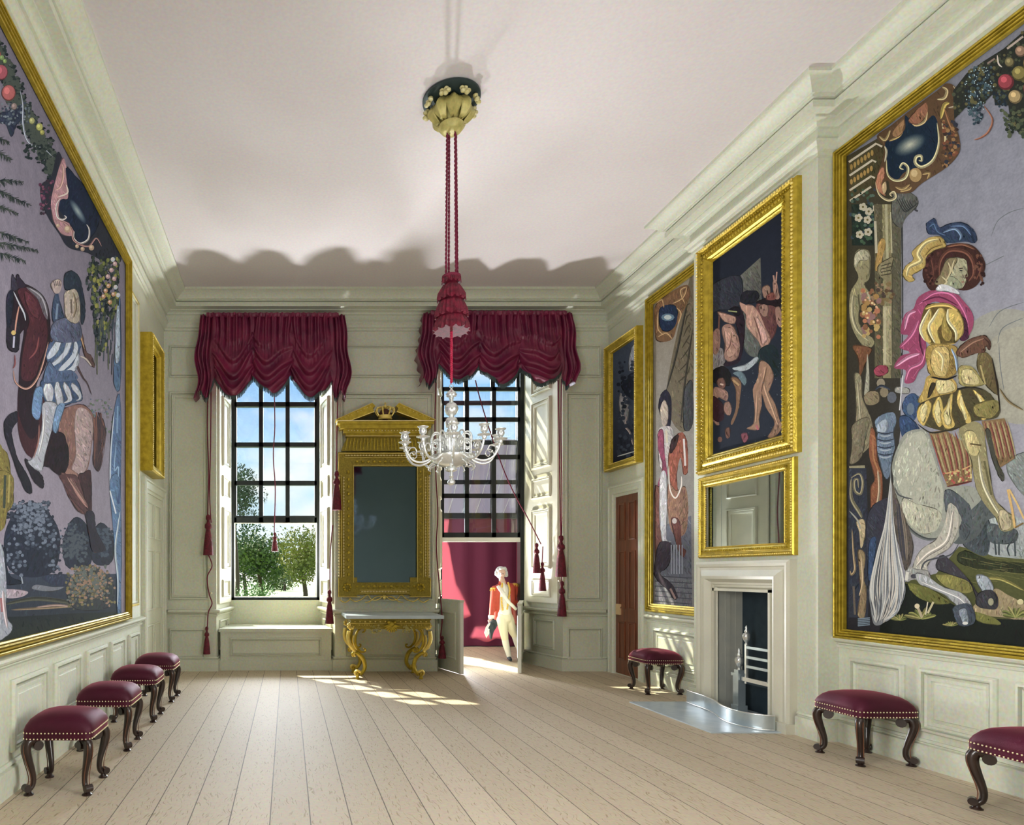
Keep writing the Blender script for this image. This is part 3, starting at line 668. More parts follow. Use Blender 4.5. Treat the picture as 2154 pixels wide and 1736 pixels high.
# central carved shell and flower clusters
shl = MB()
for k in range(9):
    a = -PI*.92+k*PI*.84/8; d = V(math.cos(a), 0, math.sin(a))
    shl.tube([V(0, -.36, .83), V(0, -.385, .83)+d*.05, V(0, -.375, .83)+d*.115], [.012, .020, .012], 7)
shl.ball((0, -.375, .835), .05, 12, 8, (1, .6, 1)); shl.ball((-.045, -.37, .865), .026, 8, 6); shl.ball((.045, -.37, .865), .026, 8, 6)
shl.build('carved_shell', M_gold, apo, 60)
rr_ = random.Random(5)
for sx_ in (-1, 1):
    fl = MB()
    for k in range(22):
        fl.ball((sx_*(.245+rr_.uniform(-.075, .075)), -.355+rr_.uniform(-.015, .01), .765+rr_.uniform(-.055, .055)), rr_.uniform(.010, .019), 7, 5)
    fl.build('carved_flowers', M_rose, apo, 60)
def cleg(mirror, yoff):
    e_ = empty('leg'); e_.parent = tb
    def q(L, n=7):
        o = []
        for x, y in L:
            px = 680+x/7.18; py = 1260+y/7.18
            if mirror: px = 2*821.5-px
            v = T2(px, py); v.y = yoff; o.append(v)
        return spline(o, n)
    def rad(n, a, b, c): return [lerp(a, b, i/(n/2)) if i < n/2 else lerp(b, c, (i-n/2)/(n/2)) for i in range(n)]
    S = (1, 1.9, 1)
    p = q([(600, 520), (635, 505), (645, 475), (610, 452), (560, 470), (520, 520), (498, 600), (500, 690), (530, 760), (585, 815), (640, 810), (650, 775), (620, 765)])
    MB().tube(p, rad(len(p), .010, .022, .010), 8, S, ref=(0, 1, 0)).build('upper_scroll', M_gold, e_, 60)
    p = q([(400, 500), (385, 590), (400, 680), (440, 750), (485, 800), (475, 860), (500, 880)])
    MB().tube(p, rad(len(p), .030, .030, .016), 8, S, ref=(0, 1, 0)).build('outer_scroll', M_gold2, e_, 60)
    p = q([(470, 890), (450, 855), (480, 825), (540, 850), (600, 900), (635, 980), (640, 1060), (610, 1120), (570, 1165)])
    MB().tube(p, rad(len(p), .014, .034, .028), 8, S, ref=(0, 1, 0)).build('lower_scroll', M_gold, e_, 60)
    p = q([(590, 1150), (555, 1115), (515, 1105), (490, 1135), (505, 1165), (535, 1160)])
    MB().tube(p, rad(len(p), .022, .020, .012), 8, S, ref=(0, 1, 0)).build('foot_scroll', M_gold2, e_, 60)
    f = q([(530, 1180), (530, 1180)], 1)[0]
    MB().lathe([(.030, 0), (.036, .012), (.022, .03), (.030, .055), (.034, .075), (.020, .10)], (f.x, yoff, 0), 14).build('foot', M_gold, e_, 60)
    r_ = q([(430, 420), (430, 420)], 1)[0]; rb = MB(); rb.ball(r_, .02, 8, 6)
    for k in range(7):
        a = 2*PI*k/7; rb.ball(r_+V(math.cos(a)*.042, -.01, math.sin(a)*.042), .023, 8, 5)
    rb.build('rosette', M_gold2, e_, 60)
    ed = MB()
    for dy in (-.045, .0, .045):
        ed.tube([v+V(0, dy-.012, 0)+V((-.014 if not mirror else .014), 0, 0) for v in q([(480, 560), (470, 640), (490, 720), (530, 780)])], .006, 5)
    ed.build('reeding', M_gold2, e_, 60)
cleg(False, -.30); cleg(True, -.30); cleg(False, .34); cleg(True, .34)

# ================================================================ CHIMNEYPIECE
fp = empty('chimneypiece', 'cream marble bolection chimneypiece round the dark fireplace', 'fireplace', loc=(XB, 7.4, 0))
o_ = V(0, 6.62-7.4, 0)
MB().frame(o_, UY, UZ, -UX, 1.52, 1.74, [(-.0, 0), (-.0, .075), (.03, .09), (.06, .085), (.07, .07), (.10, .072), (.14, .10), (.17, .115), (.20, .105), (.225, .07), (.24, .045), (.262, .045), (.268, .03), (.29, .028), (.31, .01)], skip=('b',)).build('moulded_surround', M_stone, fp, 30)
MB().box((-.05, FY0-7.4, 0), (.0, FY0-7.4+.03, FZ)).box((-.05, FY1-7.4-.03, 0), (.0, FY1-7.4, FZ)).box((-.05, FY0-7.4, FZ-.03), (.0, FY1-7.4, FZ)).build('inner_slip', M_stone, fp, 0)
MB().box((-.13, -.80, 0), (0.0, -.48, .10)).build('base_block', M_stone, fp, 0)
MB().box((-.13, .46, 0), (.0, .76, .10)).build('base_block', M_stone, fp, 0)
jb = MB().box((.0, FY1-7.4-.006, 0), (.31, FY1-7.4+.02, FZ)).box((.10, FY1-7.4-.012, 0), (.16, FY1-7.4, FZ)).box((.22, FY1-7.4-.012, 0), (.30, FY1-7.4, FZ))
o=jb.build('stone_jamb', mat('grey_stone', (.42, .42, .36), .7, col2=(.34, .35, .32)), wall_right, 0, loc=(XB, 7.4, 0)); o['kind']='structure'
MB().box((.30, FY0-7.4-.05, 0), (.34, FY1-7.4+.05, FZ+.05)).box((0, FY0-7.4-.03, 0), (.34, FY0-7.4, FZ+.02)).box((.0, FY0-7.4-.02, FZ), (.34, FY1-7.4+.02, FZ+.03)).build('iron_fireback', M_slate, wall_right, 0, loc=(XB, 7.4, 0))['kind'] = 'structure'
hs = MB().box((4.24-XB, 6.66-7.4, .0), (.30, 8.26-7.4, .012)).build('hearth_slab', M_marble, None, 0, loc=(XB, 7.4, 0)); tag(hs, 'pale grey marble hearth slab set before the fireplace', 'hearth')
# fender
fpts = spline([V(4.915, 8.18, 0), V(4.90, 8.0, 0), V(4.88, 7.75, 0), V(4.82, 7.5, 0), V(4.73, 7.25, 0), V(4.69, 7.0, 0), V(4.72, 6.84, 0), V(4.82, 6.73, 0), V(4.90, 6.69, 0)], 8)
fd = empty('fender', 'low curved polished steel fender on the hearth', 'fender', loc=(4.85, 7.3, .012))
off = V(4.85, 7.3, 0); vs = []
for p in fpts:
    p = p-off
    for dx, z in ((0, 0), (-.012, .0), (-.012, .15), (0, .15)): vs.append(p+V(dx, 0, z))
MB().add(vs, [(i*4+k, i*4+(k+1)%4, (i+1)*4+(k+1)%4, (i+1)*4+k) for i in range(len(fpts)-1) for k in range(4)]+[(0, 1, 2, 3), tuple(range(len(vs)-4, len(vs)))]).build('fender_band', M_steel, fd, 40)
MB().tube([p-off+V(-.006, 0, .155) for p in fpts], .010, 7).build('top_rail', M_silver, fd, 60)
MB().tube([p-off+V(-.010, 0, .010) for p in fpts], .010, 7).build('foot_rail', M_silver, fd, 60)
# grate
gr = empty('fire_grate', 'steel basket grate with urn finials inside the fireplace', 'grate', loc=(5.17, 7.4, .0))
def urn(c, s): return MB().lathe([(.02*s, 0), (.012*s, .02*s), (.03*s, .05*s), (.042*s, .09*s), (.036*s, .12*s), (.018*s, .135*s), (.022*s, .15*s), (.010*s, .17*s), (.014*s, .19*s), (.004*s, .215*s)], c, 14)
for yy in (.22, -.36):
    pd = MB().box((-.055, yy-.06, .012), (.055, yy+.06, .10)).box((-.042, yy-.045, .10), (.042, yy+.045, .43)).box((-.055, yy-.06, .43), (.055, yy+.06, .465)).box((-.035, yy-.035, .465), (.035, yy+.035, .50))
    po = pd.build('pedestal', M_steel, gr, 0); urn((0, yy, .50), 1.15).build('urn_finial', M_silver, po, 50)
for yy in (.10, -.34):
    st = MB().box((-.012, yy-.014, .36), (.012, yy+.014, .80)).build('grate_post', M_silver, gr, 0); urn((0, yy, .80), 1.0).build('urn_finial', M_silver, st, 50)
for z in (.77, .66, .555): MB().box((-.008, -.34, z-.015), (.008, .10, z+.015)).build('grate_bar', M_steel, gr, 0)
MB().box((-.015, -.36, .385), (.015, .16, .43)).build('grate_bar', M_silver, gr, 0)
MB().box((.0, -.34, .36), (.20, .10, .385)).build('grate_bed', M_slate, gr, 0)
# ================================================================ FRAMED THINGS
def lin(c): return tuple(((x/255+.055)/1.055)**2.4 if x > 10 else x/255/12.92 for x in c)
mart = bpy.data.materials.new('woven_colours'); mart.use_nodes = True; t = mart.node_tree; b = t.nodes['Principled BSDF']; b.inputs['Roughness'].default_value = .85; b.inputs['Specular IOR Level'].default_value = .15
va = t.nodes.new('ShaderNodeVertexColor'); va.layer_name = 'Col'
co = t.nodes.new('ShaderNodeTexCoord'); n1 = t.nodes.new('ShaderNodeTexNoise'); n1.inputs['Scale'].default_value = 60; n1.inputs['Detail'].default_value = 3; t.links.new(co.outputs['Object'], n1.inputs[0])
n2 = t.nodes.new('ShaderNodeTexNoise'); n2.inputs['Scale'].default_value = 9; n2.inputs['Detail'].default_value = 5; t.links.new(co.outputs['Object'], n2.inputs[0])
ma = t.nodes.new('ShaderNodeMix'); ma.data_type = 'RGBA'; ma.blend_type = 'OVERLAY'; ma.inputs[0].default_value = .25; t.links.new(va.outputs[0], ma.inputs[6]); t.links.new(n1.outputs[0], ma.inputs[7])
mb_ = t.nodes.new('ShaderNodeMix'); mb_.data_type = 'RGBA'; mb_.blend_type = 'OVERLAY'; mb_.inputs[0].default_value = .22; t.links.new(ma.outputs[2], mb_.inputs[6]); t.links.new(n2.outputs[0], mb_.inputs[7])
hs_ = t.nodes.new('ShaderNodeHueSaturation'); hs_.inputs['Saturation'].default_value = .86; t.links.new(mb_.outputs[2], hs_.inputs['Color']); t.links.new(hs_.outputs[0], b.inputs['Base Color'])

class Art:
    """flat picture: coloured shapes woven into one cloth.  Shapes are given in photo pixels and laid on the wall plane."""
    def __init__(s, X, Nn, org): s.X = X; s.N = Nn; s.org = org; s.v = []; s.f = []; s.c = []; s.k = 0; s.rect = None
    def m(s, x, y): return PW(x, y, s.X)
    def _face(s, pts, col, g=None):
        s.k += 1; off = s.N*(.000006*s.k)
        P3 = [p+off-s.org for p in pts]
        c1 = lin(col)
        if g is None: cc = [c1]*len(pts)
        else:
            c2 = lin(g[0]); d = g[1]; pr = [p.z if d == 'v' else p.y for p in P3]
            if d == 'v': lo, hi = max(pr), min(pr)
            else: lo, hi = min(pr), max(pr)
            cc = [tuple(lerp(c1[i], c2[i], (q-lo)/((hi-lo) or 1)) for i in range(3)) for q in pr]
        s._clip(P3, cc)
    def _clip(s, P, Cc):
        L = [(p.y, p.z, p.x, c) for p, c in zip(P, Cc)]
        if s.rect:
            y0, y1, z0, z1 = s.rect
            for ax, lim, sg in ((0, y0, 1), (0, y1, -1), (1, z0, 1), (1, z1, -1)):
                out = []
                for i in range(len(L)):
                    a, b = L[i-1], L[i]; da = (a[ax]-lim)*sg; db = (b[ax]-lim)*sg
                    if (da >= 0) != (db >= 0):
                        t = da/(da-db); out.append((lerp(a[0], b[0], t), lerp(a[1], b[1], t), lerp(a[2], b[2], t), tuple(lerp(a[3][k], b[3][k], t) for k in range(3))))
                    if db >= 0: out.append(b)
                L = out
                if len(L) < 3: return
        b0 = len(s.v)
        for y, z, x, c in L: s.v.append(V(x, y, z)); s.c.append(c)
        s.f.append(tuple(range(b0, b0+len(L))))
    def poly(s, pts, col, g=None, sm=True, n=5):
        q = [V(x, y, 0) for x, y in pts]
        if sm: q = spline(q, n, True)
        s._face([s.m(p.x, p.y) for p in q], col, g)
        s.hatch([(p.x, p.y) for p in q], col, g)
        if sm and 60 < s.area < 9000:
            R = random.Random(int(s.area*3)); s.k += 1; m_ = len(q); i = 0
            while i < m_:
                L = R.randint(3, 7)
                if R.random() < .72:
                    f = R.uniform(.42, .80); s.k -= .97
                    s.line([(q[(i+j) % m_].x+R.uniform(-.5, .5), q[(i+j) % m_].y+R.uniform(-.5, .5)) for j in range(L)], R.uniform(.9, 2.2), tuple(v*f for v in col), sm=False, taper=2, sub=False)
                i += L-1
    def hatch(s, q, col, g):
        xs = [p[0] for p in q]; ys = [p[1] for p in q]; x0, x1, y0, y1 = min(xs), max(xs), min(ys), max(ys)
        ar = abs(sum(q[i-1][0]*q[i][1]-q[i][0]*q[i-1][1] for i in range(len(q))))/2
        s.area = ar
        if ar < 110 or ar > 60000: return
        R = random.Random(int(ar*7+x0)); n = int(min(420, ar/9)); s.k += 1; th0 = R.uniform(.9, 1.9)
        for _ in range(n):
            x = R.uniform(x0, x1); y = R.uniform(y0, y1)
            if not pinp(x, y, q): continue
            L = R.uniform(2.5, 7.5); th = th0+R.gauss(0, .28); dx, dy = L*math.cos(th), L*math.sin(th)
            if not (pinp(x+dx, y+dy, q) and pinp(x-dx, y-dy, q)): continue
            u = (x-x0)/((x1-x0) or 1); v = (y-y0)/((y1-y0) or 1)
            f = 1+(.5-u)*.30+(.45-v)*.12+R.gauss(0, .10); b_ = col if g is None else tuple(lerp(col[i], g[0][i], v if g[1] == 'v' else u) for i in range(3))
            c = tuple(max(4, min(245, b_[i]*f+R.gauss(0, 4))) for i in range(3))
            s.k -= .97; s.line([(x-dx, y-dy), (x, y+R.uniform(-.6, .6)), (x+dx, y+dy)], R.uniform(1.1, 2.6), c, taper=2, n=3, sub=False)
    def line(s, pts, w, col, sm=True, taper=None, n=5, sub=True):
        if taper is None: taper = 2 if sm and len(pts) > 2 else 0
        q = [V(x, y, 0) for x, y in pts]
        if sm and len(q) > 2: q = spline(q, n)
        L = len(q); a = []; c = []
        for i, p in enumerate(q):
            d = (q[min(i+1, L-1)]-q[max(i-1, 0)]); d = d.normalized() if d.length else V(1, 0, 0); nn = V(-d.y, d.x, 0)
            ww = w/2*((1-i/(L-1)) if taper == 1 else (max(0, math.sin(PI*i/(L-1)))**.5 if taper == 2 else 1))+.2
            a.append(p+nn*ww); c.append(p-nn*ww)
        s.k += 1; off = s.N*(.000006*s.k); cc = lin(col)
        e = [(s.m(p.x, p.y)+off-s.org, s.m(r.x, r.y)+off-s.org) for p, r in zip(a, c)]
        for i in range(L-1): s._clip([e[i][0], e[i][1], e[i+1][1], e[i+1][0]], [cc]*4)
        if sub and sm and w >= 3.2 and L > 6:
            for o_, f_ in ((.26, .62), (-.2, 1.22), (.05, .85)):
                s.k -= .9; s.line([(a[i].lerp(c[i], .5+o_).x, a[i].lerp(c[i], .5+o_).y) for i in range(L)], w*.26, tuple(min(245, v*f_) for v in col), sm=False, taper=2, sub=False)
    def dot(s, x, y, rx, ry, col, n=10, g=None):
        s._face([s.m(x+rx*math.cos(2*PI*i/n), y+ry*math.sin(2*PI*i/n)) for i in range(n)], col, g)
    def blobs(s, n, box, r, cols, rnd, inside=None, asp=1.0):
        s.k += 1
        for _ in range(n):
            for _t in range(30):
                x = rnd.uniform(box[0], box[2]); y = rnd.uniform(box[1], box[3])
                if inside is None or pinp(x, y, inside): break
            else: continue
            rr = rnd.uniform(*r); s.k -= .92
            s.dot(x, y, rr, rr*asp, rnd.choice(cols), 7)
    def build(s, name, parent):
        me = bpy.data.meshes.new(name); me.from_pydata([tuple(x) for x in s.v], [], s.f)
        ca = me.color_attributes.new('Col', 'FLOAT_COLOR', 'POINT')
        flat = []
        for c in s.c: flat += [c[0], c[1], c[2], 1]
        ca.data.foreach_set('color', flat); me.materials.append(mart)
        o = bpy.data.objects.new(name, me); COL.objects.link(o); o.parent = parent
        return o
def pinp(x, y, poly):
    c = False; j = len(poly)-1
    for i in range(len(poly)):
        xi, yi = poly[i]; xj, yj = poly[j]
        if (yi > y) != (yj > y) and x < (xj-xi)*(y-yi)/(yj-yi)+xi: c = not c
        j = i
    return c

FR_T = [(0, 0), (0, .05), (.010, .065), (.034, .070), (.042, .066), (.046, .022), (.056, .022), (.060, .060), (.080, .062), (.084, .024), (.094, .024), (.098, .052), (.116, .050), (.120, .018), (.128, .018), (.132, .040), (.150, .036), (.150, .004)]
def framed(name, X, Nn, y0, y1, z0, z1, label, cat, prof=FR_T, fm=None, beads=None, thick=0, group=None, sc=1):
    org = V(X, (y0+y1)/2, (z0+z1)/2); root = empty(name, label, cat, group, loc=org)
    O = V(0, y0-org.y, z0-org.z); Wd, Hh = y1-y0, z1-z0
    if sc != 1: prof = [(a*sc, h) for a, h in prof]
    if thick: prof = [(0, 0)]+[(a, h+thick) for a, h in prof[1:]]
    fr = MB().frame(O, UY, UZ, Nn, Wd, Hh, prof).build('frame', fm or M_gold, root, 25)
    # dark lines in the quirks of the moulding
    if beads:
        for a, hh, r, m_ in beads:
            hh += thick; bb = MB(); st = r*2.7
            for (p0, d, L) in ((O+UY*a+UZ*a, UY, Wd-2*a), (O+UY*a+UZ*(Hh-a), UY, Wd-2*a), (O+UY*a+UZ*a, UZ, Hh-2*a), (O+UY*(Wd-a)+UZ*a, UZ, Hh-2*a)):
                n = int(L/st)
                for i in range(n+1): bb.ball(p0+d*(L*i/n)+Nn*hh, r, 6, 4)
            bb.build('beading', m_, fr, 60)
    return root, org, O
def C(ox, oy, s, L): return [(ox+x/s, oy+y/s) for x, y in L]
def A1(L): return C(0, 540, 3.34, L)
def A2(L): return C(0, 1000, 4.34, L)
def A8(L): return C(0, 60, 3.47, L)
def R3(L): return C(1760, 430, 3.693, L)
def R4(L): return C(1760, 880, 3.338, L)
def R5(L): return C(1760, 30, 3.858, L)
def B6(L): return C(1470, 480, 3.474, L)
def S7(L): return C(1270, 560, 2.285, L)
def tree(a, rnd, x0, y0, x1, y1, cols, n, r, sub=6):
    """crown of leaf dabs: rounded clumps, dark first then lit"""
    cl = []
    for i in range(sub):
        cl.append((rnd.uniform(x0+r*3, x1-r*3), rnd.uniform(y0+r*3, y1-r*3), rnd.uniform(.22, .36)*(x1-x0)))
    a.poly([(x0, (y0+y1)/2), (x0+(x1-x0)*.18, y0+(y1-y0)*.15), ((x0+x1)/2, y0), (x1-(x1-x0)*.15, y0+(y1-y0)*.2), (x1, (y0+y1)/2), (x1-(x1-x0)*.1, y1-(y1-y0)*.1), ((x0+x1)/2, y1), (x0+(x1-x0)*.1, y1-(y1-y0)*.1)], cols[0])
    a.k += 2
    for j, c in enumerate(cols):
        a.k += 1
        for i in range(n):
            cx, cy, cr = rnd.choice(cl); th = rnd.uniform(0, 2*PI); q = rnd.random()**.5*cr
            x = cx+q*math.cos(th)*(1-.12*j); y = cy+q*math.sin(th)*1.2-j*cr*.09
            if x < x0-r or x > x1+r or y < y0 or y > y1: continue
            a.k -= .93; a.dot(x, y, r*rnd.uniform(.6, 1.2), r*rnd.uniform(.6, 1.1), c, 6)

# ---------------------------------------------------------------- left tapestry
rt, org, O = framed('framed_tapestry', XL, UX, 2.9, 8.36, 1.03, 5.53, 'large gilt-framed tapestry on the left wall with a rider on a rearing brown horse', 'tapestry', thick=.015, sc=.62)
a = Art(XL+.010, UX, org); rnd = random.Random(21)
def rect3(a, X, y0, y1, z0, z1, c, g=None):
    a.rect = (y0-a.org.y, y1-a.org.y, z0-a.org.z, z1-a.org.z); a._face([V(X, y0, z0), V(X, y1, z0), V(X, y1, z1), V(X, y0, z1)], c, g)
rect3(a, XL+.010, 2.97, 8.28, 1.11, 5.45, (120, 116, 138), ((150, 140, 158), 'v'))
# ground
a.poly(A2([(-600, 900), (60, 900), (330, 905), (600, 910), (1060, 900), (1085, 1270), (560, 1400), (0, 1560), (-600, 1730)]), (48, 58, 78), ((38, 46, 52), 'v'), sm=False)
a.poly(A2([(40, 1040), (250, 1060), (200, 1110), (60, 1120)]), (165, 150, 165)); a.poly(A2([(330, 1000), (480, 1020), (600, 1015), (480, 1060), (300, 1040)]), (112, 116, 128))
a.line(A2([(40, 1180), (300, 1130), (560, 1150), (800, 1200)]), 9, (72, 74, 62), taper=2); a.line(A2([(100, 1230), (420, 1210), (700, 1190), (900, 1180)]), 6, (130, 110, 84), taper=2)
a.line(A2([(330, 1205), (520, 1185), (650, 1200)]), 4, (168, 140, 130), taper=2)
a.poly(A2([(-500, 1300), (200, 1290), (700, 1260), (1080, 1250), (1085, 1270), (560, 1400), (0, 1560), (-500, 1700)]), (26, 34, 42), ((44, 52, 44), 'v'), sm=False)
tree(a, rnd, 8, 1055, 127, 1215, [(30, 38, 58), (44, 54, 74), (72, 84, 104), (104, 116, 138)], 150, 4.0, 12)
tree(a, rnd, 132, 1088, 196, 1200, [(32, 40, 60), (48, 58, 78), (70, 80, 92)], 110, 3.6, 7)
tree(a, rnd, 190, 1100, 240, 1190, [(30, 38, 58), (44, 54, 76), (66, 78, 96)], 80, 3.4, 6)
a.poly(A2([(20, 700), (50, 680), (80, 900), (200, 980), (60, 1000), (0, 980)]), (24, 32, 50))
a.poly(A2([(380, 920), (600, 905), (700, 930), (900, 900), (900, 1010), (620, 1020), (470, 1000)]), (38, 48, 72))
tree(a, rnd, 140, 1190, 240, 1285, [(52, 58, 62), (84, 84, 70), (120, 108, 62), (150, 116, 92), (96, 104, 100)], 130, 3.2, 12)
a.line(A2([(195, 930), (205, 990)]), 2.4, (150, 160, 175))
# fir branches at the left edge
for (x0, y0, x1, y1) in ((-20, 640, 42, 660), (-20, 800, 60, 830), (-30, 1110, 170, 1120), (-30, 1180, 220, 1290), (-30, 1300, 130, 1350), (-30, 1480, 200, 1560), (-30, 1560, 270, 1620), (-20, 900, 80, 960), (0, 1640, 180, 1700)):
    p = A8([(x0, y0), (x1, y1)]); (ax, ay), (bx, by) = p; L = math.hypot(bx-ax, by-ay)
    a.line([(ax, ay), (bx, by)], 2.6, (36, 50, 52), taper=1)
    for i in range(int(L/1.1)+10):
        q = rnd.random(); sx_ = lerp(ax, bx, q); sy_ = lerp(ay, by, q); l = (1-q*.6)*rnd.uniform(8, 17)
        ang = math.atan2(by-ay, bx-ax)+rnd.choice((-1, 1.3))*rnd.uniform(.35, 1.0)
        a.k -= .9; a.line([(sx_, sy_), (sx_+l*math.cos(ang), sy_+l*math.sin(ang)+2)], 2.2, rnd.choice([(40, 54, 58), (60, 74, 66), (30, 42, 50), (78, 84, 84)]), taper=1)
# swag of fruit and leaves along the top
path = spline([V(x, y, 0) for x, y in A8([(-120, -60), (0, 180), (60, 330), (120, 480), (200, 640), (270, 760), (340, 900), (420, 1050)])], 12)
for c in ((22, 34, 44), (40, 56, 60), (74, 86, 82)):
    a.k += 1
    for p in path:
        for _ in range(7): a.k -= .9; a.dot(p.x+rnd.gauss(-4, 9), p.y+rnd.gauss(0, 8), rnd.uniform(2.4, 5.5), rnd.uniform(2.2, 4.6), c, 6)
a.poly(A8([(0, 620), (60, 600), (150, 560), (180, 640), (120, 700), (80, 790), (40, 700), (0, 690)]), (40, 52, 78))
a.blobs(90, (2, 215, 62, 262), (1.6, 3.0), [(60, 74, 98), (96, 110, 120), (40, 50, 72), (120, 134, 150)], rnd)
for x, y, r, c in ((5, 320, 50, (168, 70, 92)), (60, 470, 52, (178, 84, 88)), (-40, 200, 48, (170, 90, 80)), (10, 215, 18, (120, 150, 90)), (32, 240, 15, (130, 160, 90)), (100, 570, 22, (150, 130, 130)), (230, 675, 22, (168, 170, 110)), (285, 720, 26, (172, 176, 92)), (305, 760, 18, (160, 160, 80))):
    (px_, py_), = A8([(x, y)]); rr = r/3.47; a.dot(px_, py_, rr, rr*1.15, tuple(int(v*.6) for v in c), 14); a.dot(px_, py_-.8, rr*.9, rr*1.02, c, 14); a.dot(px_-rr*.25, py_-rr*.3, rr*.4, rr*.5, tuple(min(255, int(v*1.25)) for v in c), 10)
a.line(A8([(145, 455), (165, 560), (165, 680), (185, 790), (230, 850), (310, 870), (375, 930)]), 3.2, (170, 182, 205))
a.blobs(60, (50, 305, 105, 335), (2, 3.6), [(30, 44, 50), (50, 66, 66), (40, 56, 58)], rnd)
# cartouche
a.poly(A8([(300, 1140), (370, 1080), (420, 900), (480, 1000), (620, 1180), (880, 1640), (800, 1720), (640, 1640), (500, 1600), (430, 1500), (350, 1380), (300, 1260)]), (40, 46, 62))
a.blobs(60, (82, 380, 112, 450), (1.8, 3.6), [(96, 46, 84), (70, 40, 66), (130, 70, 100), (50, 44, 60)], rnd)
a.poly(A8([(380, 1200), (440, 980), (470, 960), (500, 1120), (500, 1240), (440, 1260), (430, 1380), (520, 1430), (530, 1510), (450, 1500), (390, 1410), (370, 1300)]), (176, 130, 142))
a.poly(A8([(480, 1020), (560, 1090), (650, 1200), (720, 1350), (700, 1470), (640, 1540), (570, 1570), (540, 1480), (480, 1390), (430, 1320), (440, 1250), (500, 1230)]), (18, 36, 66))
for i in range(10):
    q = 1-i/10; cx, cy = A8([(565, 1335)])[0]
    n_ = 14; th0 = -.45
    a._face([a.m(cx+q*15*math.cos(t_)*math.cos(th0)+q*29*math.sin(t_)*-math.sin(th0)*-1*-1, cy+q*15*math.cos(t_)*math.sin(th0)*-1+q*29*math.sin(t_)*math.cos(th0)) for t_ in [2*PI*j/n_ for j in range(n_)]], tuple(int(lerp(u, v, (1-q)**.8)) for u, v in zip((20, 42, 72), (165, 185, 190))))
for L, w, c in (([(440, 1240), (410, 1290), (415, 1370), (450, 1395), (480, 1380), (465, 1365)], 3.4, (216, 208, 208)), ([(630, 1430), (650, 1470), (640, 1540), (580, 1570), (535, 1530), (540, 1480)], 3.6, (210, 205, 205)), ([(400, 1400), (470, 1420), (520, 1470), (540, 1550), (640, 1590), (700, 1530), (740, 1590)], 3.5, (170, 128, 128)), ([(400, 1180), (440, 1150), (460, 1060), (450, 990)], 4, (214, 170, 160)), ([(420, 1230), (490, 1200), (480, 1140)], 3, (226, 214, 205))):
    a.line(A8(L), w, c)
for x, y, r in ((490, 1465, 26), (665, 1600, 20), (600, 1610, 16), (560, 1590, 14), (420, 1440, 14)):
    (px_, py_), = A8([(x, y)]); a.dot(px_, py_, r/3.47, r/3.3, (178, 150, 128)); a.dot(px_-1, py_-1.5, r/6, r/6, (210, 190, 165))
# hanging foliage on the right
reg = A1([(640, 0), (830, 0), (840, 330), (800, 420), (740, 640), (700, 700), (660, 560), (640, 300), (600, 180)])
for cols, n_ in (([(24, 38, 48), (34, 48, 56)], 300), ([(52, 66, 60), (84, 96, 60), (66, 80, 86)], 190), ([(150, 150, 70), (96, 112, 70), (120, 130, 60)], 70)):
    a.blobs(n_, (178, 520, 250, 755), (1.6, 3.8), cols, rnd, reg, 1.5)
for _ in range(34): x = rnd.uniform(655, 820); y = rnd.uniform(380, 700); a.k -= .6; a.line(A1([(x, y), (x+rnd.uniform(-10, 10), y+rnd.uniform(60, 160))]), 1.6, rnd.choice([(60, 76, 92), (96, 104, 80), (50, 62, 74)]))
for x, y, c in ((805, 50, 0), (780, 95, 0), (800, 155, 0), (755, 140, 0), (760, 205, 1), (740, 240, 1), (795, 265, 1), (770, 320, 1), (725, 280, 1), (810, 215, 2), (790, 20, 2), (828, 270, 2)):
    (px_, py_), = A1([(x, y)]); a.dot(px_, py_, 4.6, 5, [(188, 150, 160), (190, 140, 96), (190, 200, 215)][c]); a.dot(px_-1, py_-1.2, 2.2, 2.2, (225, 205, 200))
a.blobs(70, (185, 840, 235, 910), (1.6, 3.2), [(96, 112, 140), (120, 112, 120), (100, 120, 100), (150, 140, 160)], rnd)
# blue drapery
a.poly(A1([(830, 330), (843, 340), (843, 900), (800, 900), (800, 700)]), (70, 104, 146)); a.poly(A1([(815, 400), (835, 370), (838, 700), (805, 720)]), (168, 186, 210))
a.poly(A1([(800, 1080), (843, 1000), (843, 1690), (800, 1730), (770, 1650), (770, 1400)]), (66, 100, 148)); a.line(A1([(800, 1090), (775, 1400), (775, 1650), (800, 1736)]), 2.6, (196, 208, 226)); a.line(A1([(815, 1300), (800, 1500), (830, 1480), (822, 1660)]), 2.2, (130, 168, 208)); a.line(A1([(825, 1050), (820, 1240)]), 3.0, (110, 148, 190))
a.poly(A2([(1000, 60), (1095, 100), (1100, 1240), (1070, 1255), (1060, 900), (1030, 500)]), (76, 112, 156)); a.line(A2([(1000, 140), (1055, 350)]), 2.4, (214, 222, 234)); a.line(A2([(1095, 330), (1070, 500), (1050, 690), (1075, 950), (1070, 1200)]), 3.6, (186, 204, 226)); a.line(A2([(1060, 190), (1080, 260), (1085, 120)]), 3, (52, 76, 128))
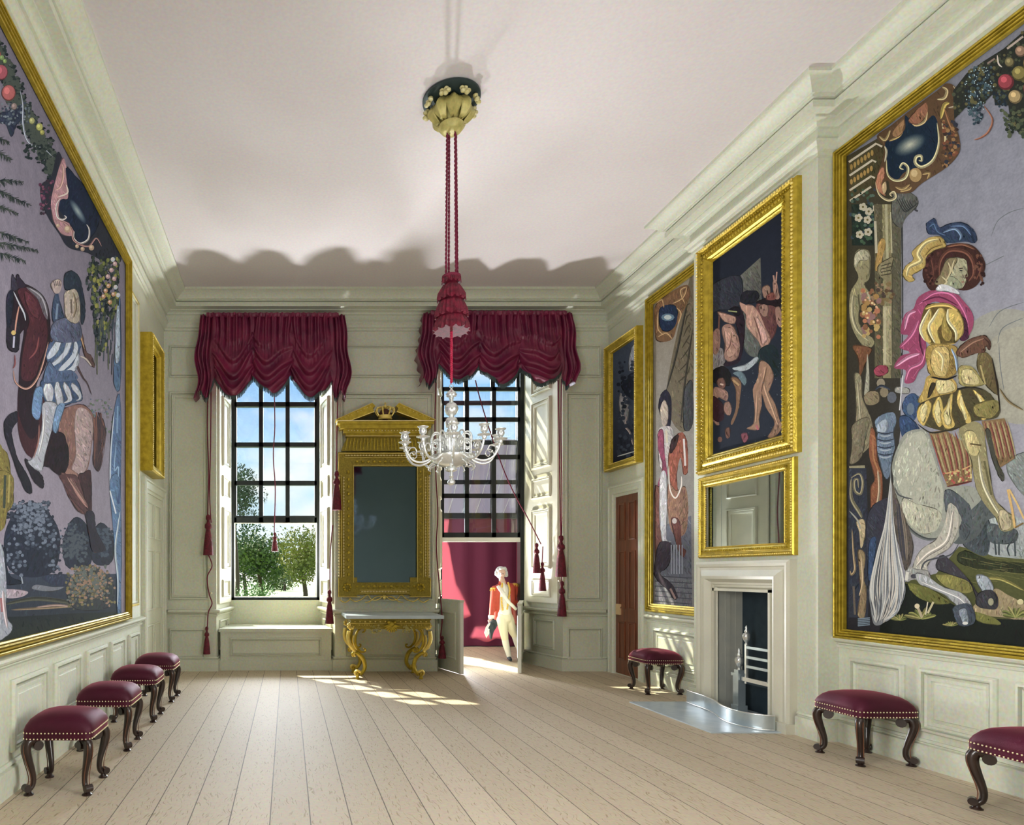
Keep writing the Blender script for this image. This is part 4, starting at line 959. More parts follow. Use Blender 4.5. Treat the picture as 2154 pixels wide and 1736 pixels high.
# horse
D0, D1, D2 = (38, 24, 36), (62, 28, 38), (96, 44, 50)
a.poly(A1([(25, 1180), (60, 1110), (120, 1090), (140, 1130), (90, 1200), (80, 1260), (120, 1420), (180, 1520), (220, 1620), (215, 1665), (170, 1640), (140, 1570), (90, 1430), (40, 1290)]), (34, 32, 44))
a.poly(A1([(170, 1420), (230, 1470), (290, 1540), (305, 1600), (290, 1630), (245, 1590), (210, 1530)]), (36, 30, 42))
a.poly(A1([(430, 1100), (520, 1050), (600, 1050), (650, 1130), (720, 1140), (740, 1260), (700, 1300), (715, 1430), (690, 1510), (650, 1440), (640, 1250)]), (66, 42, 46), n=4)
for _ in range(22): x = rnd.uniform(650, 710); a.k -= .6; a.line(A1([(x, 1090+rnd.uniform(0, 60)), (x+rnd.uniform(-5, 40), 1250), (x+rnd.uniform(-10, 20), 1400+rnd.uniform(0, 100))]), 1.8, rnd.choice([(96, 56, 50), (130, 78, 60), (50, 34, 44)]), taper=1)
a.poly(A1([(140, 880), (240, 900), (310, 1000), (440, 1060), (560, 1035), (640, 1090), (655, 1180), (640, 1330), (615, 1480), (560, 1560), (450, 1530), (370, 1470), (270, 1440), (180, 1380), (130, 1250), (120, 1080)]), D1)
a.poly(A1([(440, 1080), (560, 1040), (640, 1095), (655, 1180), (640, 1340), (610, 1500), (545, 1560), (460, 1500), (420, 1340), (410, 1180)]), (128, 90, 82))
a.poly(A1([(540, 1070), (610, 1080), (650, 1170), (635, 1340), (600, 1500), (540, 1550), (500, 1500), (530, 1380), (520, 1200)]), (168, 144, 146)); a.poly(A1([(430, 1470), (500, 1500), (560, 1545), (540, 1590), (480, 1570), (440, 1530)]), (150, 108, 96))
a.poly(A1([(330, 1250), (430, 1240), (470, 1330), (480, 1450), (430, 1540), (340, 1480), (290, 1450)]), (34, 18, 28))
a.poly(A1([(430, 1520), (520, 1560), (560, 1600), (600, 1736), (620, 1800), (560, 1800), (500, 1720), (450, 1620)]), (104, 64, 62)); a.poly(A1([(555, 1560), (630, 1500), (640, 1640), (640, 1800), (600, 1790), (590, 1640)]), (66, 34, 36))
a.poly(A2([(540, 0), (700, 10), (760, 200), (830, 320), (850, 420), (890, 560), (900, 660), (850, 700), (800, 500), (770, 350), (660, 230), (590, 100)]), (84, 52, 54)); a.poly(A2([(710, 0), (820, 0), (830, 180), (820, 320), (780, 290), (760, 150)]), (62, 34, 38)); a.line(A2([(640, 20), (700, 150), (800, 300)]), 9, (150, 104, 98), taper=2); a.poly(A2([(780, 350), (850, 340), (880, 520), (960, 680), (840, 690), (810, 520)]), (38, 32, 48))
a.line(A1([(470, 1550), (540, 1650), (600, 1736)]), 6, (158, 118, 108), taper=2)
a.poly(A1([(75, 240), (120, 190), (170, 190), (250, 230), (310, 290), (345, 400), (350, 600), (320, 760), (260, 880), (240, 1000), (270, 1200), (210, 1280), (130, 1120), (130, 860), (140, 700), (165, 520), (120, 560), (60, 540), (45, 480), (65, 330)]), D0)
a.poly(A1([(120, 240), (180, 210), (260, 270), (310, 380), (330, 560), (290, 720), (230, 860), (150, 860), (150, 720), (180, 540), (200, 430), (150, 330)]), (72, 28, 42), n=4); a.poly(A1([(170, 240), (240, 300), (270, 420), (230, 420), (180, 330)]), (90, 38, 52)); a.line(A1([(270, 560), (250, 660), (200, 720)]), 3, (128, 60, 64))
a.poly(A1([(80, 130), (100, 150), (130, 210), (80, 240)]), (50, 48, 66)); a.poly(A1([(115, 125), (150, 170), (180, 210), (120, 215)]), (44, 36, 54)); a.poly(A1([(45, 480), (60, 440), (130, 470), (130, 640), (90, 670), (45, 620)]), (38, 34, 48))
a.poly(A1([(42, 290), (80, 230), (90, 300), (70, 470), (45, 480)]), (30, 34, 54)); a.poly(A1([(180, 215), (270, 250), (325, 340), (330, 440), (300, 400), (260, 300)]), (104, 100, 112)); a.line(A1([(200, 220), (290, 290), (330, 420)]), 2.4, (170, 168, 182))
a.line(A1([(90, 245), (130, 330), (165, 400), (175, 450)]), 3, (190, 196, 212)); a.line(A1([(130, 345), (110, 450), (100, 545)]), 3, (200, 140, 122)); a.dot(*A1([(90, 535)])[0], 5, 5, (200, 170, 90)); a.line(A1([(95, 560), (90, 640)]), 3.4, (180, 180, 210)); a.line(A1([(100, 690), (100, 760), (85, 785)]), 2.4, (130, 60, 66))
a.line(A1([(90, 800), (105, 880), (160, 925), (210, 915), (260, 850), (300, 740), (335, 600)]), 3.6, (190, 142, 128))
# rider
a.poly(A1([(290, 870), (380, 850), (520, 850), (570, 960), (570, 1010), (500, 1030), (430, 1050), (330, 1030), (290, 960)]), (50, 76, 114))
for L in ([(330, 880), (300, 940), (330, 1020), (360, 1020), (370, 930)], [(400, 870), (380, 940), (400, 1040), (440, 1040), (430, 950)], [(450, 880), (440, 920), (470, 1000), (440, 1030), (500, 1010), (490, 940)], [(510, 890), (500, 920), (550, 990), (530, 1010), (565, 1000), (560, 950)]): a.poly(A1(L), (184, 188, 202))
a.poly(A1([(300, 1030), (400, 1040), (380, 1150), (350, 1250), (310, 1400), (290, 1500), (240, 1490), (190, 1440), (220, 1420), (260, 1330), (290, 1190)]), (168, 172, 186)); a.line(A1([(310, 1060), (300, 1250), (265, 1400)]), 4.5, (205, 206, 214), taper=2); a.line(A1([(270, 1180), (265, 1300), (230, 1420)]), 2.6, (150, 100, 92))
a.poly(A1([(240, 940), (290, 920), (290, 1010), (270, 1140), (220, 1100)]), (92, 132, 180)); a.poly(A1([(400, 1050), (450, 1040), (420, 1150), (390, 1240), (365, 1190)]), (100, 138, 182))
a.poly(A1([(340, 620), (400, 560), (560, 570), (550, 700), (540, 780), (490, 830), (400, 830), (350, 790), (320, 700)]), (62, 86, 124))
for L in ([(400, 580), (330, 690), (340, 720), (400, 670), (430, 580)], [(470, 570), (440, 670), (350, 760), (370, 770), (440, 720), (490, 640), (500, 580)], [(520, 590), (500, 690), (410, 790), (440, 800), (520, 720), (545, 640)], [(545, 680), (500, 770), (430, 820), (500, 820), (545, 760)]): a.poly(A1(L), (190, 200, 218))
a.poly(A1([(350, 560), (380, 490), (440, 450), (530, 460), (570, 520), (600, 660), (640, 700), (660, 780), (600, 720), (560, 580), (480, 510), (400, 530), (360, 600)]), (92, 66, 64)); a.line(A1([(375, 520), (440, 470), (540, 510), (590, 650)]), 4, (190, 150, 104)); a.line(A1([(370, 490), (430, 455), (520, 455), (560, 510)]), 4, (190, 190, 200)); a.line(A1([(560, 700), (600, 720), (640, 770)]), 3, (196, 186, 180)); a.line(A1([(540, 770), (580, 850), (610, 890), (640, 970)]), 4, (80, 60, 64), taper=1)
a.poly(A1([(365, 440), (370, 310), (400, 250), (420, 330), (445, 440), (400, 470)]), (52, 72, 104)); a.line(A1([(400, 330), (390, 440)]), 4, (110, 134, 165)); a.poly(A1([(355, 200), (375, 170), (410, 160), (430, 190), (415, 250), (380, 255)]), (180, 162, 160))
for i in range(4): a.line(A1([(372+i*14, 172), (380+i*12, 205)]), 1.2, (90, 80, 90))
a.poly(A1([(370, 470), (440, 430), (540, 440), (570, 560), (520, 600), (400, 600), (350, 560)]), (84, 92, 122)); a.poly(A1([(340, 740), (400, 800), (500, 800), (540, 860), (400, 880), (300, 880)]), (70, 92, 130))
a.poly(A1([(455, 250), (530, 230), (560, 330), (555, 440), (520, 470), (460, 430), (450, 340)]), (170, 158, 146)); a.poly(A1([(450, 130), (500, 100), (550, 140), (580, 250), (595, 380), (580, 470), (565, 460), (560, 330), (530, 230), (455, 230)]), (38, 52, 70))
a.line(A1([(470, 260), (480, 400)]), 5, (190, 176, 170)); a.line(A1([(510, 250), (530, 350), (510, 430)]), 5, (140, 126, 104)); a.line(A1([(500, 400), (495, 300)]), 3, (110, 96, 90))
# leg of another, yellow-clad figure at the left edge
a.poly(A1([(-60, 1200), (0, 1330), (50, 1400), (80, 1600), (85, 1736), (30, 1800), (-60, 1800)]), (120, 110, 44)); a.poly(A2([(-60, 0), (100, 0), (110, 200), (60, 330), (30, 480), (-60, 480)]), (122, 110, 44)); a.line(A2([(40, 0), (30, 300)]), 5, (60, 70, 60)); a.line(A2([(80, 0), (70, 250)]), 3, (160, 146, 70))
a.poly(A2([(-60, 640), (15, 660), (45, 900), (50, 1080), (40, 1280), (105, 1380), (60, 1460), (-60, 1450)]), (150, 156, 172)); a.line(A2([(20, 1050), (30, 1200), (60, 1400)]), 7, (196, 180, 186)); a.line(A2([(0, 1120), (10, 1250)]), 4, (150, 90, 96))
a.build('woven_picture', rt)

# ---------------------------------------------------------------- right tapestry
rt, org, O = framed('framed_tapestry', XR, -UX, 2.9, 6.345, .985, 5.615, 'large gilt-framed tapestry on the right wall with a plumed rider on a white horse', 'tapestry', thick=.015, sc=.62)
a = Art(XR-.010, -UX, org); rnd = random.Random(5)
rect3(a, XR-.010, 2.97, 6.265, 1.065, 5.535, (128, 132, 150), ((158, 156, 168), 'v'))
# clouds and hill lines
for cx, cy, rx, ry, c in ((1150, 1250, 420, 440, (150, 150, 142)), (1250, 1330, 330, 380, (158, 156, 142))): 
    (px_, py_), = R3([(cx+180, cy)]); a.dot(px_, py_, rx/3.693, ry/3.693, c, 30)
for L in ([(1200, 250), (1250, 130), (1350, 60), (1455, 30)], [(1180, 960), (1270, 830), (1455, 760)], [(1250, 1080), (1290, 960), (1455, 880)], [(1160, 470), (1300, 400)], [(1300, 1450), (1270, 1250), (1260, 1080)]): a.line(R3(L), 1.4, (104, 110, 116))
a.poly(R4([(1200, 300), (1400, 250), (1400, 600), (1240, 450)]), (120, 128, 126)); a.poly(R4([(1120, 640), (1315, 720), (1400, 800), (1400, 1000), (1060, 960), (1000, 800)]), (150, 158, 160))
# ground
a.poly(R4([(860, 900), (1000, 930), (1100, 970), (1400, 1000), (1400, 1800), (70, 1700), (70, 1480), (440, 1380), (480, 1150), (700, 1090)]), (86, 90, 46), ((52, 56, 30), 'v'), sm=False)
a.poly(R4([(700, 1100), (900, 1120), (960, 1200), (900, 1230), (760, 1180)]), (128, 124, 60)); a.poly(R4([(1100, 1200), (1200, 1240), (1330, 1320), (1330, 1440), (1180, 1400), (960, 1380), (960, 1320)]), (148, 132, 98)); a.poly(R4([(900, 930), (1100, 1000), (1400, 1030), (1400, 1090), (1000, 1060), (850, 1000)]), (46, 52, 34)); a.line(R4([(1000, 1130), (1150, 1130), (1315, 1210)]), 6, (150, 142, 70), taper=2)
for _ in range(60): x = rnd.uniform(860, 1315); y = rnd.uniform(950, 1150); a.k -= .8; a.line(R4([(x, y), (x+rnd.uniform(60, 160), y+rnd.uniform(5, 30))]), 1.5, rnd.choice([(120, 120, 60), (50, 56, 34), (146, 138, 78), (70, 74, 40)]), taper=2)
a.poly(R4([(75, 1480), (200, 1400), (400, 1300), (480, 1160), (640, 1200), (760, 1280), (880, 1340), (900, 1400), (1400, 1420), (1400, 1800), (75, 1700)]), (26, 32, 28), sm=False)
a.poly(R4([(500, 1160), (640, 1190), (760, 1260), (790, 1300), (680, 1300), (560, 1250)]), (104, 106, 46)); a.poly(R4([(960, 1360), (1100, 1400), (1150, 1450), (1000, 1430)]), (110, 112, 50))
for cx, cy, s in ((590, 1410, 1.0), (440, 1420, .6), (1250, 1400, 1.0), (800, 1460, .5)):
    for k in range(7):
        th = -.3-k*.43; l = 115*s*rnd.uniform(.7, 1.1); a.line(R4([(cx, cy), (cx+l*.6*math.cos(th), cy-abs(math.sin(th))*l*.5), (cx+l*math.cos(th), cy+l*.55*math.sin(th) if k % 2 else cy-l*.8*abs(math.sin(th)))]), 6.5*s, rnd.choice([(128, 130, 66), (104, 112, 54), (146, 140, 80)]), taper=2)
a.line(R4([(600, 1400), (570, 1330)]), 5, (176, 160, 130)); a.dot(*R4([(565, 1320)])[0], 5.5, 5.5, (212, 196, 160)); a.line(R4([(625, 1380), (640, 1290)]), 2, (214, 206, 180)); a.line(R4([(640, 1370), (680, 1290)]), 4, (190, 180, 140)); a.dot(*R4([(1290, 1290)])[0], 7, 6, (200, 190, 140))
# distant horses
a.poly(R4([(900, 800), (1060, 700), (1060, 960), (900, 900)]), (70, 80, 86)); a.poly(R4([(1070, 740), (1200, 770), (1265, 790), (1265, 860), (1200, 880), (1100, 880), (1060, 830)]), (78, 86, 90))
for L in ([(1110, 860), (1120, 960)], [(1140, 870), (1140, 960)], [(1240, 850), (1200, 910), (1215, 970)], [(1250, 850), (1255, 970)], [(1050, 850), (1050, 930)]): a.line(R4(L), 3.2, (60, 70, 74))
# architectural border at left
X0 = 1784
a.poly([(1780, 330), (1882, 270), (1892, 600), (1895, 900), (1860, 1200), (1850, 1335), (1780, 1338)], (70, 66, 48), ((44, 44, 52), 'v'), sm=False)
a.poly(R5([(95, 1180), (330, 1030), (400, 1050), (400, 1260), (310, 1380), (100, 1520)]), (78, 72, 44), sm=False)
for L in ([(100, 1200), (320, 1050), (370, 1075)], [(105, 1310), (290, 1185), (320, 1200)], [(105, 1430), (280, 1315), (310, 1330)], [(108, 1515), (280, 1400)]): a.line(R5(L), 4, (206, 198, 176), sm=False)
for i in range(7):
    a.dot(*R5([(120+i*28, 1240-i*19)])[0], 3, 6.5, (168, 136, 56)); a.dot(*R5([(120+i*27, 1360-i*18)])[0], 3, 6, (176, 140, 60))
a.poly(R3([(115, 0), (330, 0), (300, 200), (290, 320), (120, 320)]), (34, 48, 44), sm=False); a.blobs(80, (1790, 395, 1842, 515), (2.2, 4.6), [(66, 96, 72), (40, 62, 52), (86, 112, 100), (50, 70, 88)], rnd)
for x, y in ((170, 105), (240, 120), (180, 235), (245, 215), (250, 55), (310, 30), (205, 20)):
    (px_, py_), = R3([(x, y)])
    for k in range(5): a.k -= .8; a.dot(px_+5*math.cos(k*1.257), py_+5*math.sin(k*1.257), 4, 4, (196, 190, 168))
    a.dot(px_, py_, 2.4, 2.4, (110, 100, 50))
for x0, x1, c in ((290, 355, (96, 92, 70)), (355, 425, (138, 132, 96)), (425, 500, (92, 90, 72)), (500, 512, (40, 44, 44))): a.poly(R3([(x0, 0), (x1, 0), (x1+5, 700), (x1, 1350), (x0+5, 1350), (x0+10, 700)]), c, sm=False)
a.line(R3([(385, 0), (395, 420)]), 5, (178, 174, 138)); a.line(R3([(420, 60), (430, 380)]), 2, (190, 186, 150)); a.poly(R3([(360, 790), (425, 790), (430, 1250), (360, 1250)]), (166, 158, 122), sm=False); a.line(R3([(375, 800), (378, 1240)]), 4, (190, 184, 150))
for i in range(6): a.line(R5([(470+i*10, 1500+i*4), (600+i*12, 1500+i*20)]), 3.4, (84-4*i, 84-4*i, 74))
a.poly(R5([(470, 1440), (620, 1460), (660, 1540), (560, 1660), (520, 1736), (450, 1650)]), (92, 94, 90)); 
for i in range(6): a.line(R5([(480+i*22, 1480+i*6), (550+i*14, 1600-i*8), (600+i*12, 1580-i*10)]), 2, (50, 54, 56))
# carved torch and female herm
a.poly(R3([(330, 290), (365, 265), (380, 310), (355, 420), (340, 500), (300, 510), (310, 400)]), (178, 142, 66)); a.line(R3([(300, 130), (310, 380)]), 5, (190, 184, 160)); a.poly(R3([(340, 460), (430, 410), (440, 430), (420, 520), (400, 590), (340, 560), (320, 510)]), (140, 132, 100)); 
for i in range(4): a.line(R3([(345, 480+i*24), (425, 455+i*28)]), 1.6, (70, 66, 52))
a.poly(R3([(150, 370), (200, 345), (255, 370), (265, 470), (255, 570), (235, 600), (215, 620), (260, 700), (260, 770), (190, 780), (170, 880), (200, 980), (290, 1050), (270, 1110), (200, 1090), (130, 980), (100, 850), (110, 680), (170, 570), (135, 470)]), (150, 144, 108)); a.poly(R3([(150, 380), (200, 350), (250, 380), (240, 430), (180, 440), (150, 490), (138, 440)]), (180, 176, 150)); a.line(R3([(130, 700), (125, 850), (160, 970), (250, 1060)]), 8, (178, 172, 138), taper=2); a.line(R3([(255, 400), (262, 480), (250, 560)]), 2.5, (100, 96, 76)); a.line(R3([(170, 700), (180, 820)]), 3, (96, 92, 70)); a.line(R3([(240, 680), (258, 740)]), 3, (186, 180, 150))
a.blobs(44, (1834, 595, 1880, 640), (3, 5), [(130, 110, 70), (96, 74, 50), (150, 120, 90), (80, 66, 60)], rnd); a.blobs(46, (1815, 610, 1850, 710), (4, 7), [(170, 130, 60), (180, 108, 70), (150, 110, 110), (190, 160, 90), (140, 90, 56)], rnd)
a.blobs(12, (1815, 620, 1848, 700), (2, 3), [(226, 200, 140), (220, 170, 130)], rnd)
a.poly(R3([(130, 1100), (270, 1120), (240, 1200), (200, 1300), (180, 1340), (170, 1200)]), (120, 78, 48)); a.poly(R3([(240, 1160), (255, 1330), (250, 1480), (215, 1480), (230, 1300)]), (176, 174, 156)); a.poly(R3([(290, 1290), (330, 1250), (390, 1260), (400, 1300), (360, 1330), (310, 1330)]), (150, 44, 76))
# soldiers
a.poly(R3([(140, 1320), (190, 1340), (200, 1500), (240, 1600), (280, 1700), (270, 1860), (170, 1960), (130, 1960), (150, 1700), (150, 1500)]), (142, 134, 108)); a.poly(R3([(215, 1490), (260, 1450), (320, 1460), (330, 1530), (280, 1560), (230, 1550)]), (142, 128, 100)); a.line(R3([(165, 1380), (180, 1560), (190, 1700)]), 5, (172, 164, 136), taper=2)
a.dot(*R3([(345, 1390)])[0], 9, 10, (150, 140, 120)); a.dot(*R3([(430, 1500)])[0], 10, 12, (96, 102, 116)); a.dot(*R3([(370, 1460)])[0], 9, 11, (140, 128, 104)); a.line(R3([(300, 1440), (350, 1410), (420, 1440)]), 5, (60, 70, 90)); a.poly(R3([(470, 1420), (560, 1430), (555, 1470), (460, 1460)]), (150, 150, 146)); a.line(R3([(515, 1330), (490, 1600)]), 1.8, (214, 216, 220), sm=False)
a.poly(R3([(530, 1510), (580, 1470), (640, 1500), (640, 1600), (600, 1680), (540, 1640), (510, 1580)]), (48, 76, 116)); a.dot(*R3([(575, 1590)])[0], 8, 13, (90, 108, 130)); a.poly(R3([(490, 1660), (560, 1650), (640, 1736), (640, 1800), (520, 1820)]), (40, 66, 104))
a.poly(R4([(270, 20), (330, -30), (400, -40), (420, 20), (400, 100), (410, 200), (390, 280), (370, 410), (340, 420), (310, 320), (280, 200), (290, 100)]), (104, 124, 150)); a.poly(R4([(290, 40), (350, 10), (350, 90), (290, 100)]), (168, 184, 204)); 
for y in (100, 150, 200, 250): a.line(R4([(280, y-6), (340, y+10), (405, y-4)]), 2.4, (48, 58, 76)); a.line(R4([(300, y+18), (340, y+28), (385, y+18)]), 3, (160, 174, 190))
a.poly(R4([(240, 80), (270, 100), (290, 300), (320, 400), (320, 560), (290, 700), (250, 740), (240, 500), (270, 420), (230, 260)]), (140, 84, 52)); a.line(R4([(290, 360), (300, 520), (260, 720)]), 5, (188, 170, 140)); a.line(R4([(255, 130), (262, 280), (300, 380)]), 3, (176, 120, 70))
a.poly(R4([(110, 50), (230, 0), (200, 160), (170, 280), (95, 320), (110, 200)]), (126, 118, 98)); a.line(R4([(90, 350), (200, 345)]), 8, (158, 152, 124), sm=False)
# scrolled pilaster with goat head
a.poly(R4([(85, 350), (210, 350), (220, 700), (240, 1000), (220, 1400), (85, 1400)]), (54, 60, 76), sm=False); a.line(R4([(100, 420), (160, 390), (185, 450), (170, 530), (130, 510), (125, 440), (150, 430), (155, 490)]), 5, (158, 150, 120)); a.line(R4([(105, 420), (105, 560), (160, 660), (180, 700)]), 7, (146, 140, 114)); a.poly(R4([(140, 730), (190, 710), (205, 790), (190, 880), (170, 910), (160, 800)]), (196, 178, 140)); a.line(R4([(90, 650), (150, 720), (170, 780)]), 3, (168, 168, 160)); a.line(R4([(110, 780), (120, 950), (130, 1060), (105, 1100), (95, 1070)]), 4.5, (176, 154, 116)); a.poly(R4([(150, 940), (200, 960), (190, 1120), (210, 1200), (200, 1390), (150, 1380), (170, 1200)]), (150, 128, 96)); a.line(R4([(175, 960), (185, 1150), (160, 1250)]), 4, (200, 178, 140)); a.line(R4([(120, 1180), (130, 1380)]), 4, (110, 100, 90))
for i in range(5): a.line(R4([(150, 1410+i*12), (235, 1402+i*12)]), 2, (120, 140, 160), sm=False)
a.poly(R4([(215, 700), (350, 560), (380, 620), (300, 900), (250, 1100), (230, 1200)]), (60, 62, 78)); a.poly(R4([(230, 880), (280, 850), (250, 1100), (225, 1120)]), (52, 78, 118))
# white horse
Wc = (166, 168, 156)
a.poly(R4([(750, 960), (900, 1100), (960, 1180), (1000, 1230), (1110, 1220), (1130, 1330), (1000, 1320), (980, 1260), (930, 1150), (780, 1090), (700, 1050)]), (60, 58, 66)); a.poly(R4([(980, 1110), (1050, 1110), (1100, 1180), (1090, 1220), (1020, 1210)]), (150, 160, 172)); a.poly(R4([(1000, 1230), (1100, 1210), (1130, 1330), (1060, 1340), (985, 1310)]), (56, 56, 62)); a.dot(*R4([(1085, 1290)])[0], 6, 8, (150, 148, 120))
a.poly(R4([(760, 480), (940, 500), (1100, 620), (1150, 680), (1060, 720), (1000, 820), (900, 880), (800, 860), (740, 700)]), (84, 92, 94))
a.poly(R4([(400, 430), (390, 330), (430, 200), (480, 110), (560, 78), (630, 90), (680, 200), (730, 380), (780, 470), (950, 480), (1020, 560), (950, 640), (900, 700), (860, 830), (800, 880), (700, 850), (600, 850), (500, 780), (440, 680), (400, 560)]), (146, 150, 140)); a.poly(R4([(420, 400), (410, 320), (450, 200), (500, 130), (570, 95), (620, 110), (670, 240), (720, 400), (750, 520), (740, 680), (700, 790), (600, 800), (520, 740), (460, 640), (470, 560), (430, 480)]), (172, 174, 158)); a.poly(R4([(470, 560), (560, 600), (700, 640), (740, 700), (690, 790), (600, 810), (520, 750), (465, 650)]), (178, 178, 158)); a.line(R4([(410, 480), (440, 540), (540, 570)]), 3, (84, 88, 92)); a.line(R4([(460, 700), (540, 800), (640, 850), (750, 840)]), 6, (92, 98, 100), taper=2)
a.poly(R4([(760, 520), (820, 510), (940, 620), (950, 760), (900, 860), (860, 800), (880, 700), (800, 600), (770, 660)]), (80, 88, 94)); a.poly(R4([(790, 600), (850, 640), (860, 760), (800, 900), (700, 970), (640, 1030), (640, 1100), (560, 1110), (540, 1030), (600, 920), (700, 850), (760, 740)]), (176, 172, 160)); a.line(R4([(820, 650), (780, 860), (640, 960), (560, 1040)]), 10, (196, 190, 180), taper=2); a.line(R4([(640, 1100), (600, 1060), (640, 1000), (800, 960), (860, 880)]), 3, (72, 76, 84))
a.poly(R4([(485, 1060), (520, 1040), (560, 1060), (640, 1070), (660, 1130), (600, 1150), (540, 1130), (495, 1150)]), (150, 150, 148)); a.line(R4([(500, 1080), (490, 1140)]), 6, (216, 214, 206)); a.dot(*R4([(545, 1110)])[0], 7, 5, (70, 70, 80))
a.poly(R4([(560, 1090), (640, 1110), (740, 1180), (860, 1220), (920, 1260), (950, 1330), (900, 1360), (830, 1300), (760, 1240), (650, 1190), (580, 1160)]), (160, 164, 168)); a.line(R4([(600, 1150), (720, 1200), (860, 1260), (920, 1320)]), 4, (222, 222, 224), taper=2); a.poly(R4([(820, 1330), (900, 1300), (950, 1320), (975, 1420), (930, 1460), (860, 1450), (830, 1390)]), (66, 76, 90)); a.poly(R4([(860, 1350), (910, 1340), (930, 1430), (890, 1440)]), (128, 140, 152)); a.dot(*R4([(905, 1440)])[0], 6, 3.5, (210, 210, 205))
# tail
a.poly(R4([(385, 440), (400, 700), (440, 900), (480, 1060), (510, 1040), (540, 900), (500, 740), (440, 600)]), (92, 84, 78)); a.poly(R4([(380, 330), (390, 560), (400, 800), (440, 1000), (480, 1150), (480, 1250), (420, 1370), (340, 1430), (300, 1455), (260, 1440), (240, 1330), (230, 1200), (270, 1000), (330, 800), (370, 600)]), (124, 130, 138))
for _ in range(46):
    q = rnd.uniform(0, 1); c = rnd.choice([(186, 190, 192), (214, 214, 210), (150, 158, 168), (84, 88, 98), (206, 200, 190)])
    a.k -= .6; a.line(R4([(382+8*q, 420+q*60), (lerp(345, 400, q), 720+rnd.uniform(-30, 30)), (lerp(285, 440, q), 960), (lerp(240, 480, q), 1180+rnd.uniform(-20, 20)), (lerp(260, 440, q)+rnd.uniform(-15, 15), 1330+rnd.uniform(-30, 40)), (lerp(270, 350, q), 1430+rnd.uniform(-20, 10))]), rnd.uniform(1.2, 3.6), c, taper=2)
for _ in range(10): q = rnd.random(); a.line(R4([(420+40*q, 600), (430+70*q, 800), (460+50*q, 1000)]), 2.2, rnd.choice([(130, 118, 104), (66, 66, 76)]), taper=2)
# saddle cloth
a.poly(R4([(650, 100), (760, 80), (850, 140), (960, 200), (950, 440), (900, 460), (780, 480), (740, 380), (700, 240)]), (128, 104, 66), sm=False); a.poly(R4([(1020, 20), (1180, 0), (1220, 90), (1255, 280), (1180, 330), (1120, 365), (1080, 240)]), (124, 98, 62), sm=False)
for i in range(6):
    x = 665+i*42; a.line(R4([(x, 110-i*4), (x+45, 260), (x+95-i*8, 420+i*3)]), 3.4, (132, 62, 52)); a.line(R4([(x+18, 106-i*4), (x+62, 260), (x+110-i*8, 410+i*3)]), 2.2, (170, 156, 108))
for i in range(5):
    x = 1040+i*36; a.line(R4([(x, 20), (x+36, 150), (x+66, 290-i*4)]), 3.4, (126, 58, 50)); a.line(R4([(x+16, 18), (x+50, 150), (x+78, 286-i*4)]), 2.2, (166, 152, 104))
a.line(R4([(750, 390), (860, 370), (950, 330)]), 3, (200, 150, 90)); a.blobs(60, (1985, 988, 2044, 1020), (1.6, 3), [(170, 60, 50), (196, 176, 110), (120, 100, 60)], rnd, R4([(750, 390), (950, 330), (950, 440), (785, 480)])); a.line(R4([(775, 482), (870, 462), (955, 442)]), 3.4, (96, 40, 36))
# rider: leg
a.poly(R4([(860, 80), (940, 20), (1030, 60), (1050, 200), (1080, 400), (1110, 560), (1180, 640), (1250, 700), (1240, 780), (1160, 790), (1120, 700), (1040, 600), (980, 480), (950, 300), (900, 200)]), (140, 132, 92)); a.poly(R4([(900, 110), (960, 90), (1010, 180), (990, 260), (930, 240)]), (188, 174, 116)); a.line(R4([(1000, 260), (1030, 450), (1100, 600), (1180, 720)]), 7, (196, 190, 160), taper=2); a.line(R4([(940, 180), (1020, 190)]), 3, (88, 76, 44)); a.line(R4([(1040, 300), (1090, 540)]), 4, (96, 92, 60)); a.line(R4([(1130, 700), (1180, 660), (1240, 720)]), 3, (90, 84, 60)); a.poly(R4([(1140, 660), (1190, 650), (1230, 710), (1220, 770), (1160, 780)]), (176, 164, 130))
a.line(R4([(1205, 500), (1235, 640), (1255, 770)]), 4.6, (200, 160, 84), sm=False); a.line(R4([(1215, 500), (1270, 600), (1315, 700), (1360, 740)]), 3.6, (206, 170, 96), sm=False); a.line(R4([(1255, 770), (1315, 735)]), 3, (120, 96, 50), sm=False); a.poly(R4([(1050, 100), (1080, 90), (1130, 300), (1180, 400), (1160, 440), (1100, 300)]), (70, 70, 60))
# breeches and skirts
G0, G1, G2 = (150, 124, 44), (196, 168, 74), (214, 200, 138)
a.poly(R3([(640, 1560), (720, 1490), (900, 1450), (1000, 1420), (1130, 1430), (1220, 1500), (1270, 1600), (1240, 1660), (1130, 1680), (1050, 1690), (900, 1760), (780, 1750), (650, 1700), (630, 1640)]), (74, 68, 42))
for L in ([(700, 1520), (640, 1580), (630, 1660), (680, 1720), (720, 1640), (740, 1560)], [(800, 1490), (750, 1580), (760, 1660), (800, 1730), (840, 1680), (830, 1580)], [(900, 1470), (860, 1560), (810, 1640), (850, 1740), (920, 1720), (900, 1620)], [(960, 1440), (940, 1540), (1000, 1660), (1010, 1700), (1050, 1680), (1000, 1560)], [(1060, 1440), (1110, 1520), (1150, 1600), (1130, 1670), (1170, 1660), (1170, 1560), (1110, 1470)]):
    a.poly(R3(L), G1); q = R3(L); mx_ = sum(p[0] for p in q)/len(q); my_ = sum(p[1] for p in q)/len(q); a.poly([(mx_+(x-mx_)*.5-1.5, my_+(y-my_)*.75) for x, y in q], G2)
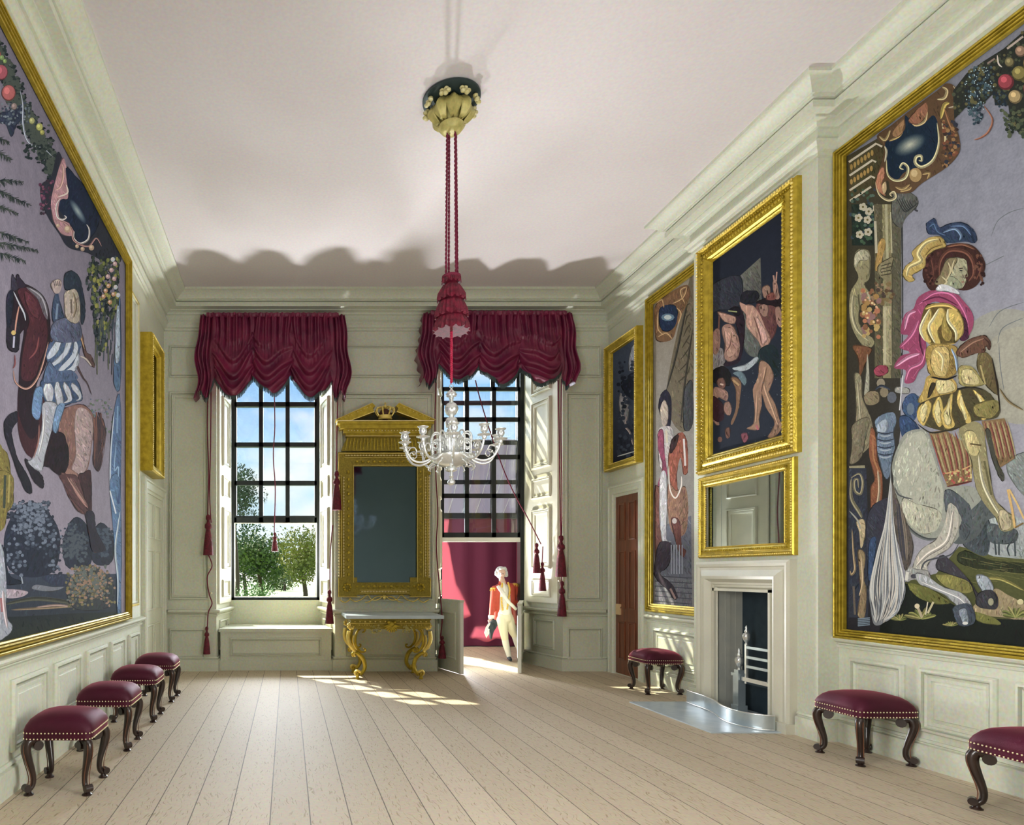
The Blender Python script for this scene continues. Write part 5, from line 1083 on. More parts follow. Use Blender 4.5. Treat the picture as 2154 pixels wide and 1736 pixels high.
a.line(R3([(650, 1560), (760, 1490), (930, 1440), (1050, 1420), (1140, 1440)]), 4, (40, 38, 34)); a.poly(R3([(1080, 1560), (1240, 1520), (1265, 1590), (1200, 1660), (1090, 1640)]), (128, 118, 60)); a.line(R4([(570, 40), (660, 100), (760, 90), (880, 60)]), 3, (50, 48, 40))
a.poly(R3([(720, 1330), (900, 1350), (930, 1450), (760, 1500), (640, 1540), (680, 1430)]), (168, 140, 58)); a.poly(R3([(780, 1370), (890, 1370), (920, 1440), (800, 1470)]), (206, 190, 130)); a.poly(R3([(740, 1390), (770, 1400), (740, 1480), (710, 1500)]), (56, 48, 34)); a.poly(R3([(960, 1260), (1050, 1260), (1110, 1330), (1150, 1400), (980, 1410), (950, 1330)]), (150, 138, 78)); a.poly(R3([(980, 1290), (1060, 1290), (1110, 1390), (990, 1390)]), (190, 176, 120)); a.poly(R3([(1110, 1150), (1200, 1180), (1240, 1330), (1260, 1480), (1160, 1400), (1100, 1280)]), (96, 84, 50)); a.line(R3([(1210, 1190), (1250, 1400), (1275, 1620)]), 3.2, (46, 38, 32)); a.line(R3([(1270, 1430), (1340, 1530), (1455, 1600)]), 5, (120, 104, 70)); a.line(R3([(1120, 1250), (1160, 1400)]), 3, (166, 150, 90))
# torso, sleeve and cloak
a.poly(R3([(640, 720), (760, 660), (900, 660), (980, 740), (1060, 850), (1060, 960), (1000, 1040), (940, 900), (800, 760), (700, 800), (680, 950), (700, 1100), (690, 1240), (640, 1300), (600, 1380), (530, 1385), (540, 1290), (450, 1270), (500, 1180), (580, 1150), (490, 1110), (560, 1020), (500, 1000), (530, 860), (600, 810)]), (144, 46, 92), n=4)
for L, w, c in (([(640, 780), (760, 690), (900, 700), (1000, 840), (1030, 960)], 6, (190, 84, 138)), ([(530, 980), (560, 860), (620, 830)], 7, (200, 130, 168)), ([(500, 1110), (590, 1010), (640, 900)], 6, (190, 90, 140)), ([(460, 1260), (560, 1190), (650, 1160)], 7, (214, 140, 176)), ([(540, 1370), (570, 1280), (660, 1230), (690, 1120)], 6, (196, 100, 146)), ([(680, 1180), (650, 1050), (660, 900)], 4, (90, 24, 60)), ([(600, 1340), (640, 1280)], 5, (220, 150, 184)), ([(560, 1140), (620, 1080)], 4, (80, 24, 56)), ([(660, 760), (800, 720), (950, 790)], 3, (90, 24, 60))): a.line(R3(L), w, c, taper=2)
a.poly(R3([(960, 880), (1010, 900), (1030, 1020), (1000, 1060), (960, 1040)]), (70, 30, 56))
a.poly(R3([(690, 800), (760, 770), (880, 775), (950, 820), (990, 900), (985, 1000), (930, 1070), (820, 1090), (720, 1080), (650, 1000), (655, 920)]), (92, 76, 30))
for L in ([(730, 810), (680, 900), (655, 980), (690, 1060), (740, 1070), (700, 980), (740, 880)], [(800, 810), (760, 880), (720, 960), (770, 1080), (810, 1080), (790, 980), (840, 900), (840, 820)], [(870, 810), (870, 900), (930, 990), (930, 1060), (985, 1000), (985, 910), (940, 830)]): a.poly(R3(L), G1); a.line(R3(L[:4]), 6, (232, 220, 168), taper=2)
a.poly(R3([(850, 830), (860, 920), (900, 1000), (880, 1060), (830, 1040), (820, 960)]), (150, 128, 50)); a.line(R3([(690, 815), (760, 785), (870, 785), (945, 825)]), 7, (200, 170, 76)); a.line(R3([(715, 1080), (800, 1092), (930, 1078)]), 5, (170, 144, 60))
a.poly(R3([(715, 1100), (920, 1100), (940, 1200), (930, 1310), (840, 1350), (740, 1330), (705, 1250)]), (158, 130, 52)); a.poly(R3([(760, 1120), (860, 1110), (880, 1200), (850, 1330), (770, 1320), (735, 1230)]), (192, 166, 92)); a.line(R3([(790, 1140), (830, 1200), (820, 1300)]), 5, (224, 206, 150), taper=2); a.line(R3([(895, 1120), (930, 1200), (940, 1300)]), 5, (140, 168, 200)); a.line(R3([(730, 1340), (850, 1360), (940, 1330)]), 4, (38, 34, 32))
a.poly(R3([(935, 1150), (1000, 1070), (1090, 1030), (1160, 1020), (1200, 1080), (1190, 1130), (1160, 1100), (1150, 1150), (1080, 1160), (980, 1190)]), (98, 66, 50)); a.line(R3([(960, 1150), (1060, 1070), (1150, 1040)]), 6, (138, 100, 78), taper=2); a.line(R3([(1150, 1040), (1190, 1080), (1185, 1130)]), 3, (60, 38, 34))
# head and plumed hat
a.poly(R3([(690, 440), (740, 370), (850, 320), (960, 300), (1060, 320), (1120, 380), (1160, 470), (1130, 570), (1080, 640), (990, 670), (860, 640), (740, 670), (690, 600), (670, 540)]), (62, 34, 30), n=4)
a.poly(R3([(840, 470), (870, 420), (960, 415), (1010, 440), (1020, 520), (1000, 560), (1010, 590), (980, 650), (920, 655), (870, 640), (820, 620), (770, 610), (800, 560), (850, 520)]), (164, 162, 130)); a.poly(R3([(860, 430), (940, 420), (920, 480), (880, 560), (850, 620), (770, 620), (810, 550)]), (130, 118, 84)); 
for L in ([(870, 450), (890, 520), (850, 600)], [(920, 430), (900, 500), (910, 540)], [(820, 560), (860, 600), (830, 630)]): a.line(R3(L), 3, (196, 184, 140), taper=2)
a.line(R3([(955, 500), (985, 496)]), 2, (60, 54, 44)); a.line(R3([(960, 515), (982, 515)]), 1.8, (40, 44, 50)); a.line(R3([(975, 605), (995, 602)]), 2, (140, 90, 76)); a.line(R3([(1012, 500), (1022, 555), (1006, 562)]), 1.8, (110, 104, 80)); a.poly(R3([(880, 560), (940, 580), (980, 640), (920, 655), (870, 620)]), (146, 152, 124))
a.line(R3([(800, 560), (810, 440), (880, 360), (1000, 370), (1060, 440), (1070, 540), (1030, 600)]), 7, (110, 64, 48)); a.line(R3([(860, 330), (980, 310), (1080, 350)]), 5, (126, 80, 56)); a.line(R3([(740, 420), (760, 540), (720, 620)]), 5, (96, 54, 42)); a.line(R3([(1090, 400), (1130, 490), (1090, 590)]), 5, (100, 56, 42)); a.blobs(30, (1946, 525, 1975, 600), (2, 4), [(44, 24, 24), (86, 48, 40)], rnd); a.blobs(24, (2050, 535, 2072, 600), (2, 4), [(44, 24, 24), (104, 66, 48)], rnd)
a.poly(R3([(780, 650), (820, 620), (920, 650), (960, 700), (880, 680), (790, 670)]), (196, 198, 206))
a.poly(R3([(700, 160), (720, 130), (770, 110), (800, 180), (880, 150), (970, 140), (1050, 180), (1090, 240), (1080, 300), (1000, 290), (900, 300), (850, 290), (800, 240), (720, 230)]), (38, 56, 86), n=4); a.line(R3([(830, 220), (920, 190), (970, 240), (960, 280)]), 5, (110, 140, 176), taper=2); a.line(R3([(890, 170), (990, 170), (1050, 240)]), 4, (80, 112, 156), taper=2); a.line(R3([(720, 180), (760, 150), (790, 210), (850, 240)]), 4, (70, 100, 140), taper=2)
a.poly(R3([(840, 280), (800, 250), (720, 260), (650, 310), (590, 370), (600, 430), (540, 480), (520, 550), (560, 600), (610, 590), (590, 550), (640, 520), (690, 480), (700, 410), (780, 350), (850, 330)]), (176, 150, 70), n=4); a.line(R3([(800, 270), (700, 300), (640, 380), (660, 440), (570, 490), (550, 560)]), 9, (206, 190, 128), taper=2); a.line(R3([(830, 310), (740, 340), (690, 400)]), 4, (140, 114, 44), taper=2)
# cartouche and garland at top
a.poly(R5([(330, 990), (450, 900), (600, 780), (820, 620), (900, 560), (980, 600), (1010, 700), (960, 860), (1000, 1000), (1000, 1120), (900, 1240), (700, 1370), (600, 1450), (450, 1440), (420, 1350), (330, 1440), (320, 1350), (370, 1200), (390, 1080)]), (92, 68, 44), n=4)
a.poly(R5([(400, 1040), (480, 1010), (560, 930), (560, 820), (640, 890), (720, 880), (790, 820), (830, 900), (830, 1040), (790, 1180), (700, 1230), (560, 1280), (500, 1340), (430, 1300), (410, 1180)]), (16, 38, 60), n=4)
cx, cy = R5([(600, 1060)])[0]
for i in range(12):
    q = 1-i/12; th0 = -.5; n_ = 20
    a._face([a.m(cx+q*39*math.cos(t_)*math.cos(th0)-q*20*math.sin(t_)*math.sin(th0), cy+q*39*math.cos(t_)*math.sin(th0)+q*20*math.sin(t_)*math.cos(th0)) for t_ in [2*PI*j/n_ for j in range(n_)]], tuple(int(lerp(u, v, 1-q)) for u, v in zip((16, 40, 62), (205, 206, 184))))
for L, w, c in (([(410, 1180), (420, 1300), (480, 1350), (560, 1330), (585, 1250), (545, 1210), (520, 1245), (550, 1260)], 5, (206, 198, 150)), ([(820, 880), (835, 1040), (790, 1180), (700, 1240), (645, 1210), (650, 1160), (690, 1150), (695, 1190), (670, 1185)], 6, (206, 198, 150)), ([(395, 1070), (410, 1120), (395, 1200)], 4, (220, 212, 180)),
    ([(320, 1360), (350, 1460), (420, 1510), (480, 1490), (470, 1445), (440, 1460), (455, 1480)], 5, (206, 192, 150)), ([(350, 990), (400, 1020), (440, 940)], 5, (186, 166, 110)), ([(430, 1030), (520, 980), (550, 880)], 5, (190, 164, 96)), ([(600, 830), (640, 900), (720, 870), (740, 780)], 5, (196, 172, 120)), ([(820, 690), (880, 680), (900, 620), (860, 590)], 6, (188, 170, 120)), ([(950, 580), (990, 640), (970, 740), (910, 760)], 5, (170, 156, 130)), ([(850, 850), (880, 740), (920, 720)], 8, (190, 168, 70)), ([(860, 880), (890, 980), (885, 1060)], 6, (196, 180, 130)), ([(880, 760), (930, 900), (970, 960)], 6, (140, 96, 56))):
    a.line(R5(L), w, c)
a.poly(R5([(325, 1380), (340, 1290), (380, 1240), (400, 1300), (370, 1380), (400, 1470), (350, 1440)]), (186, 120, 84)); a.poly(R5([(370, 1400), (400, 1360), (410, 1420), (390, 1460)]), (206, 176, 130)); a.dot(*R5([(645, 1305)])[0], 13, 15, (168, 138, 82), 16); a.dot(*R5([(635, 1290)])[0], 7, 8, (204, 180, 124)); a.poly(R5([(590, 860), (650, 780), (730, 720), (740, 800), (680, 880), (630, 890)]), (150, 96, 66)); a.poly(R5([(460, 960), (520, 880), (550, 860), (540, 960), (480, 1000)]), (160, 118, 74))
for L in ([(480, 1400), (540, 1420), (600, 1380)], [(520, 1440), (590, 1420), (610, 1400)], [(700, 1300), (760, 1290), (740, 1340)]): a.line(R5(L), 5, (170, 142, 86))
a.blobs(90, (1985, 255, 2018, 395), (2, 5), [(120, 66, 38), (82, 60, 40), (150, 110, 60), (60, 44, 40), (44, 50, 66)], rnd, R5([(850, 850), (960, 840), (1000, 1020), (990, 1130), (890, 1250), (800, 1300), (840, 1150)]))
gp = R5([(950, 620), (1060, 480), (1200, 380), (1360, 280), (1520, 140), (1700, 0), (1760, 300), (1700, 900), (1520, 1000), (1420, 900), (1400, 740), (1290, 740), (1280, 640), (1180, 740), (1050, 760), (960, 850)])
a.poly(gp, (44, 48, 44), sm=False)
for reg_, cols, n_, rr in ((R5([(1040, 560), (1120, 420), (1260, 420), (1300, 560), (1220, 680), (1180, 860), (1130, 910), (1080, 800), (1040, 650)]), [(48, 70, 84), (34, 48, 62), (66, 92, 104)], 190, (2.2, 3.6)), (R5([(1270, 640), (1350, 600), (1400, 700), (1340, 800), (1290, 720)]), [(48, 68, 84), (30, 44, 58)], 50, (2.2, 3.6)), (gp, [(76, 84, 64), (58, 66, 50), (100, 96, 60)], 150, (2, 5)), (R5([(1340, 780), (1520, 760), (1520, 1000), (1460, 940), (1400, 1000)]), [(60, 74, 58), (40, 50, 44), (86, 96, 70)], 90, (2, 4.5))):
    a.blobs(n_, (2000, 40, 2160, 300), rr, cols, rnd, reg_)
for _ in range(80):
    x = rnd.uniform(1050, 1290); y = rnd.uniform(420, 880)
    if pinp(*R5([(x, y)])[0], R5([(1040, 560), (1120, 420), (1260, 420), (1300, 560), (1220, 680), (1180, 860), (1130, 910), (1080, 800), (1040, 650)])): a.k -= .9; a.dot(*R5([(x, y)])[0], 1.2, 1.3, (176, 204, 214), 6)
for x, y, r, c in ((1380, 550, 66, (150, 42, 60)), (1490, 480, 62, (132, 122, 62)), (1455, 670, 56, (170, 146, 96)), (1410, 390, 40, (120, 112, 74)), (1500, 300, 46, (150, 120, 96)), (1600, 600, 80, (140, 60, 60)), (1600, 400, 80, (150, 130, 70))):
    (px_, py_), = R5([(x, y)]); rr = r/3.858; a.dot(px_, py_, rr, rr, tuple(int(v*.65) for v in c), 16); a.dot(px_-rr*.1, py_-rr*.1, rr*.85, rr*.85, c, 16); a.dot(px_-rr*.25, py_-rr*.3, rr*.38, rr*.38, tuple(min(255, int(v*1.35)) for v in c), 10)
a.line(R5([(1200, 740), (1270, 850), (1240, 950), (1180, 1000), (1120, 1020)]), 4, (160, 100, 72)); a.line(R5([(1390, 280), (1520, 180)]), 4, (186, 170, 160)); a.line(R5([(1310, 330), (1320, 400), (1350, 430)]), 3, (210, 200, 190)); a.line(R5([(1230, 400), (1290, 360)]), 3.4, (140, 120, 110))
a.build('woven_picture', rt)

# ---------------------------------------------------------------- narrow tapestry behind the chimney breast
rt, org, O = framed('framed_tapestry', XR, -UX, BY1+.01, 9.68, 1.05, 5.585, 'narrow tapestry of a rider on a chestnut horse, left of the chimney breast', 'tapestry', thick=.015, sc=.8)
a = Art(XR-.010, -UX, org); rnd = random.Random(9)
rect3(a, XR-.010, BY1+.05, 9.60, 1.12, 5.53, (150, 142, 128), ((128, 126, 128), 'v'))
a.poly(S7([(250, 1260), (420, 1200), (425, 1700), (245, 1640)]), (96, 98, 112), sm=False); a.poly(S7([(245, 1480), (425, 1510), (425, 1665), (245, 1630)]), (108, 108, 118), sm=False)
for i in range(6): a.line(S7([(245, 1490+i*24), (425, 1500+i*25)]), 1.6, (70, 72, 84))
a.poly(S7([(400, 120), (428, 60), (428, 620), (380, 800), (300, 620)]), (108, 98, 78)); a.line(S7([(410, 130), (350, 420), (300, 600)]), 4, (58, 56, 50)); a.line(S7([(428, 300), (390, 560), (370, 760)]), 4, (60, 56, 48))
for i in range(7): a.line(S7([(355+i*7, 560-i*55), (400, 520-i*55), (415, 480-i*50)]), 2.2, (66, 60, 46))
a.poly(S7([(385, 620), (400, 570), (425, 560), (426, 760), (385, 780)]), (64, 66, 70))
a.poly(S7([(245, 200), (300, 140), (400, 90), (410, 160), (360, 260), (330, 350), (260, 360), (245, 300)]), (120, 86, 54)); a.poly(S7([(268, 210), (310, 185), (350, 200), (350, 270), (320, 310), (275, 300)]), (24, 44, 76)); a.dot(*S7([(308, 246)])[0], 14, 8, (90, 124, 150)); a.dot(*S7([(308, 246)])[0], 8, 5, (190, 204, 206))
for L in ([(250, 180), (280, 160), (290, 200)], [(330, 180), (380, 150), (400, 100)], [(355, 280), (370, 230), (350, 200)], [(260, 340), (300, 320), (330, 350)], [(400, 100), (370, 120), (390, 180)], [(262, 220), (262, 300), (290, 330)]): a.line(S7(L), 3.4, (186, 150, 100))
a.poly(S7([(265, 680), (275, 620), (300, 595), (325, 640), (322, 760), (300, 800)]), (36, 34, 50)); a.poly(S7([(272, 690), (290, 645), (308, 680), (306, 750), (285, 770)]), (182, 164, 148)); a.poly(S7([(262, 790), (290, 770), (330, 780), (335, 850), (300, 980), (270, 960), (260, 870)]), (180, 172, 170)); a.poly(S7([(262, 800), (285, 790), (290, 880), (305, 1000), (290, 1080), (260, 1120), (262, 1040), (285, 960), (262, 880)]), (136, 52, 84)); a.line(S7([(300, 790), (305, 850)]), 4, (196, 186, 160))
a.poly(S7([(245, 1100), (262, 1060), (300, 1120), (270, 1400), (250, 1480)]), (100, 62, 52)); a.poly(S7([(320, 870), (345, 820), (380, 800), (402, 860), (405, 980), (385, 1000), (370, 920), (350, 1000), (355, 1090), (325, 1060), (310, 960)]), (140, 70, 46)); a.poly(S7([(325, 840), (360, 810), (345, 870), (320, 900)]), (54, 34, 36)); a.line(S7([(385, 830), (392, 960)]), 3.6, (210, 200, 196)); a.poly(S7([(310, 1050), (350, 1080), (390, 1060), (405, 1130), (400, 1260), (370, 1300), (330, 1280), (310, 1200)]), (136, 98, 76)); a.line(S7([(350, 1120), (375, 1240)]), 6, (176, 140, 116), taper=2); a.line(S7([(313, 960), (318, 1070), (345, 1115), (372, 1060), (374, 1010)]), 2.6, (220, 210, 200))
a.poly(S7([(272, 1010), (300, 1000), (305, 1180), (300, 1310), (325, 1325), (285, 1330), (270, 1200)]), (180, 178, 182)); a.poly(S7([(325, 1220), (350, 1210), (370, 1250), (375, 1340), (395, 1370), (380, 1400), (350, 1340)]), (96, 52, 46)); a.dot(*S7([(340, 1225)])[0], 5, 6, (190, 180, 176)); a.poly(S7([(270, 1330), (330, 1340), (310, 1440), (270, 1480), (330, 1530), (355, 1590), (335, 1600), (310, 1560), (250, 1500), (245, 1440)]), (56, 48, 60)); a.line(S7([(320, 1550), (345, 1600)]), 4, (150, 120, 116))
for i in range(5): a.line(S7([(325+i*13, 1340), (325+i*13, 1480)]), 1.8, (150, 154, 170))
a.build('woven_picture', rt)

# ---------------------------------------------------------------- painting over the fireplace
FR_P = [(0, 0), (0, .05), (.02, .075), (.035, .08), (.045, .06), (.06, .052), (.085, .05), (.10, .062), (.125, .078), (.15, .082), (.175, .072), (.19, .05), (.205, .045), (.215, .03), (.222, .006)]
bdz = [(.026, .082, .014, M_gold2), (.072, .058, .012, M_gold), (.138, .086, .017, M_gold)]
rt, org, O = framed('framed_painting', XB, -UX, 6.56, 8.14, 2.80, 5.53, 'large dark oil painting of bare-limbed figures in a carved gilt frame above the fireplace', 'painting', prof=FR_P, beads=bdz)
a = Art(XB-.008, -UX, org); rnd = random.Random(2)
rect3(a, XB-.008, 6.76, 7.94, 3.0, 5.33, (26, 34, 52), ((34, 42, 58), 'v'))
a.poly(B6([(300, 350), (450, 215), (460, 540), (300, 540)]), (104, 106, 96), ((84, 86, 86), 'v'), sm=False); a.poly(B6([(95, 420), (300, 350), (300, 560), (150, 600), (95, 600)]), (48, 52, 66))
SK, SK2, SK3, DKB = (150, 112, 98), (176, 134, 116), (112, 76, 66), (24, 20, 30)
a.poly(B6([(320, 620), (400, 640), (480, 860), (450, 930), (370, 930), (320, 820)]), (90, 96, 92)); a.poly(B6([(95, 900), (170, 880), (190, 1000), (120, 1040), (95, 1020)]), (128, 122, 124))
a.poly(B6([(245, 580), (330, 640), (320, 900), (280, 990), (180, 1000), (300, 860)]), (40, 26, 40)); a.poly(B6([(170, 730), (220, 700), (265, 740), (300, 860), (280, 950), (220, 975), (185, 940), (190, 840)]), SK); a.poly(B6([(190, 750), (250, 740), (285, 860), (250, 930), (210, 930)]), SK2); a.poly(B6([(140, 610), (210, 630), (265, 650), (260, 695), (200, 690), (150, 640)]), SK2); a.poly(B6([(105, 760), (150, 740), (155, 860), (130, 920), (105, 900)]), SK); a.line(B6([(150, 640), (145, 740)]), 3, SK3); a.poly(B6([(225, 590), (300, 580), (295, 640), (250, 620)]), (20, 18, 30)); a.line(B6([(215, 605), (280, 612)]), 2, (160, 168, 110)); a.line(B6([(240, 760), (230, 850), (200, 900)]), 2, SK3)
a.poly(B6([(420, 560), (540, 520), (580, 560), (560, 760), (500, 830), (450, 700)]), (98, 56, 56)); a.poly(B6([(440, 570), (500, 560), (500, 640), (460, 640)]), SK); a.poly(B6([(300, 540), (340, 560), (400, 570), (450, 640), (490, 740), (525, 820), (470, 880), (430, 820), (350, 720), (345, 640), (310, 590)]), SK2); a.poly(B6([(420, 650), (480, 740), (500, 820), (450, 830)]), (196, 152, 140)); a.line(B6([(400, 640), (440, 760), (460, 850)]), 3, SK3)
a.poly(B6([(310, 490), (340, 460), (420, 460), (440, 500), (410, 540), (350, 550), (310, 540)]), (30, 32, 42)); a.poly(B6([(415, 545), (520, 505), (590, 510), (590, 570), (500, 560)]), (28, 18, 26)); a.poly(B6([(470, 430), (515, 420), (520, 490), (480, 510), (465, 470)]), (140, 108, 92)); a.poly(B6([(540, 400), (565, 380), (580, 440), (590, 510), (555, 510)]), SK); a.line(B6([(545, 345), (555, 400)]), 3, SK2); a.line(B6([(570, 320), (565, 390)]), 2.6, SK2); a.poly(B6([(500, 490), (545, 470), (560, 520), (500, 525)]), (116, 60, 52)); a.poly(B6([(560, 590), (590, 580), (615, 660), (600, 725), (570, 690)]), SK)
a.poly(B6([(440, 900), (520, 850), (580, 900), (590, 1060), (540, 1080), (460, 980), (430, 1000)]), (24, 40, 46)); a.poly(B6([(250, 1020), (340, 1000), (420, 940), (430, 970), (350, 1040), (270, 1040)]), (168, 180, 188)); a.poly(B6([(250, 1060), (310, 1050), (350, 1110), (330, 1150), (290, 1090)]), (96, 120, 130))
a.poly(B6([(445, 980), (480, 975), (520, 1010), (545, 1080), (520, 1180), (510, 1200), (560, 1290), (590, 1400), (610, 1450), (580, 1500), (540, 1530), (505, 1525), (545, 1460), (550, 1400), (490, 1310), (460, 1210), (460, 1300), (440, 1400), (440, 1470), (350, 1465), (400, 1430), (410, 1330), (395, 1180), (430, 1100)]), (150, 114, 90), n=3); a.line(B6([(490, 1010), (480, 1150), (540, 1320), (580, 1440)]), 6, (180, 142, 112), taper=2); a.line(B6([(430, 1180), (425, 1320), (415, 1430)]), 5, (172, 134, 106), taper=2); a.line(B6([(500, 1010), (470, 1140), (455, 1200)]), 3, (110, 80, 62)); a.line(B6([(420, 1440), (435, 1475)]), 4, (170, 84, 96))
a.poly(B6([(100, 1050), (170, 1010), (230, 1060), (220, 1150), (100, 1120)]), (24, 22, 28)); a.poly(B6([(135, 1110), (175, 1095), (195, 1150), (170, 1180), (140, 1150)]), SK3); a.line(B6([(155, 1140), (180, 1145)]), 3, (200, 168, 150)); a.poly(B6([(105, 1180), (150, 1165), (210, 1200), (205, 1260), (140, 1240), (120, 1350), (105, 1330)]), SK); a.poly(B6([(185, 1290), (220, 1270), (240, 1320), (225, 1370), (190, 1350)]), SK); a.poly(B6([(110, 1370), (150, 1430), (130, 1440), (105, 1400)]), SK); a.poly(B6([(235, 1100), (275, 1095), (310, 1140), (300, 1250), (290, 1330), (250, 1430), (235, 1420), (270, 1320), (270, 1180)]), (126, 92, 66)); a.line(B6([(250, 1110), (295, 1150)]), 4, (176, 140, 90)); a.poly(B6([(195, 1470), (225, 1460), (225, 1530), (200, 1530)]), SK3); a.poly(B6([(310, 1510), (350, 1500), (360, 1540), (330, 1570)]), (130, 66, 84)); a.dot(*B6([(155, 1545)])[0], 5, 6, SK3); a.poly(B6([(100, 1240), (140, 1250), (180, 1300), (180, 1400), (110, 1400)]), (50, 22, 34))
a.blobs(60, (1560, 560+200, 1655, 960), (.6, 1.0), [(70, 90, 104), (90, 108, 120)], rnd)
a.build('canvas', rt)

# ---------------------------------------------------------------- overmantel mirror
FR_M = [(0, 0), (0, .04), (.012, .052), (.03, .055), (.04, .044), (.055, .04), (.07, .05), (.095, .056), (.11, .05), (.12, .035), (.13, .045)]
rt, org, O = framed('overmantel_mirror', XB, -UX, 6.61, 8.14, 1.785, 2.765, 'wide gilt-framed mirror above the fireplace, directly under the dark painting', 'mirror', prof=FR_M, beads=[(.020, .057, .010, M_gold2), (.083, .056, .012, M_gold), (.126, .036, .008, M_gold2)])
mg2 = bpy.data.materials.new('mirror_silver'); mg2.use_nodes = True; bb = mg2.node_tree.nodes['Principled BSDF']; bb.inputs['Base Color'].default_value = (.62, .70, .76, 1); bb.inputs['Metallic'].default_value = 1; bb.inputs['Roughness'].default_value = .02
gv = [V(0, O.y+.125, O.z+.125), V(0, O.y+1.405, O.z+.125), V(0, O.y+1.405, O.z+.855), V(0, O.y+.125, O.z+.855)]
def gx(y): return -lerp(.046, .006, (y-O.y-.125)/1.28)
gj = [O.y+.125, 6.945-org.y, 7.757-org.y, O.y+1.405]
for y0_, y1_ in zip(gj, gj[1:]):
    MB().add([V(gx(y0_+.004), y0_+.004, gv[0].z), V(gx(y1_-.004), y1_-.004, gv[0].z), V(gx(y1_-.004), y1_-.004, gv[2].z), V(gx(y0_+.004), y0_+.004, gv[2].z)]+[V(0, y_, z_) for y_, z_ in ((y0_, gv[0].z), (y1_, gv[0].z), (y1_, gv[2].z), (y0_, gv[2].z))], [(0, 1, 2, 3), (0, 4, 5, 1), (1, 5, 6, 2), (2, 6, 7, 3), (3, 7, 4, 0)]).build('mirror_glass', mg2, rt, 0)
MB().box((-.003, gj[0], gv[0].z), (-.001, gj[-1], gv[2].z)).build('backing', M_white, rt, 0)

# ---------------------------------------------------------------- small paintings over the doors
FR_S = [(0, 0), (0, .10), (.015, .115), (.03, .115), (.045, .10), (.07, .09), (.085, .095), (.10, .085), (.11, .06), (.12, .055), (.13, .02)]
rt, org, O = framed('framed_painting', XR, -UX, 9.86, 10.86, 3.25, 5.28, 'small dark landscape painting in a deep gilt frame above the brown door', 'painting', prof=FR_S, beads=[(.022, .118, .010, M_gold2), (.112, .062, .010, M_gold2)])
a = Art(XR-.022, -UX, org); rnd = random.Random(4)
rect3(a, XR-.022, 9.99, 10.73, 3.38, 5.15, (70, 84, 110), ((26, 32, 52), 'v'))
a.poly(S7([(130, 400), (155, 380), (155, 480), (120, 500)]), (150, 158, 176)); a.poly(S7([(80, 610), (110, 630), (120, 690), (110, 760), (90, 740), (75, 680)]), (150, 150, 160)); a.line(S7([(112, 720), (105, 770), (125, 800), (140, 860)]), 4, (176, 162, 164)); a.poly(S7([(85, 560), (155, 510), (155, 640), (110, 620)]), (30, 38, 56))
a.blobs(120, (1300, 760, 1342, 960), (2, 5), [(28, 36, 54), (46, 56, 78), (60, 70, 92)], rnd); a.line(S7([(65, 915), (100, 905), (150, 890)]), 2, (200, 204, 210))
a.build('canvas', rt)
rt, org, O = framed('framed_painting', XL, UX, 9.16, 10.02, 3.02, 4.93, 'small dark painting in a deep gilt frame above the left door, seen edge-on', 'painting', prof=[(0, 0)]+[(a_, h_+.06) for a_, h_ in FR_S[1:]], beads=[(.022, .178, .010, M_gold2)])
a = Art(XL+.03, UX, org); rnd = random.Random(6)
rect3(a, XL+.03, 9.29, 9.89, 3.15, 4.80, (40, 52, 56), ((20, 28, 34), 'v'))
a.build('canvas', rt)
# ================================================================ PIER MIRROR (back wall)
YM = 10.80
def B2(px, py): return V((px-VX)*YM/F, 0, EYE-(py-VY)*YM/F)
pm = empty('pier_mirror', 'tall gilt pier mirror with crowned broken pediment between the windows', 'mirror', loc=(B2(809, 0).x, YB, B2(0, 1100).z)); po_ = V(*pm.location)
def b2(px, py, y=0): v = B2(px, py); return V(v.x-po_.x, -.03+y, v.z-po_.z)
def brect(mb, x0, y0, x1, y1, n0, n1):
    a = b2(x0, y1); c = b2(x1, y0); return mb.box((a.x, -n1, a.z), (c.x, -n0, c.z))
frm = MB()
for i_, r in enumerate(((712, 950, 906, 980), (712, 1226, 906, 1252), (716, 950, 744, 1250), (879, 950, 904, 1250), (712, 950, 740, 998), (880, 950, 906, 998), (712, 1215, 752, 1257), (864, 1215, 908, 1257))): brect(frm, *r, -.02-.001*i_, .066+.001*i_)
fo = frm.build('frame', M_goldd, pm, 0)
def mline(mb, pts, y, r=.007): mb.tube([b2(px, py, 0)+V(0, .03-y, 0) for px, py in pts], r, 6)
ln = MB()
mline(ln, [(744, 978), (879, 978), (879, 1226), (744, 1226), (744, 978)], .09, .008)
mline(ln, [(713, 953), (906, 953), (906, 998)], .09); mline(ln, [(713, 953), (713, 998), (719, 1000), (719, 1215), (713, 1217), (713, 1256), (757, 1256), (757, 1248), (862, 1248), (862, 1256), (907, 1256), (907, 1217), (901, 1215), (901, 1000)], .09)
mline(ln, [(892, 985), (892, 1215)], .09, .005)
mline(ln, [(725, 962), (900, 962)], .09, .004); mline(ln, [(757, 1242), (862, 1242)], .09, .004)
ln.build('gilt_fillet', M_gold2, fo, 60)
M_pearl = mat('pearl_gilt', (.95, .80, .42), .3, .3)
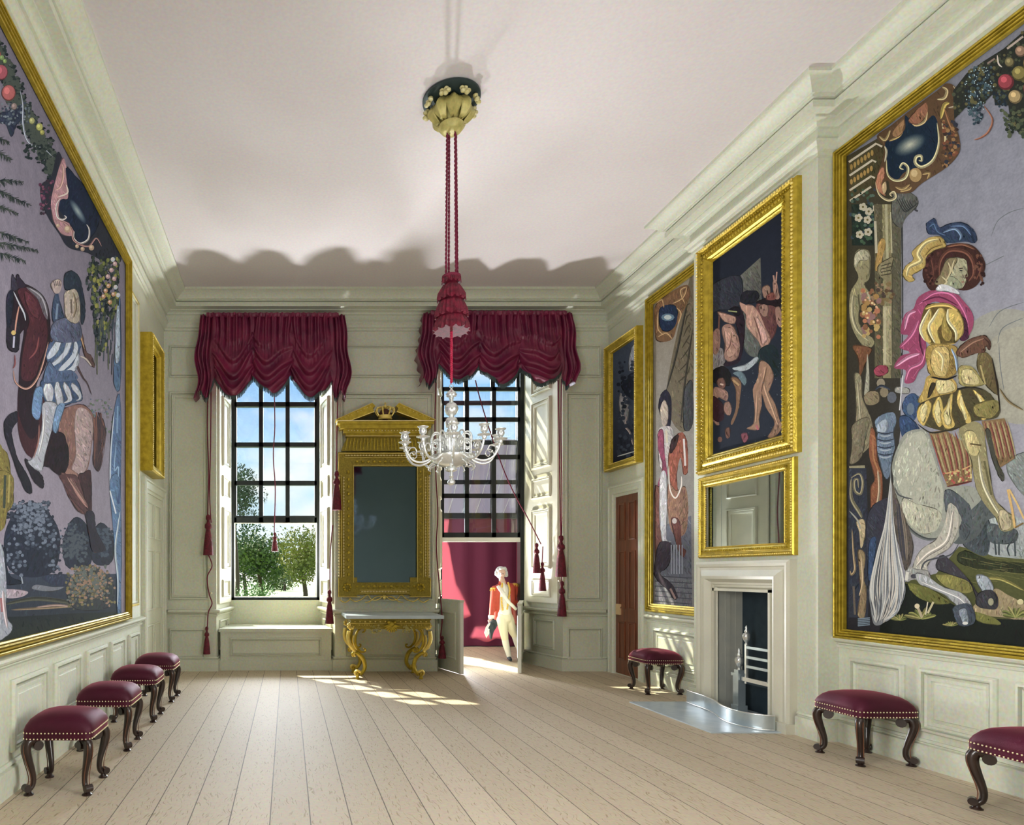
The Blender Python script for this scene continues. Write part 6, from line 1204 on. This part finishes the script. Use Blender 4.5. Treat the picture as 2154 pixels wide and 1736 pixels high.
for x0_, y0_, dx_, dy_, n_, r_, q_ in ((728, 957.5, 6.2, 0, 28, .009, .06), (723.5, 1004, 0, 6.3, 34, .009, .06), (896.5, 1004, 0, 6.3, 34, .008, .06), (714, 1004, 0, 6.3, 34, .011, .045), (904.5, 1004, 0, 6.3, 34, .009, .045), (762, 1245, 6.2, 0, 16, .008, .06)):
    bd_ = MB()
    for i in range(n_): bd_.ball(b2(x0_+i*dx_, y0_+i*dy_)+V(0, -q_, 0), r_*1.45, 6, 4)
    bd_.tube([b2(x0_, y0_)+V(0, -q_+.003, 0), b2(x0_+(n_-1)*dx_, y0_+(n_-1)*dy_)+V(0, -q_+.003, 0)], r_*.45, 5)
    bd_.build('beading', M_pearl, fo, 60)
cv = MB()
for i in range(15): cv.ball(b2(734, 992+i*15.5)+V(0, -.055, 0), .030, 8, 6, (.8, .6, 1)); cv.ball(b2(886, 992+i*15.5)+V(0, -.055, 0), .022, 8, 6, (.8, .6, 1))
for i in range(11): cv.ball(b2(752+i*12, 970)+V(0, -.055, 0), .024, 8, 6, (1.1, .6, .8)); cv.ball(b2(752+i*12, 1234)+V(0, -.055, 0), .022, 8, 6, (1.1, .6, .8))
for cx_ in (731, 886):
    for k in range(8): cv.ball(b2(cx_+7*math.cos(k*PI/4), 1236+7*math.sin(k*PI/4))+V(0, -.06, 0), .024, 7, 5)
cv.build('carving', M_gold, fo, 60)
lp = MB()
for k in range(2):
    sg = -1 if k == 0 else 1
    for L in ([(810, 1252), (822, 1262), (836, 1262), (845, 1252), (858, 1262), (872, 1266), (884, 1258)], [(812, 1255), (826, 1256), (840, 1266), (850, 1268)], [(880, 1260), (892, 1268), (904, 1262)]):
        lp.tube([b2(809.5+sg*(px-809.5), py)+V(0, -.03, 0) for px, py in [(p.x, p.y) for p in spline([V(x, y, 0) for x, y in L], 5)]], .010, 6)
lp.ball(b2(809.5, 1258)+V(0, -.03, 0), .03, 8, 6); lp.build('scrolled_apron', M_gold2, pm, 60)
mgl = bpy.data.materials.new('old_mirror_glass'); mgl.use_nodes = True; bb = mgl.node_tree.nodes['Principled BSDF']; bb.inputs['Base Color'].default_value = (.11, .16, .21, 1); bb.inputs['Metallic'].default_value = 1; bb.inputs['Roughness'].default_value = .05
a = b2(744, 1226); c = b2(879, 978)
MB().box((a.x, -.035, a.z), (c.x, -.02, c.z)).build('mirror_glass', mgl, pm, 0)
# frieze (swept cushion) and cornice
fz = MB()
pts = [(718, 948), (722, 938), (728, 925), (731, 918), (886, 918), (890, 925), (896, 938), (900, 948)]
pp = [(b2(x, y).x, b2(x, y).z) for x, y in pts]
fz.oprism(V(0, 0, 0), UX, UZ, -UY, pp, 0, .10); fz.build('carved_frieze', M_goldd, pm, 0)
fl_ = MB()
for i in range(23): fl_.tube([b2(732+i*7.0, 921)+V(0, -.075, 0), b2(729+i*7.25, 933)+V(0, -.09, 0), b2(727+i*7.5, 946)+V(0, -.075, 0)], [.008, .014, .008], 6)
fl_.build('leaf_fluting', M_gold, pm, 60)
cn = MB()
for (x0_, y0_, x1_, y1_, d) in ((727, 912, 891, 919, .15), (722, 903, 897, 913, .19), (714, 893, 904, 904, .23), (708, 888, 910, 895, .25)): brect(cn, x0_, y0_, x1_, y1_, 0, d)
cn.build('cornice', M_gold, pm, 0)
dn = MB()
for i in range(25): dn.ball(b2(732+i*6.4, 908)+V(0, -.175, 0), .011, 6, 4)
mline(dn, [(708, 889), (910, 889)], .26, .007); mline(dn, [(727, 918), (891, 918)], .16, .006)
dn.build('beading', MATS['pearl_gilt'], pm, 60)
# broken pediment rakes, dark tympanum
for L in ([(706, 889), (724, 889), (782, 868), (784, 858), (778, 850)], ):
    for nm, mir in (('pediment_rake', False), ('pediment_rake', True)):
        A = [((1619-px) if mir else px, py) for px, py in [(706, 886), (732, 889), (786, 869), (783, 862), (788, 857), (782, 851)]]
        pp = [(b2(x, y).x, b2(x, y).z) for x, y in A]
        ob = MB().oprism(V(0, 0, 0), UX, UZ, -UY, pp, 0, .22).build(nm, M_gold, pm, 0)
        dd = MB()
        for i in range(10):
            x = lerp(718, 778, i/9); y = lerp(883.5, 858, i/9); x = 1619-x if mir else x
            dd.ball(b2(x, y)+V(0, -.192, 0), .010, 6, 4)
        q = [(706, 886), (782, 851)]; q2 = [(732, 889), (786, 869)]
        for s_ in (q, q2): dd.tube([b2((1619-x) if mir else x, y)+V(0, -.195, 0) for x, y in s_], .007, 6)
        dd.build('beading', M_gold2, ob, 60)
tp = MB(); pp = [(b2(x, y).x, b2(x, y).z) for x, y in [(724, 889), (786, 866), (833, 866), (895, 889)]]
tp.oprism(V(0, 0, 0), UX, UZ, -UY, pp, 0, .05).build('tympanum', mat('dark_green_ground', (.02, .035, .02), .6, col2=(.08, .06, .01), vscale=14), pm, 0)
# crown
cw = MB(); cc = b2(809.5, 884)+V(0, -.13, 0); K = YM/F
ctop = b2(809.5, 846).z-cc.z
cw.lathe([(.105, 0), (.115, .012), (.105, .03), (.11, .045), (.118, .06), (.10, .062)], cc, 28)
for k in range(8):
    th = 2*PI*k/8+PI/8; D = V(math.cos(th), math.sin(th), 0)
    cw.tube(spline([cc+D*.115+UZ*.06, cc+D*.152+UZ*.12, cc+D*.145+UZ*.17, cc+D*.08+UZ*.195, cc+D*.02+UZ*.175], 5), [.012]*20+[.01], 6)
    cw.ball(cc+D*.152+UZ*.135, .018, 7, 5); cw.ball(cc+D*.14+UZ*.178, .014, 7, 5)
cw.ball(cc+UZ*.212, .030, 10, 7); cw.box(tuple(cc+V(-.007, -.007, .235)), tuple(cc+V(.007, .007, .285))); cw.box(tuple(cc+V(-.022, -.007, .255)), tuple(cc+V(.022, .007, .268)))
cw.build('crown', M_gold2, pm, 50)
MB().ball(cc+UZ*.08, .095, 14, 10, (1, 1, 1.0)).build('crown_cap', mat('dark_red_cap', (.09, .03, .02), .7), pm, 60)
# ================================================================ OPEN HALF-DOORS IN THE RIGHT BAY
def leaf(label, x0, y0, x1, y1, zt, side):
    a = V(x0, y0, 0); c = V(x1, y1, 0); U = (c-a).normalized(); Nn = V(-U.y, U.x, 0); L = (c-a).length
    root = empty('half_door', label, 'door', loc=(x0, y0, 0)); Z = V(0, 0, 0)
    lf = MB().obox(Z, U, UZ, Nn, 0, L-.035, .015, zt-.03, -.022, .022).build('door_leaf', M_wall, root, 0)
    MB().frame(Z+U*.12+UZ*.22+Nn*-.022, U, UZ, -Nn, L-.27, zt-.42, [(0, 0), (0, .012), (.02, .018), (.035, .004)]).build('door_panel', M_wall, lf, 25)
    MB().frame(Z+U*.12+UZ*.22+Nn*.022, U, UZ, Nn, L-.27, zt-.42, [(0, 0), (0, .012), (.02, .018), (.035, .004)]).build('door_panel', M_wall, lf, 25)
    MB().obox(Z, U, UZ, Nn, L-.045, L+.012, .01, zt-.02, -.028, .028).build('edge_post', M_white, root, 0)
    MB().obox(Z, U, UZ, Nn, 0, L+.02, zt-.04, zt, -.035, .035).build('top_rail', M_wall, root, 0)
leaf('open grey half-door on the left of the doorway, beside the marble table', 2.55, 11.30, 2.75, 10.52, 1.18, 0)
leaf('open half-door seen edge-on between the guard and the right reveal', 4.22, 12.0, 3.715, 10.66, 1.12, 1)

# ================================================================ PORCH BEYOND THE RIGHT WINDOW
def canvas_mat(name, col, tcol, f):
    m = bpy.data.materials.new(name); m.use_nodes = True; t = m.node_tree; t.nodes.clear()
    o = t.nodes.new('ShaderNodeOutputMaterial'); d = t.nodes.new('ShaderNodeBsdfDiffuse'); d.inputs[0].default_value = (*col, 1)
    r = t.nodes.new('ShaderNodeBsdfTranslucent'); r.inputs[0].default_value = (*tcol, 1); x = t.nodes.new('ShaderNodeMixShader'); x.inputs[0].default_value = f
    t.links.new(d.outputs[0], x.inputs[1]); t.links.new(r.outputs[0], x.inputs[2]); t.links.new(x.outputs[0], o.inputs[0]); return m
M_red = canvas_mat('red_canvas', (.13, .03, .065), (.56, .11, .14), .20)
M_pink = canvas_mat('pale_canvas', (.20, .18, .24), (.20, .17, .24), .12)
struct('floor_porch', MB().box((2.0, YW+.05, -.2), (5.2, 14.9, 0)), mf)
pc = empty('canvas_porch', 'red canvas porch with pale sloping roof beyond the right doorway', 'porch', loc=(3.6, 13.4, 0))
def pp_(x, y, z): return (x-3.6, y-13.4, z)
YP = 14.55
mb = MB(); nx = 30
vs = [V(*pp_(lerp(2.45, 5.1, i/nx), YP+.03*math.sin(i*1.1), z)) for i in range(nx+1) for z in (.02, 2.85)]
mb.add(vs, [(2*i, 2*i+2, 2*i+3, 2*i+1) for i in range(nx)]); mb.build('back_curtain', M_red, pc, 60)
def yp_(px, py): q = P(px, py, YP); return (q.x-3.6, q.z)
MB().oprism(V(0, YP+.045-13.4, 0), UX, UZ, UY, [yp_(*q) for q in ((945, 1088), (1160, 1088), (1160, 1362), (1058, 1362), (1050, 1312), (1000, 1318), (978, 1362), (880, 1362), (880, 1292), (990, 1292), (976, 1262), (958, 1225), (950, 1180), (945, 1150), (938, 1135))], 0, .02).build('light_blocker', M_slate, pc, 0)  # unseen opaque sheet added behind the canvas to shape its lit patches
MB().box(pp_(2.4, YP+.06, 0), pp_(5.2, YP+.10, .22)).build('kerb', M_slate, pc, 0)
mb = MB(); ny = 20
vs = [V(*pp_(4.98+.03*math.sin(i*1.3), lerp(YW+.35, YP, i/ny), z)) for i in range(ny+1) for z in (.02, 2.95)]
mb.add(vs, [(2*i, 2*i+2, 2*i+3, 2*i+1) for i in range(ny)]); mb.build('side_curtain', M_red, pc, 60)
mb = MB(); na = 14
vs = [V(*pp_(x, lerp(YW+.55, YP, j/na), 4.15-1.30*(j/na)**1.5)) for j in range(na+1) for x in (2.3, 5.15)]
mb.add(vs, [(2*j, 2*j+1, 2*j+3, 2*j+2) for j in range(na)]); mb.build('sloping_roof', M_pink, pc, 60)
hb = [lerp(2.4, 5.1, i/9) for i in range(10)]
for x in hb:
    MB().tube([V(*pp_(x+.22*math.sin(j/na*2.2), lerp(YW+.55, YP, j/na), 4.13-1.30*(j/na)**1.5)) for j in range(na+1)], .010, 5).build('roof_hoop', mat('pale_hoop', (.52, .50, .60), .6), pc, 60)
MB().box(pp_(2.3, YP-.04, 2.80), pp_(5.15, YP+.04, 2.93)).build('eaves_beam', M_slate, pc, 0)
for x in (2.45, 5.05): MB().box(pp_(x-.03, YP-.03, 0), pp_(x+.03, YP+.03, 2.85)).build('porch_post', M_slate, pc, 0)
# fanlight ring
# ================================================================ GARDEN
M_grass = mat('grass', (.16, .24, .05), .9, col2=(.08, .14, .03), vscale=.3)
go = struct('ground', MB().box((-70, YW+.32, -.6), (90, 150, -.35)), M_grass)
def leafmat(n, c, c2): return mat(n, c, .8, col2=c2, vscale=.6)
LM = [leafmat('deep_leaves', (.045, .10, .035), (.018, .045, .025)), leafmat('mid_leaves', (.12, .17, .045), (.04, .085, .03)), leafmat('sunny_leaves', (.26, .26, .06), (.10, .13, .03)), leafmat('fresh_leaves', (.13, .24, .05), (.05, .13, .04))]
M_bark = mat('bark', (.08, .055, .04), .9)
def gtree(label, px, Y, w, h, z0, m, n, seed, trunk=True, group=None, cat='tree', name='tree'):
    rnd = random.Random(seed); x = (px-VX)*Y/F
    root = empty(name, label, cat, group, loc=(x, Y, -.35)); mb = MB()
    cl = []
    for i in range(16):
        th = rnd.uniform(0, 2*PI); ph = rnd.uniform(-.9, 1.1); r = rnd.uniform(.3, .72)
        cl.append((V(math.cos(th)*w*.5*r*math.cos(ph), math.sin(th)*w*.5*r*math.cos(ph), z0+h*.5+math.sin(ph)*h*.5*r), rnd.uniform(.20, .34)*w))
    for i in range(n):
        c, r = cl[i % 16]; d = V(rnd.gauss(0, 1), rnd.gauss(0, 1), rnd.gauss(0, .9)).normalized(); p = c+d*r*rnd.uniform(.55, 1.03)
        s = w*.045*rnd.uniform(.6, 1.3); u = V(rnd.gauss(0, 1), rnd.gauss(0, 1), rnd.gauss(0, 1)).normalized(); v = u.cross(d)
        if v.length < .1: continue
        v.normalize(); mb.add([p-u*s*.5, p+v*s*.35, p+u*s*.6, p-v*s*.35], [(0, 1, 2, 3)])
    mb.build('foliage', m, root, 0, recalc=False)
    if trunk:
        MB().tube([V(0, 0, 0), V(.1, 0, z0*.6), V(-.1, .1, z0+h*.3), V(.1, 0, z0+h*.6)], [w*.05, w*.04, w*.03, w*.012], 8).build('trunk', M_bark, root, 60)
gtree('tall tree at the left edge of the left window, its top against the sky', 497, 42, 3.4, 7.8, 2.4, LM[0], 3600, 1)
gtree('large rounded dark tree in the left half of the left window', 548, 50, 5.3, 4.6, .6, LM[1], 4200, 2)
gtree('dark tree behind the large rounded tree in the left window', 515, 56, 4.6, 5.0, .4, LM[0], 3400, 12)
gtree('sunlit yellow-green tree in the right half of the left window', 640, 44, 4.0, 4.0, .95, LM[2], 3600, 3)
gtree('yellow-green tree at the right edge of the left window', 668, 58, 4.2, 4.8, 1.2, LM[2], 3000, 4)
gtree('small distant tree in the gap of the left window', 598, 75, 4.2, 3.0, .6, LM[0], 1800, 7)
gtree('low bright green bush at the foot of the left window view', 535, 36, 2.6, 1.15, .0, LM[3], 1500, 5, False, None, 'bush', 'bush')
gtree('low green bush in the lower left corner of the left window view', 496, 32, 1.6, .95, .0, LM[3], 1200, 6, False, None, 'bush', 'bush')
gtree('low hedge between the trees far across the lawn', 575, 81, 6.0, 1.6, .0, LM[1], 1500, 15, False, None, 'hedge', 'hedge')
pth = MB().box((-2.5, 66, -.35), (6, 69, -.335)).build('gravel_path', mat('pale_gravel', (.75, .72, .62), .9), None, 0); tag(pth, 'pale gravel path crossing the lawn beyond the left window', 'path')
# ================================================================ THE GUARD
YG = 12.26
gx0, gz0 = 0, 0
def G(px, py, dy=0): p = P(px, py, YG); return V(p.x-GB.x, dy, p.z-GB.z)
GB = V((1068-VX)*YG/F, YG, 0)
guard = empty('person', 'person in red coat and white breeches leaning in the open doorway on the right', 'person', loc=tuple(GB))
def body(name, caps, m, parent, vox=.009, smooth=6, extra=None):
    """one continuous surface grown from tapered limbs"""
    mb = MB()
    for c in caps:
        a, ra, b, rb = c[:4]; sc = c[4] if len(c) > 4 else (1, 1, 1)
        a = Vector(a); b = Vector(b); n = 6; L = (b-a).length
        pts = [a.lerp(b, i/n) for i in range(n+1)]
        if L > 1e-4: mb.tube(pts, [lerp(ra, rb, i/n) for i in range(n+1)], 12, sc)
        mb.ball(a, ra, 12, 8, sc); mb.ball(b, rb, 12, 8, sc)
    if extra: extra(mb)
    o = mb.build(name, m, parent, 180)
    r = o.modifiers.new('one_surface', 'REMESH'); r.mode = 'VOXEL'; r.voxel_size = vox; r.use_smooth_shade = True
    s = o.modifiers.new('soft', 'SMOOTH'); s.iterations = smooth; s.factor = .5
    return o
M_skin = mat('skin', (.78, .56, .46), .5, col2=(.72, .48, .40), vscale=8)
M_coat = mat('red_coat', (.58, .085, .045), .7, col2=(.44, .055, .035), vscale=8)
M_breech = mat('cream_breeches', (.86, .82, .62), .7)
M_sashw = mat('white_belt', (.88, .87, .80), .6)
M_lace = mat('gold_lace', (.75, .50, .08), .4, .3)
M_black = mat('black_felt', (.02, .03, .04), .7)
M_wig = mat('powdered_hair', (.78, .79, .78), .8, col2=(.5, .52, .54), vscale=60, bump=.5)
head = G(1054, 1208, -.01)
nk0 = G(1058, 1226); chest = G(1060, 1248); waist = G(1061, 1285); pel = G(1063, 1300)
shL = G(1040, 1240, 0); shR = G(1083, 1234, .02)
elL = G(1036, 1271, -.01); wrL = G(1031, 1300, -.06)
elR = G(1096, 1258, .06); wrR = G(1090, 1272, -.05)
hpL = G(1056, 1303); knL = G(1061, 1344, -.03); anL = G(1071, 1384, -.02)
hpR = G(1073, 1303, .03); knR = G(1084, 1338, .02); anR = G(1101, 1385, .05)
def facex(mb):
    # nose, brow, chin, ears, hands with fingers
    f = V(-.28, -1, -.08).normalized()
    mb.tube([head+f*.088+UZ*.025, head+f*.112-UZ*.015, head+f*.095-UZ*.022], [.010, .014, .011], 8)
    mb.ball(head+f*.080-UZ*.052, .020, 8, 6, (1.3, 1, .5)); mb.ball(head+f*.070-UZ*.088, .026, 8, 6)
    for s in (-1, 1): mb.ball(head+V(s*.082, .0, -.01), .018, 8, 6, (.5, .8, 1.3)); mb.ball(head+f*.082+V(s*.030, 0, .032), .014, 8, 6, (1.6, .8, .6))
def hand(mb, w, d, side, curl):
    d = d.normalized(); t = d.cross(V(0, 1, 0)).normalized(); nrm = d.cross(t)
    pal = w+d*.045
    mb.tube([w, w+d*.03, w+d*.085], [.024, .034, .032], 10, (1, .6, 1))
    for i, L in enumerate((.062, .074, .068, .052)):
        b = w+d*.088+t*(i-1.5)*.0175
        mb.tube([b, b+d*L*.5+nrm*curl*.012, b+d*L*.8+nrm*curl*.034], [.0088, .0082, .0068], 7)
    mb.tube([w+d*.03-t*side*.028, w+d*.06-t*side*.048+nrm*curl*.012, w+d*.088-t*side*.046+nrm*curl*.028], [.012, .010, .008], 7)
def allx(mb):
    facex(mb); hand(mb, wrL, V(-.25, -.2, -1), 1, 1); hand(mb, wrR, V(.35, -.4, .1), 1, 1)
bd = body('body', [(head+UZ*.03, .085, head-UZ*.045, .060, (.93, 1.05, 1.12)), (nk0, .052, G(1056, 1218), .046), (shL, .052, elL, .038), (elL, .038, wrL, .026), (shR, .052, elR, .038), (elR, .038, wrR, .026),
    (chest, .12, pel, .11, (1.15, .8, 1)), (shL, .05, shR, .05), (hpL, .08, knL, .042), (knL, .042, anL, .026), (hpR, .08, knR, .042), (knR, .042, anR, .026), (nk0, .05, chest, .1)], M_skin, guard, .0075, 3, allx)
# face marks
f = V(-.28, -1, -.08).normalized()
em = MB()
for s in (-1, 1): em.ball(head+f*.096+V(s*.031, 0, .010), .0105, 8, 6, (1.4, .5, .7))
em.build('eyes', mat('dark_eyes', (.05, .035, .03), .3), bd, 60)
em = MB(); em.ball(head+f*.100-UZ*.053, .014, 8, 6, (1.5, .5, .4)); em.build('mouth', mat('lips', (.55, .20, .18), .5), bd, 60)
body('hair', [(head+V(0, .035, .05), .098, head+V(.0, .045, .0), .086, (1, .95, 1)), (head+V(-.088, .01, .04), .030, head+V(-.092, .012, -.01), .026), (head+V(.088, .0, .04), .034, head+V(.098, .012, -.025), .034), (head+V(-.03, -.055, .105), .026, head+V(.05, -.05, .108), .030), (head+V(.07, -.03, .085), .030, head+V(-.07, -.02, .08), .028), (head+V(.02, .11, -.05), .03, head+V(.02, .12, -.14), .02)], M_wig, guard, .010, 3)
# clothes
body('breeches', [(G(1061, 1292), .125, pel, .125, (1.12, .85, 1)), (hpL, .105, G(1059, 1330, -.02), .078), (G(1059, 1330, -.02), .078, knL, .064), (hpR, .105, G(1079, 1328, .02), .078), (G(1079, 1328, .02), .078, knR, .064)], M_breech, guard, .010, 6)
body('stocking', [(knL, .062, G(1064, 1356, -.01), .062), (G(1064, 1356, -.01), .062, anL, .040)], M_sashw, guard, .009, 5)
body('stocking', [(knR, .062, G(1090, 1354, .04), .062), (G(1090, 1354, .04), .062, anR, .040)], M_sashw, guard, .009, 5)
for an in (anL, anR):
    a_ = V(an.x, an.y, .035); body('shoe', [(a_+V(0, .03, .02), .042, a_+V(-.03, -.15, -.004), .030, (1, 1, .9))], M_black, guard, .010, 3)
body('waistcoat', [(G(1059, 1240, -.025), .105, G(1061, 1286, -.03), .112, (1.05, .85, 1))], M_sashw, guard, .010, 5)
body('coat', [(G(1049, 1240, .01), .095, G(1047, 1280, .015), .080, (.9, 1.0, 1)), (G(1075, 1238, .02), .10, G(1077, 1282, .02), .085, (.9, 1.0, 1)), (G(1061, 1238, .05), .10, G(1063, 1290, .06), .10, (1.5, .75, 1)), (shL, .068, elL, .056), (elL, .056, G(1032.5, 1292, -.045), .047), (shR, .072, elR, .060), (elR, .060, G(1092, 1268, -.02), .050), (G(1046, 1280, .02), .070, G(1046, 1302, .04), .045), (G(1079, 1284, .03), .080, G(1086, 1325, .07), .045), (nk0+V(0, .02, -.01), .07, chest+V(0, .04, 0), .1, (1.1, .8, 1))], M_coat, guard, .010, 5)
lc = MB()
for L in ([(1064, 1225), (1068, 1240), (1066, 1256), (1064, 1270), (1062, 1282)], [(1052, 1226), (1051, 1236)], [(1050, 1256), (1051, 1270), (1053, 1284)]):
    q = [G(x, y, -.125) for x, y in L]; lc.tube(q, .016, 8, (1, .5, 1))
lc.build('gold_lace', M_lace, guard, 60)
bt = MB()
for x, y in ((1067, 1243), (1067.5, 1250), (1066, 1258), (1064, 1266), (1051, 1262), (1051.5, 1269), (1063, 1276), (1053, 1278)): bt.ball(G(x, y, -.142), .012, 8, 6)
bt.build('buttons', M_brassp, guard, 60)
for c, s in ((G(1037, 1238, -.02), -1), (G(1083, 1229, -.01), 1)):
    ep = MB(); ep.ball(c, .05, 12, 6, (1.15, 1, .42))
    for k in range(9): th = 2*PI*k/9; ep.tube([c+V(math.cos(th)*.05, math.sin(th)*.042, -.005), c+V(math.cos(th)*.06, math.sin(th)*.05, -.045)], .008, 5)
    ep.build('epaulette', M_lace, guard, 60)
q = spline([G(1044, 1233, -.09), G(1052, 1248, -.148), G(1062, 1264, -.158), G(1073, 1274, -.142), G(1082, 1281, -.09)], 6)
MB().tube(q, .030, 10, (1, .35, 1)).build('shoulder_belt', M_sashw, guard, 60)
body('cravat', [(G(1056, 1228, -.07), .028, G(1058, 1244, -.125), .024, (1, .6, 1))], M_sashw, guard, .008, 2)
MB().lathe([(.050, .03), (.056, .0), (.050, -.035), (.040, -.04)], tuple(G(1031.5, 1297, -.055)), 14).build('shirt_cuff', M_sashw, guard, 60)
body('tail_sash', [(G(1079, 1284, -.07), .035, G(1084, 1312, -.04), .026, (1, .6, 1))], mat('dull_crimson_sash', (.38, .10, .09), .7), guard, .010, 3)
# hat held low in the hand: a thing of its own
hat = empty('cocked_hat', 'dark cocked hat with white trim held low in the guard\'s hand', 'hat', loc=tuple(GB+G(1031, 1318, -.13)))
hz = V(0, 0, 0); K = YG/F
def h2(px, py): return ((px-1031)*K, -(py-1318)*K)
pl = [h2(*p) for p in ((1034, 1303), (1039, 1306), (1040, 1316), (1033, 1328), (1028, 1344), (1025, 1330), (1022, 1320), (1023, 1312))]
sp_ = [(p.x, p.y) for p in spline([V(x, z, 0) for x, z in pl], 4, True)]
MB().oprism(hz, UX, UZ, -UY, sp_, -.045, .03).build('brim', M_black, hat, 40)
MB().ball((.01, .0, .02), .055, 12, 8, (.8, .9, 1.3)).build('crown', M_black, hat, 60)
MB().tube([V(x, -.03, z) for x, z in [h2(*p) for p in ((1025, 1310), (1019, 1319), (1016, 1330), (1018, 1340), (1021, 1332), (1023, 1322))]], [.012, .024, .026, .012, .02, .010], 8, (1, .6, 1)).build('white_trim', M_sashw, hat, 60)
